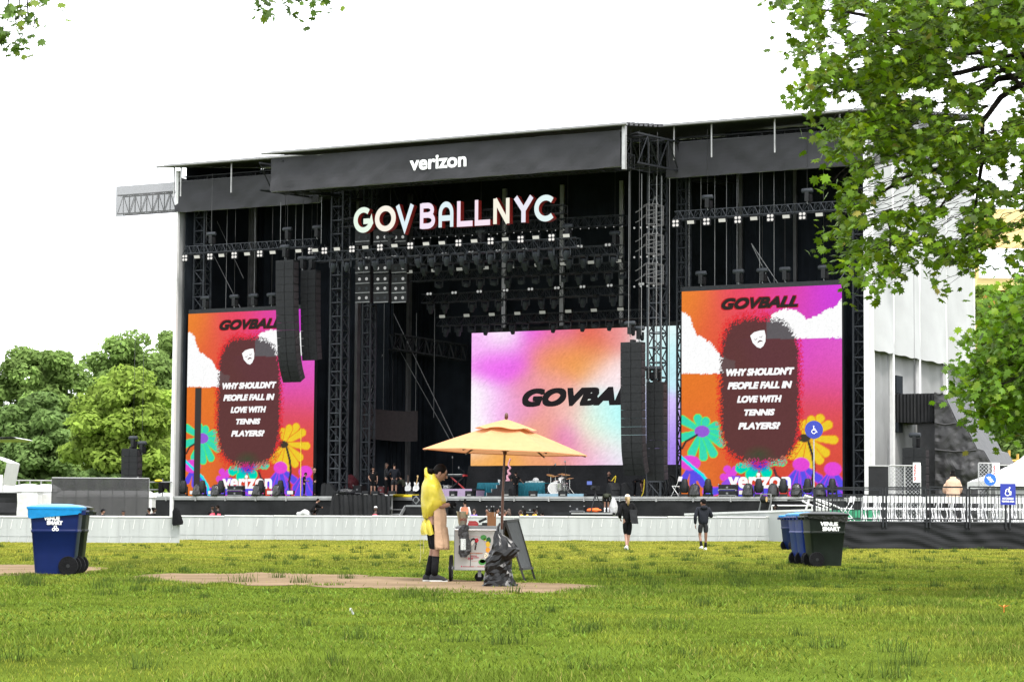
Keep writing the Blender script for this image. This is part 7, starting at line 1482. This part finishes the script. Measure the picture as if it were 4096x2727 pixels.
# chalkboard
fw = mat('board_frame', (.012, .011, .010), .65, var=.2); slate = mat('slate', (.032, .036, .038), .75, var=.3, scale=9)
n0, f0 = VP(1045, 700, VY+.25), VP(1192, 683, VY+.95); ln_, lf_ = VP(1277, 1430, VY+.25), VP(1395, 1390, VY+.95); ln_.z, lf_.z = gz(ln_.x), gz(lf_.x)
t = T('chalkboard', 'dark wooden folding chalkboard standing open right of the cart', 'chalkboard', ((n0.x+ln_.x)/2, VY+.6, gz(n0.x)))
def bd(a_, c_, off=0.): q = n0.lerp(ln_, c_).lerp(f0.lerp(lf_, c_), a_); return q+Vector((off, -off*.3, 0))
t.part('front_frame', MB().beam(bd(0, 0), bd(0, 1), .035, .03).beam(bd(1, 0), bd(1, 1), .035, .03).beam(bd(0, .01), bd(1, .01), .05, .03).beam(bd(0, .80), bd(1, .80), .06, .03), fw)
t.part('slate', MB().slab(lambda a_, c_: bd(.03+.94*a_, .03+.75*c_, .004), 2, 2, (-.01, 0, 0)), slate)
bl, bf = VP(985, 1250, VY+.25), VP(1060, 1230, VY+.95); bl.x -= .04; bl.z, bf.z = gz(bl.x), gz(bf.x)
t.part('back_frame', MB().beam(n0, bl, .035, .03).beam(f0, bf, .035, .03).beam(n0.lerp(bl, .8), f0.lerp(bf, .8), .05, .03), fw)
t.part('back_panel', MB().slab(lambda a_, c_: n0.lerp(bl, .03+.75*c_).lerp(f0.lerp(bf, .03+.75*c_), .03+.94*a_), 2, 2, (.01, 0, 0)), mat('board_back', (.16, .09, .02), .6, var=.2))
# litter
p = G(2309*D, 1411*D); b = MB()
for i in range(5): g_ = i*1.257; b.add([(p.x, p.y, gz(p.x)+.06), (p.x+.03*math.cos(g_-.4), p.y+.03*math.sin(g_-.4), gz(p.x)+.075), (p.x+.06*math.cos(g_), p.y+.06*math.sin(g_), gz(p.x)+.085), (p.x+.03*math.cos(g_+.4), p.y+.03*math.sin(g_+.4), gz(p.x)+.075)], [(0, 1, 2, 3)])
b.tube([(p.x, p.y, gz(p.x)), (p.x, p.y, gz(p.x)+.06)], .004, 4); solo('orange_flower', b, mat('orange_petal', (.75, .17, .02), .6), 'small orange flower in the lawn near the right border', 'flower', kind='thing')
for x, y, s, lab in ((1853, 1294, .05, 'scrap of white paper on the grass before the dark green bin'), (809, 1418, .018, 'tiny white scrap on the foreground lawn left of the cart')):
    p = G(x*D, y*D); solo('paper_scrap', MB().slab(lambda a_, c_: Vector((p.x-s+2*s*a_, p.y-s+2*s*c_, gz(p.x)+.05+.03*math.sin(a_*4+c_*2))), 4, 4, (0, 0, .002)), M['white'], lab, 'paper scrap')
# ------------------------------------------------------------------ trees
leafm = attrmat('sycamore_leaf', rough=.5, trans=.38, spec=.22)
bark = mat('bark', (.014, .011, .009), .9, var=.4, scale=5, bump=.6, spec=.1)
LO = np.array([(0,-.5),(.10,-.36),(.34,-.40),(.27,-.20),(.52,-.02),(.30,.06),(.36,.30),(.15,.22),(0,.56),(-.15,.22),(-.36,.30),(-.30,.06),(-.52,-.02),(-.27,-.20),(-.34,-.40),(-.10,-.36)])
def leaves(name, pos, size, nrm, col, hang=None, parent=None, m=None):
    n = len(pos); k = len(LO); nrm = nrm/np.linalg.norm(nrm, axis=1, keepdims=True)
    a = hang if hang is not None else nrs.randn(n, 3); a = a-nrm*(a*nrm).sum(1, keepdims=True); a /= np.linalg.norm(a, axis=1, keepdims=True)+1e-9; b = np.cross(nrm, a)
    lx, ly = LO[:, 0]*1.05, LO[:, 1]
    curl = -.22*np.abs(lx)*1.2-.18*(ly*ly)
    V = pos[:, None]+size[:, None, None]*(b[:, None]*lx[None, :, None]+a[:, None]*ly[None, :, None]+nrm[:, None]*(curl[None, :, None]*(.3+1.2*nrs.rand(n, 1, 1))))
    cen = pos[:, None]+a[:, None]*0
    V = np.concatenate([V, cen], 1).reshape(-1, 3); i = np.arange(n)[:, None, None]*(k+1)
    tri = np.array([(j, (j+1) % k, k) for j in range(k)])[None]; Fq = (i+tri).reshape(-1, 3)
    C = np.repeat(col, k+1, 0); me = npmesh(name, V, Fq, C); me.materials.append(m or leafm)
    o = bpy.data.objects.new(name, me); COL.objects.link(o); o.parent = parent; return o
def leafcol(n, base, var=.3):
    c = np.array(base)*(1+nrs.randn(n, 1)*var).clip(.45, 1.7); y = nrs.rand(n) < .25; c[y] *= np.array([1.5, 1.2, .8]); o = nrs.rand(n) < .012; c[o] = np.array([.22, .20, .04]); return c
class Spray:
    def __init__(s): s.p = []; s.n = []; s.s = []; s.h = []; s.tw = MB()
    def add(s, tip, base, nl, size, thick=.007, droop=.12, spread=.16):
        tip, base = Vector(tip), Vector(base); L = (tip-base).length; pts = []
        jit = [Vector((rnd.gauss(0, 1), rnd.gauss(0, 1), rnd.gauss(0, 1)))*L*.05 for _ in range(6)]
        for i in range(6):
            t = i/5; q = base.lerp(tip, t)+jit[i]*(4*t*(1-t))+Vector((0, 0, droop*L*math.sin(math.pi*t)*.5)); pts.append(q)
        s.tw.tube(pts, [thick*(1-.8*i/5) for i in range(6)], 4, False)
        for j in range(nl):
            t = 1-(j/nl)**1.1*.85; f = t*5; i = min(4, int(f)); q = pts[i].lerp(pts[i+1], f-i); d = (pts[i+1]-pts[i]).normalized()
            off = Vector((rnd.gauss(0, 1), rnd.gauss(0, 1), rnd.gauss(-.25, .8)))*spread; 
            s.p.append(q+off); s.n.append(Vector((rnd.gauss(0, .55), rnd.gauss(-.35, .6), abs(rnd.gauss(.75, .45))))); s.s.append(size*rnd.uniform(.6, 1.25)); s.h.append(d*.6+Vector((rnd.gauss(0, .4), rnd.gauss(0, .4), -.75)))
    def arr(s): return np.array([tuple(v) for v in s.p]), np.array(s.s), np.array([tuple(v) for v in s.n]), np.array([tuple(v) for v in s.h])
k5 = cr(3000, 0, 1.307); kz = cr(3300, 1100, 1.307)
OUT = [k5(x, y) for x, y in ((120,-80),(125,30),(190,110),(235,170),(195,285),(245,350),(300,345),(360,420),(245,430),(215,525),(265,575),(330,560),(430,560),(420,620),(310,655),(350,690),(405,755),(425,815),(365,865),(365,985),(430,960),(475,985),(530,950),(520,1000),(445,1050),(420,1110),(360,1190),(368,1265),(430,1320),(475,1410),(525,1425),(565,1380),(600,1365),(620,1440),(550,1515),(620,1550),(650,1500),(640,1430),(695,1385),(690,1290),(640,1220),(700,1150),(790,1150),(850,1110),(840,1180),(838,1285),(900,1250),(950,1300),(870,1390),(920,1470),(955,1540),(1000,1515),(1065,1440),(1075,1370),(1125,1320),(1150,1250),(1180,1300),(1260,1285),(1300,1240),(1350,1270),(1295,1380),(1390,1430),(1450,1440),(1500,1400),(1500,-80))]
OUT2 = [kz(x, y) for x, y in ((655,580),(705,548),(725,500),(765,450),(745,385),(775,300),(835,250),(810,205),(870,170),(905,105),(1040,75),(1100,75),(1100,830),(1040,790),(960,760),(920,845),(870,765),(840,795),(800,755),(735,768),(772,700),(762,645),(695,612))]
HOLES = [(1180,300,60,40),(1340,420,80,40),(1240,900,60,50),(560,330,50,35),(760,260,35,30),(900,480,40,30),(1380,860,50,60),(1400,1250,60,60),(330,330,40,40),(500,480,40,30),(1000,1180,50,50),(620,750,40,25),(1150,380,110,60),(1290,560,90,90),(1090,600,60,60),(1260,670,70,45),(560,110,60,70),(440,230,70,60),(380,640,25,30),(470,900,60,50),(700,900,70,70),(620,980,50,60),(820,1010,60,40),(640,1110,50,40),(1330,960,60,40),(900,1050,45,30),(1350,1120,90,50),(700,1060,50,40),(1010,1060,40,30),(450,600,60,25)]
def fill(sp, out, n, Y0, Y1, size, nl, root, minx, edge=False):
    xs_ = np.array([p[0] for p in out]); ys_ = np.array([p[1] for p in out]); c = 0; tries = 0
    while c < n and tries < n*40:
        tries += 1; x = rnd.uniform(xs_.min(), xs_.max()); y = rnd.uniform(ys_.min(), ys_.max())
        if not inpoly(np.array([x]), np.array([y]), out)[0]: continue
        cx_, cy_ = (x-3000)*1.307, y*1.307
        if out is OUT:
            if any(((cx_-hx_)/a_)**2+((cy_-hy_)/b_)**2 < 1 for hx_, hy_, a_, b_ in HOLES) and rnd.random() < .97: continue
            dens = 1 if cy_ < 800 else .62
            if cx_ > 1050 and 230 < cy_ < 760: dens = .5
            if cy_ > 1150: dens = .6
            if rnd.random() > dens: continue
        Y = rnd.uniform(Y0, Y1); tip = P(x, y, Y); rt = Vector(root(x, y, Y)); d = rt-tip; L = rnd.uniform(.5, 1.0); base = tip+d.normalized()*min(L, d.length*.5)
        sp.add(tip, base, nl, size); c += 1
sp = Spray()
fill(sp, OUT, 930, 29.5, 36, .128, 18, lambda x, y, Y: (P(x, y, Y).x+2.2, Y+.2, P(x, y, Y).z+1.0), 0)
# crisp hanging tips along the visible outline
for i in range(len(OUT)-3):
    x, y = OUT[i]
    if x > 4070: continue
    tip = P(x+10, y, 30+rnd.uniform(-.6, .6)); sp.add(tip, tip+Vector((.55, rnd.uniform(-.1, .3), .38)), 15, .125, spread=.10)
def offframe(q):
    L = CM.inverted() @ q; x, y = CX-F*L.x/L.z, CY+F*L.y/L.z; return L.z > 0 or x > 4105 or y < -25
def outer(sp, c, r, n, nl, size, ncheck=4000):           # the rest of the crown, outside the picture
    k = 0
    for _ in range(ncheck):
        v = Vector((rnd.gauss(0, 1), rnd.gauss(0, 1), rnd.gauss(0, 1))).normalized()*rnd.random()**.3
        tip = Vector((c[0]+v.x*r[0], c[1]+v.y*r[1], c[2]+v.z*r[2]))
        if not offframe(tip): continue
        d = (Vector(c)-tip); base = tip+d.normalized()*min(1.0, d.length*.5)+Vector((0, 0, .2))
        if offframe(base): sp.add(tip, base, nl, size, spread=.28); k += 1
        if k >= n: break
outer(sp, (11.3, 33.5, 9.2), (7.2, 7.5, 5.2), 700, 16, .16)
t = T('sycamore_tree', 'tall sycamore whose leafy branches hang in from the upper right', 'tree', (11.5, 33.5, gz(11.5)))
tb = MB(); TR = Vector((11.5, 33.5, 0))
tb.tube([TR+Vector((0, 0, gz(11.5)-.1)), TR+Vector((.1, 0, 2.5)), TR+Vector((-.1, 0, 5)), TR+Vector((.2, 0, 8.5)), TR+Vector((.5, .3, 12))], [.5, .4, .34, .24, .08], 12)
def limb(pix, Y, r0, start=None):
    z_ = P(*k5(*pix[0]), Y).z; q0 = P(*k5(*pix[0]), Y); pts = [TR+Vector((-.05, 0, max(2.2, z_-2.4+rnd.uniform(-.4, .4)))), Vector((q0.x*.5+TR.x*.5, Y, z_-.5)), q0+Vector((.6, 0, .05))] + [P(*k5(x, y), Y+rnd.uniform(-.15, .15)) for x, y in pix]
    tb.tube(pts, [r0*1.4, r0*1.15, r0]+[r0*(.62-.5*i/(len(pix)-1)) for i in range(len(pix))], 7)
for pix, r0 in (([(1440, 290), (1330, 300), (1200, 275), (1060, 285), (960, 260)], .10), ([(1440, 395), (1300, 410), (1230, 470), (1110, 525), (1000, 540)], .09), ([(1440, 425), (1310, 510), (1215, 640), (1212, 850), (1190, 1000), (1165, 1180), (1100, 1280)], .08), ([(1440, 1035), (1320, 1015), (1220, 1045)], .07), ([(1440, 340), (1340, 350), (1250, 410), (1150, 440)], .08),
               ([(1440, 640), (1340, 700), (1250, 800), (1160, 900), (1080, 960), (950, 1150), (900, 1260)], .07), ([(1440, 180), (1250, 160), (1050, 120), (850, 140), (650, 90), (480, 60), (300, 50)], .10), ([(1440, 480), (1300, 330), (1100, 380), (900, 420), (700, 440), (500, 470), (330, 500)], .08), ([(1210, 760), (1080, 700), (900, 680), (700, 720), (520, 700), (380, 680)], .05), ([(1190, 900), (1000, 880), (820, 920), (640, 1040), (500, 1120), (420, 1250)], .05), ([(720, 1150), (740, 1220), (725, 1340), (700, 1400), (640, 1480)], .03), ([(1250, 1100), (1180, 1180), (1050, 1300), (960, 1450)], .03)):
    if pix[0][0] >= 1400: limb(pix, 33, r0)
    else: tb.tube([P(*k5(x, y), 32.6) for x, y in pix], [r0*(.7-.55*i/(len(pix)-1)) for i in range(len(pix))], 6)
t.part('trunk', tb, bark, smooth=True); t.part('twigs', sp.tw, bark)
def thin(p, holes):                                      # gaps where the sky shows through the crown
    L = np.c_[p, np.ones(len(p))] @ np.array(CM.inverted()).T; x = CX-F*L[:, 0]/L[:, 2]; y = CY+F*L[:, 1]/L[:, 2]; k = vnoise(x, y, .016, 41)+.45*vnoise(x, y, .045, 42) < .52
    cx_, cy_ = (x-3000)*1.307, y*1.307
    for hx_, hy_, a_, b_ in holes: k &= (((cx_-hx_)/a_)**2+((cy_-hy_)/b_)**2 > 1) | (nrs.rand(len(p)) < .07)
    return k
p_, s_, n_, h_ = sp.arr(); k_ = thin(p_, HOLES); p_, s_, n_, h_ = p_[k_], s_[k_], n_[k_], h_[k_]; o = leaves('crown', p_-np.array(tuple(t.base)), s_, n_, leafcol(len(p_), (.080, .152, .004)), h_, t.o)
sp = Spray(); fill(sp, OUT2, 320, 25.5, 29, .10, 18, lambda x, y, Y: (P(x, y, Y).x+2, Y+.3, P(x, y, Y).z+.6), 0)
for i in range(len(OUT2)):
    x, y = OUT2[i]
    if x < 4080: tip = P(x+8, y, 27); sp.add(tip, tip+Vector((.5, .1, .25)), 14, .095, spread=.08)
outer(sp, (9.7, 27.5, 4.6), (2.9, 3.4, 2.7), 300, 16, .12)
t = T('sycamore_tree', 'lower sycamore branch reaching in from the right border below the big one', 'tree', (9.5, 27.5, gz(9.5)))
tb = MB(); TR = Vector((9.5, 27.5, 0)); tb.tube([TR, TR+Vector((.05, 0, 2)), TR+Vector((-.1, .1, 4.5)), TR+Vector((0, 0, 6))], [.24, .19, .14, .05], 10)
for pix in ([(1040, 330), (960, 380), (880, 470), (800, 560), (700, 580)], [(1040, 600), (960, 560), (890, 620), (800, 700)], [(1040, 200), (950, 220), (860, 330)]): tb.tube([TR+Vector((-.03, 0, P(*kz(*pix[0]), 27).z-.7)), P(*kz(*pix[0]), 27)+Vector((.9, .2, .15))]+[P(*kz(x, y), 27) for x, y in pix], [.07, .05]+[.035*(1-.75*i/(len(pix)-1)) for i in range(len(pix))], 6)
t.part('trunk', tb, bark, smooth=True); t.part('twigs', sp.tw, bark)
p_, s_, n_, h_ = sp.arr(); leaves('crown', p_-np.array(tuple(t.base)), s_, n_, leafcol(len(p_), (.08, .165, .006)), h_, t.o)
# twigs of other trees hanging into the top left
for lab, tips, Y in (('sparse leafy twigs hanging in at the top left corner', [(30,50),(60,70),(140,22),(155,8),(100,-5),(95,45),(10,115),(35,105),(60,118),(15,140),(40,95),(0,70),(-20,90),(-30,20),(120,-20),(55,10),(-40,130)], 22), ('small leafy twig hanging down at the top edge left of centre', [(592,20),(600,45),(620,25),(612,5),(640,12),(675,15),(688,40),(715,48),(700,2),(755,22),(605,-20),(640,-30),(690,-25),(740,-15),(660,-50)], 24)):
    sp = Spray()
    for x, y in tips: tip = P(x*D, y*D, Y+rnd.uniform(-.4, .4)); sp.add(tip, tip+Vector((rnd.uniform(-.1, .1), .05, .35)), 10, .10, .006, spread=.06)
    top_ = P(np.mean([q[0] for q in tips])*D, -160*D, Y); t = T('overhanging_branch', lab, 'branch', top_)
    b = MB()
    for x, y in tips[::2]: e = P(x*D, y*D, Y)+Vector((0, .05, .35)); b.tube([top_, top_.lerp(e, .5)+Vector((0, 0, .1)), e], [.02, .012, .006], 5)
    t.part('branch', b, bark); t.part('twigs', sp.tw, bark); p_, s_, n_, h_ = sp.arr(); leaves('leaves', p_-np.array(tuple(t.base)), s_, n_, leafcol(len(p_), (.07, .13, .018)), h_, t.o)
# trees in the distance
fol = attrmat('distant_foliage', rough=.7, trans=.5, spec=.05)
def bgtree(label, cx, cy, rx, ry, Y, base, n=60, per=330, name='tree', lean=0., ls=.25):
    c = P(cx*D, cy*D, Y); sx, sz = rx*D/F*Y, ry*D/F*Y; g_ = gz(c.x); t = T(name, label, 'tree', (c.x, Y, g_), group='trees behind the festival ground')
    tb = MB(); tb.tube([(c.x, Y, g_-.2), (c.x+.2, Y, g_+(c.z-g_)*.4), (c.x, Y, c.z)], [.55, .42, .2], 8); cl = []
    rr_ = random.Random(int(cx*7+cy))
    for i in range(n):
        while True:
            q = Vector((rr_.uniform(-1, 1), rr_.uniform(-1, 1), rr_.uniform(-1, 1)))
            if .25 < q.length < 1: break
        q = q*(.75+.25*rr_.random()) if q.length < .8 else q
        cl.append((Vector((c.x+q.x*sx, Y+q.y*sx*.9, c.z+q.z*sz*(1 if q.z > 0 else .95))), rr_.uniform(.20, .34)*min(sx, sz)))
    for q, r_ in cl[::3]: tb.tube([(c.x, Y, g_+(c.z-g_)*.45), ((c.x+q.x)/2, (Y+q.y)/2, (c.z*.85+q.z)/2), q], [.22, .12, .03], 5)
    t.part('trunk', tb, bark)
    P_, N_ = [], []
    for q, r_ in cl:
        v = nrs.randn(per, 3); v /= np.linalg.norm(v, axis=1, keepdims=True); rad = r_*(.55+.5*nrs.rand(per, 1)**.6); p = np.array(tuple(q))+v*rad*np.array([1.15, 1.15, .75]); P_.append(p); N_.append(v+np.array([0, 0, .5])+nrs.randn(per, 3)*.45)
    p = np.concatenate(P_); nn = np.concatenate(N_); nn /= np.linalg.norm(nn, axis=1, keepdims=True); m_ = len(p)
    a = nrs.randn(m_, 3); a -= nn*(a*nn).sum(1, keepdims=True); a /= np.linalg.norm(a, axis=1, keepdims=True); b_ = np.cross(nn, a); s = (ls*(.5+nrs.rand(m_, 1)))
    V = np.stack([p-a*s, p+b_*s*.55, p+a*s, p-b_*s*.55], 1).reshape(-1, 3)-np.array(tuple(t.base)); col = np.array(base)*(1+nrs.randn(m_, 1)*.22).clip(.5, 1.6)*np.repeat(1+.15*nrs.randn(len(cl)), per)[:, None].clip(.7, 1.4)
    me = npmesh('crown', V, np.arange(m_*4).reshape(-1, 4), np.repeat(col, 4, 0)); me.materials.append(fol); o = bpy.data.objects.new('crown', me); COL.objects.link(o); o.parent = t.o
G1, G2, G3 = (.18, .27, .075), (.235, .33, .06), (.155, .24, .075)
bgtree('tall rounded tree just left of the white stage corner post, highest of the group', 300, 920, 118, 165, 235, G1, 95)
bgtree('broad tree at the back of the left group, sky showing beside its top', 95, 940, 100, 150, 228, G1, 80)
bgtree('darker rounded tree at the left border in front of taller ones', 72, 1040, 96, 138, 205, G3, 80)
bgtree('bright yellow-green tree behind the dark mesh fence left of the stage', 285, 1015, 122, 165, 190, G2, 95)
bgtree('tree partly hidden behind the white left stage post', 395, 950, 80, 190, 245, G1, 60)
bgtree('bright low tree filling the gap beside the stage corner post', 372, 1060, 62, 110, 200, G2, 50)
bgtree('low bush between the two front trees left of the stage', 165, 1110, 70, 62, 215, G1, 40)
bgtree('low bush behind the dark mesh fence under the yellow-green tree', 262, 1120, 80, 55, 188, G3, 40)
bgtree('tree cut off by the left border of the photo', -60, 980, 90, 150, 230, G1, 50)
bgtree('light green tree beside the white side wall, right of it', 2262, 700, 34, 50, 215, G2, 26, 200)
bgtree('mid-green tree behind the black tarp stair tower', 2285, 940, 75, 130, 195, G1, 54)
bgtree('blue-green tree above the yellow scaffold rail on the right', 2330, 860, 60, 130, 205, G3, 40)
bgtree('low tree behind the white event tent on the right', 2400, 1000, 90, 110, 190, G1, 40)
bgtree('dark small tree below the yellow bridge', 2305, 760, 40, 45, 220, G3, 24, 200)
# yellow steel bridge behind the right-hand trees
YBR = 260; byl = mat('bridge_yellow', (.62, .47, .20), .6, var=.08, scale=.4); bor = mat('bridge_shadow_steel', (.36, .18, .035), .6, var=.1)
def BP(x, y): return P(3700+x/2.614, 700+y/2.614, YBR)
t = T('yellow_bridge', 'yellow steel bridge seen through the leaves at the right border', 'bridge', (BP(520, 1500).x, YBR, 0))
a, c = BP(478, 1500), BP(565, 380); t.part('pillar', MB().bx(a.x, a.x+(c.x-a.x)*.55, YBR, YBR+2, 0, c.z).bx(a.x+(c.x-a.x)*.68, c.x, YBR+.3, YBR+2, 0, c.z), byl)
a, c = BP(520, 730), BP(1600, 330); t.part('upper_girder', MB().bx(a.x, c.x, YBR+2.2, YBR+3, a.z, c.z), byl)
a, c = BP(500, 1212), BP(1600, 1095); t.part('deck_girder', MB().bx(a.x, c.x, YBR-1, YBR+5, a.z, c.z), byl)
b = MB()
for y in (820, 860, 905, 930, 955, 985, 1035, 1060, 1085): p, q = BP(540, y+(20 if y < 1000 else 0)), BP(1600, y-(60 if y < 1000 else 10)); b.cyl(p+Vector((0, -1.3, 0)), q+Vector((0, -1.3, 0)), .05, 4)
t.part('cables', b, M['black'])
for x0 in (560, 900, 1240): t.part('arch_bracket', MB().tube([BP(x0-60, 1212), BP(x0+40, 1260), BP(x0+130, 1330), BP(x0+190, 1440)], .9, 6), bor)
t.part('underside_beam', MB().bx(BP(500, 1200).x, BP(1600, 1200).x, YBR+.5, YBR+4, BP(500, 1300).z, BP(500, 1213).z), bor)
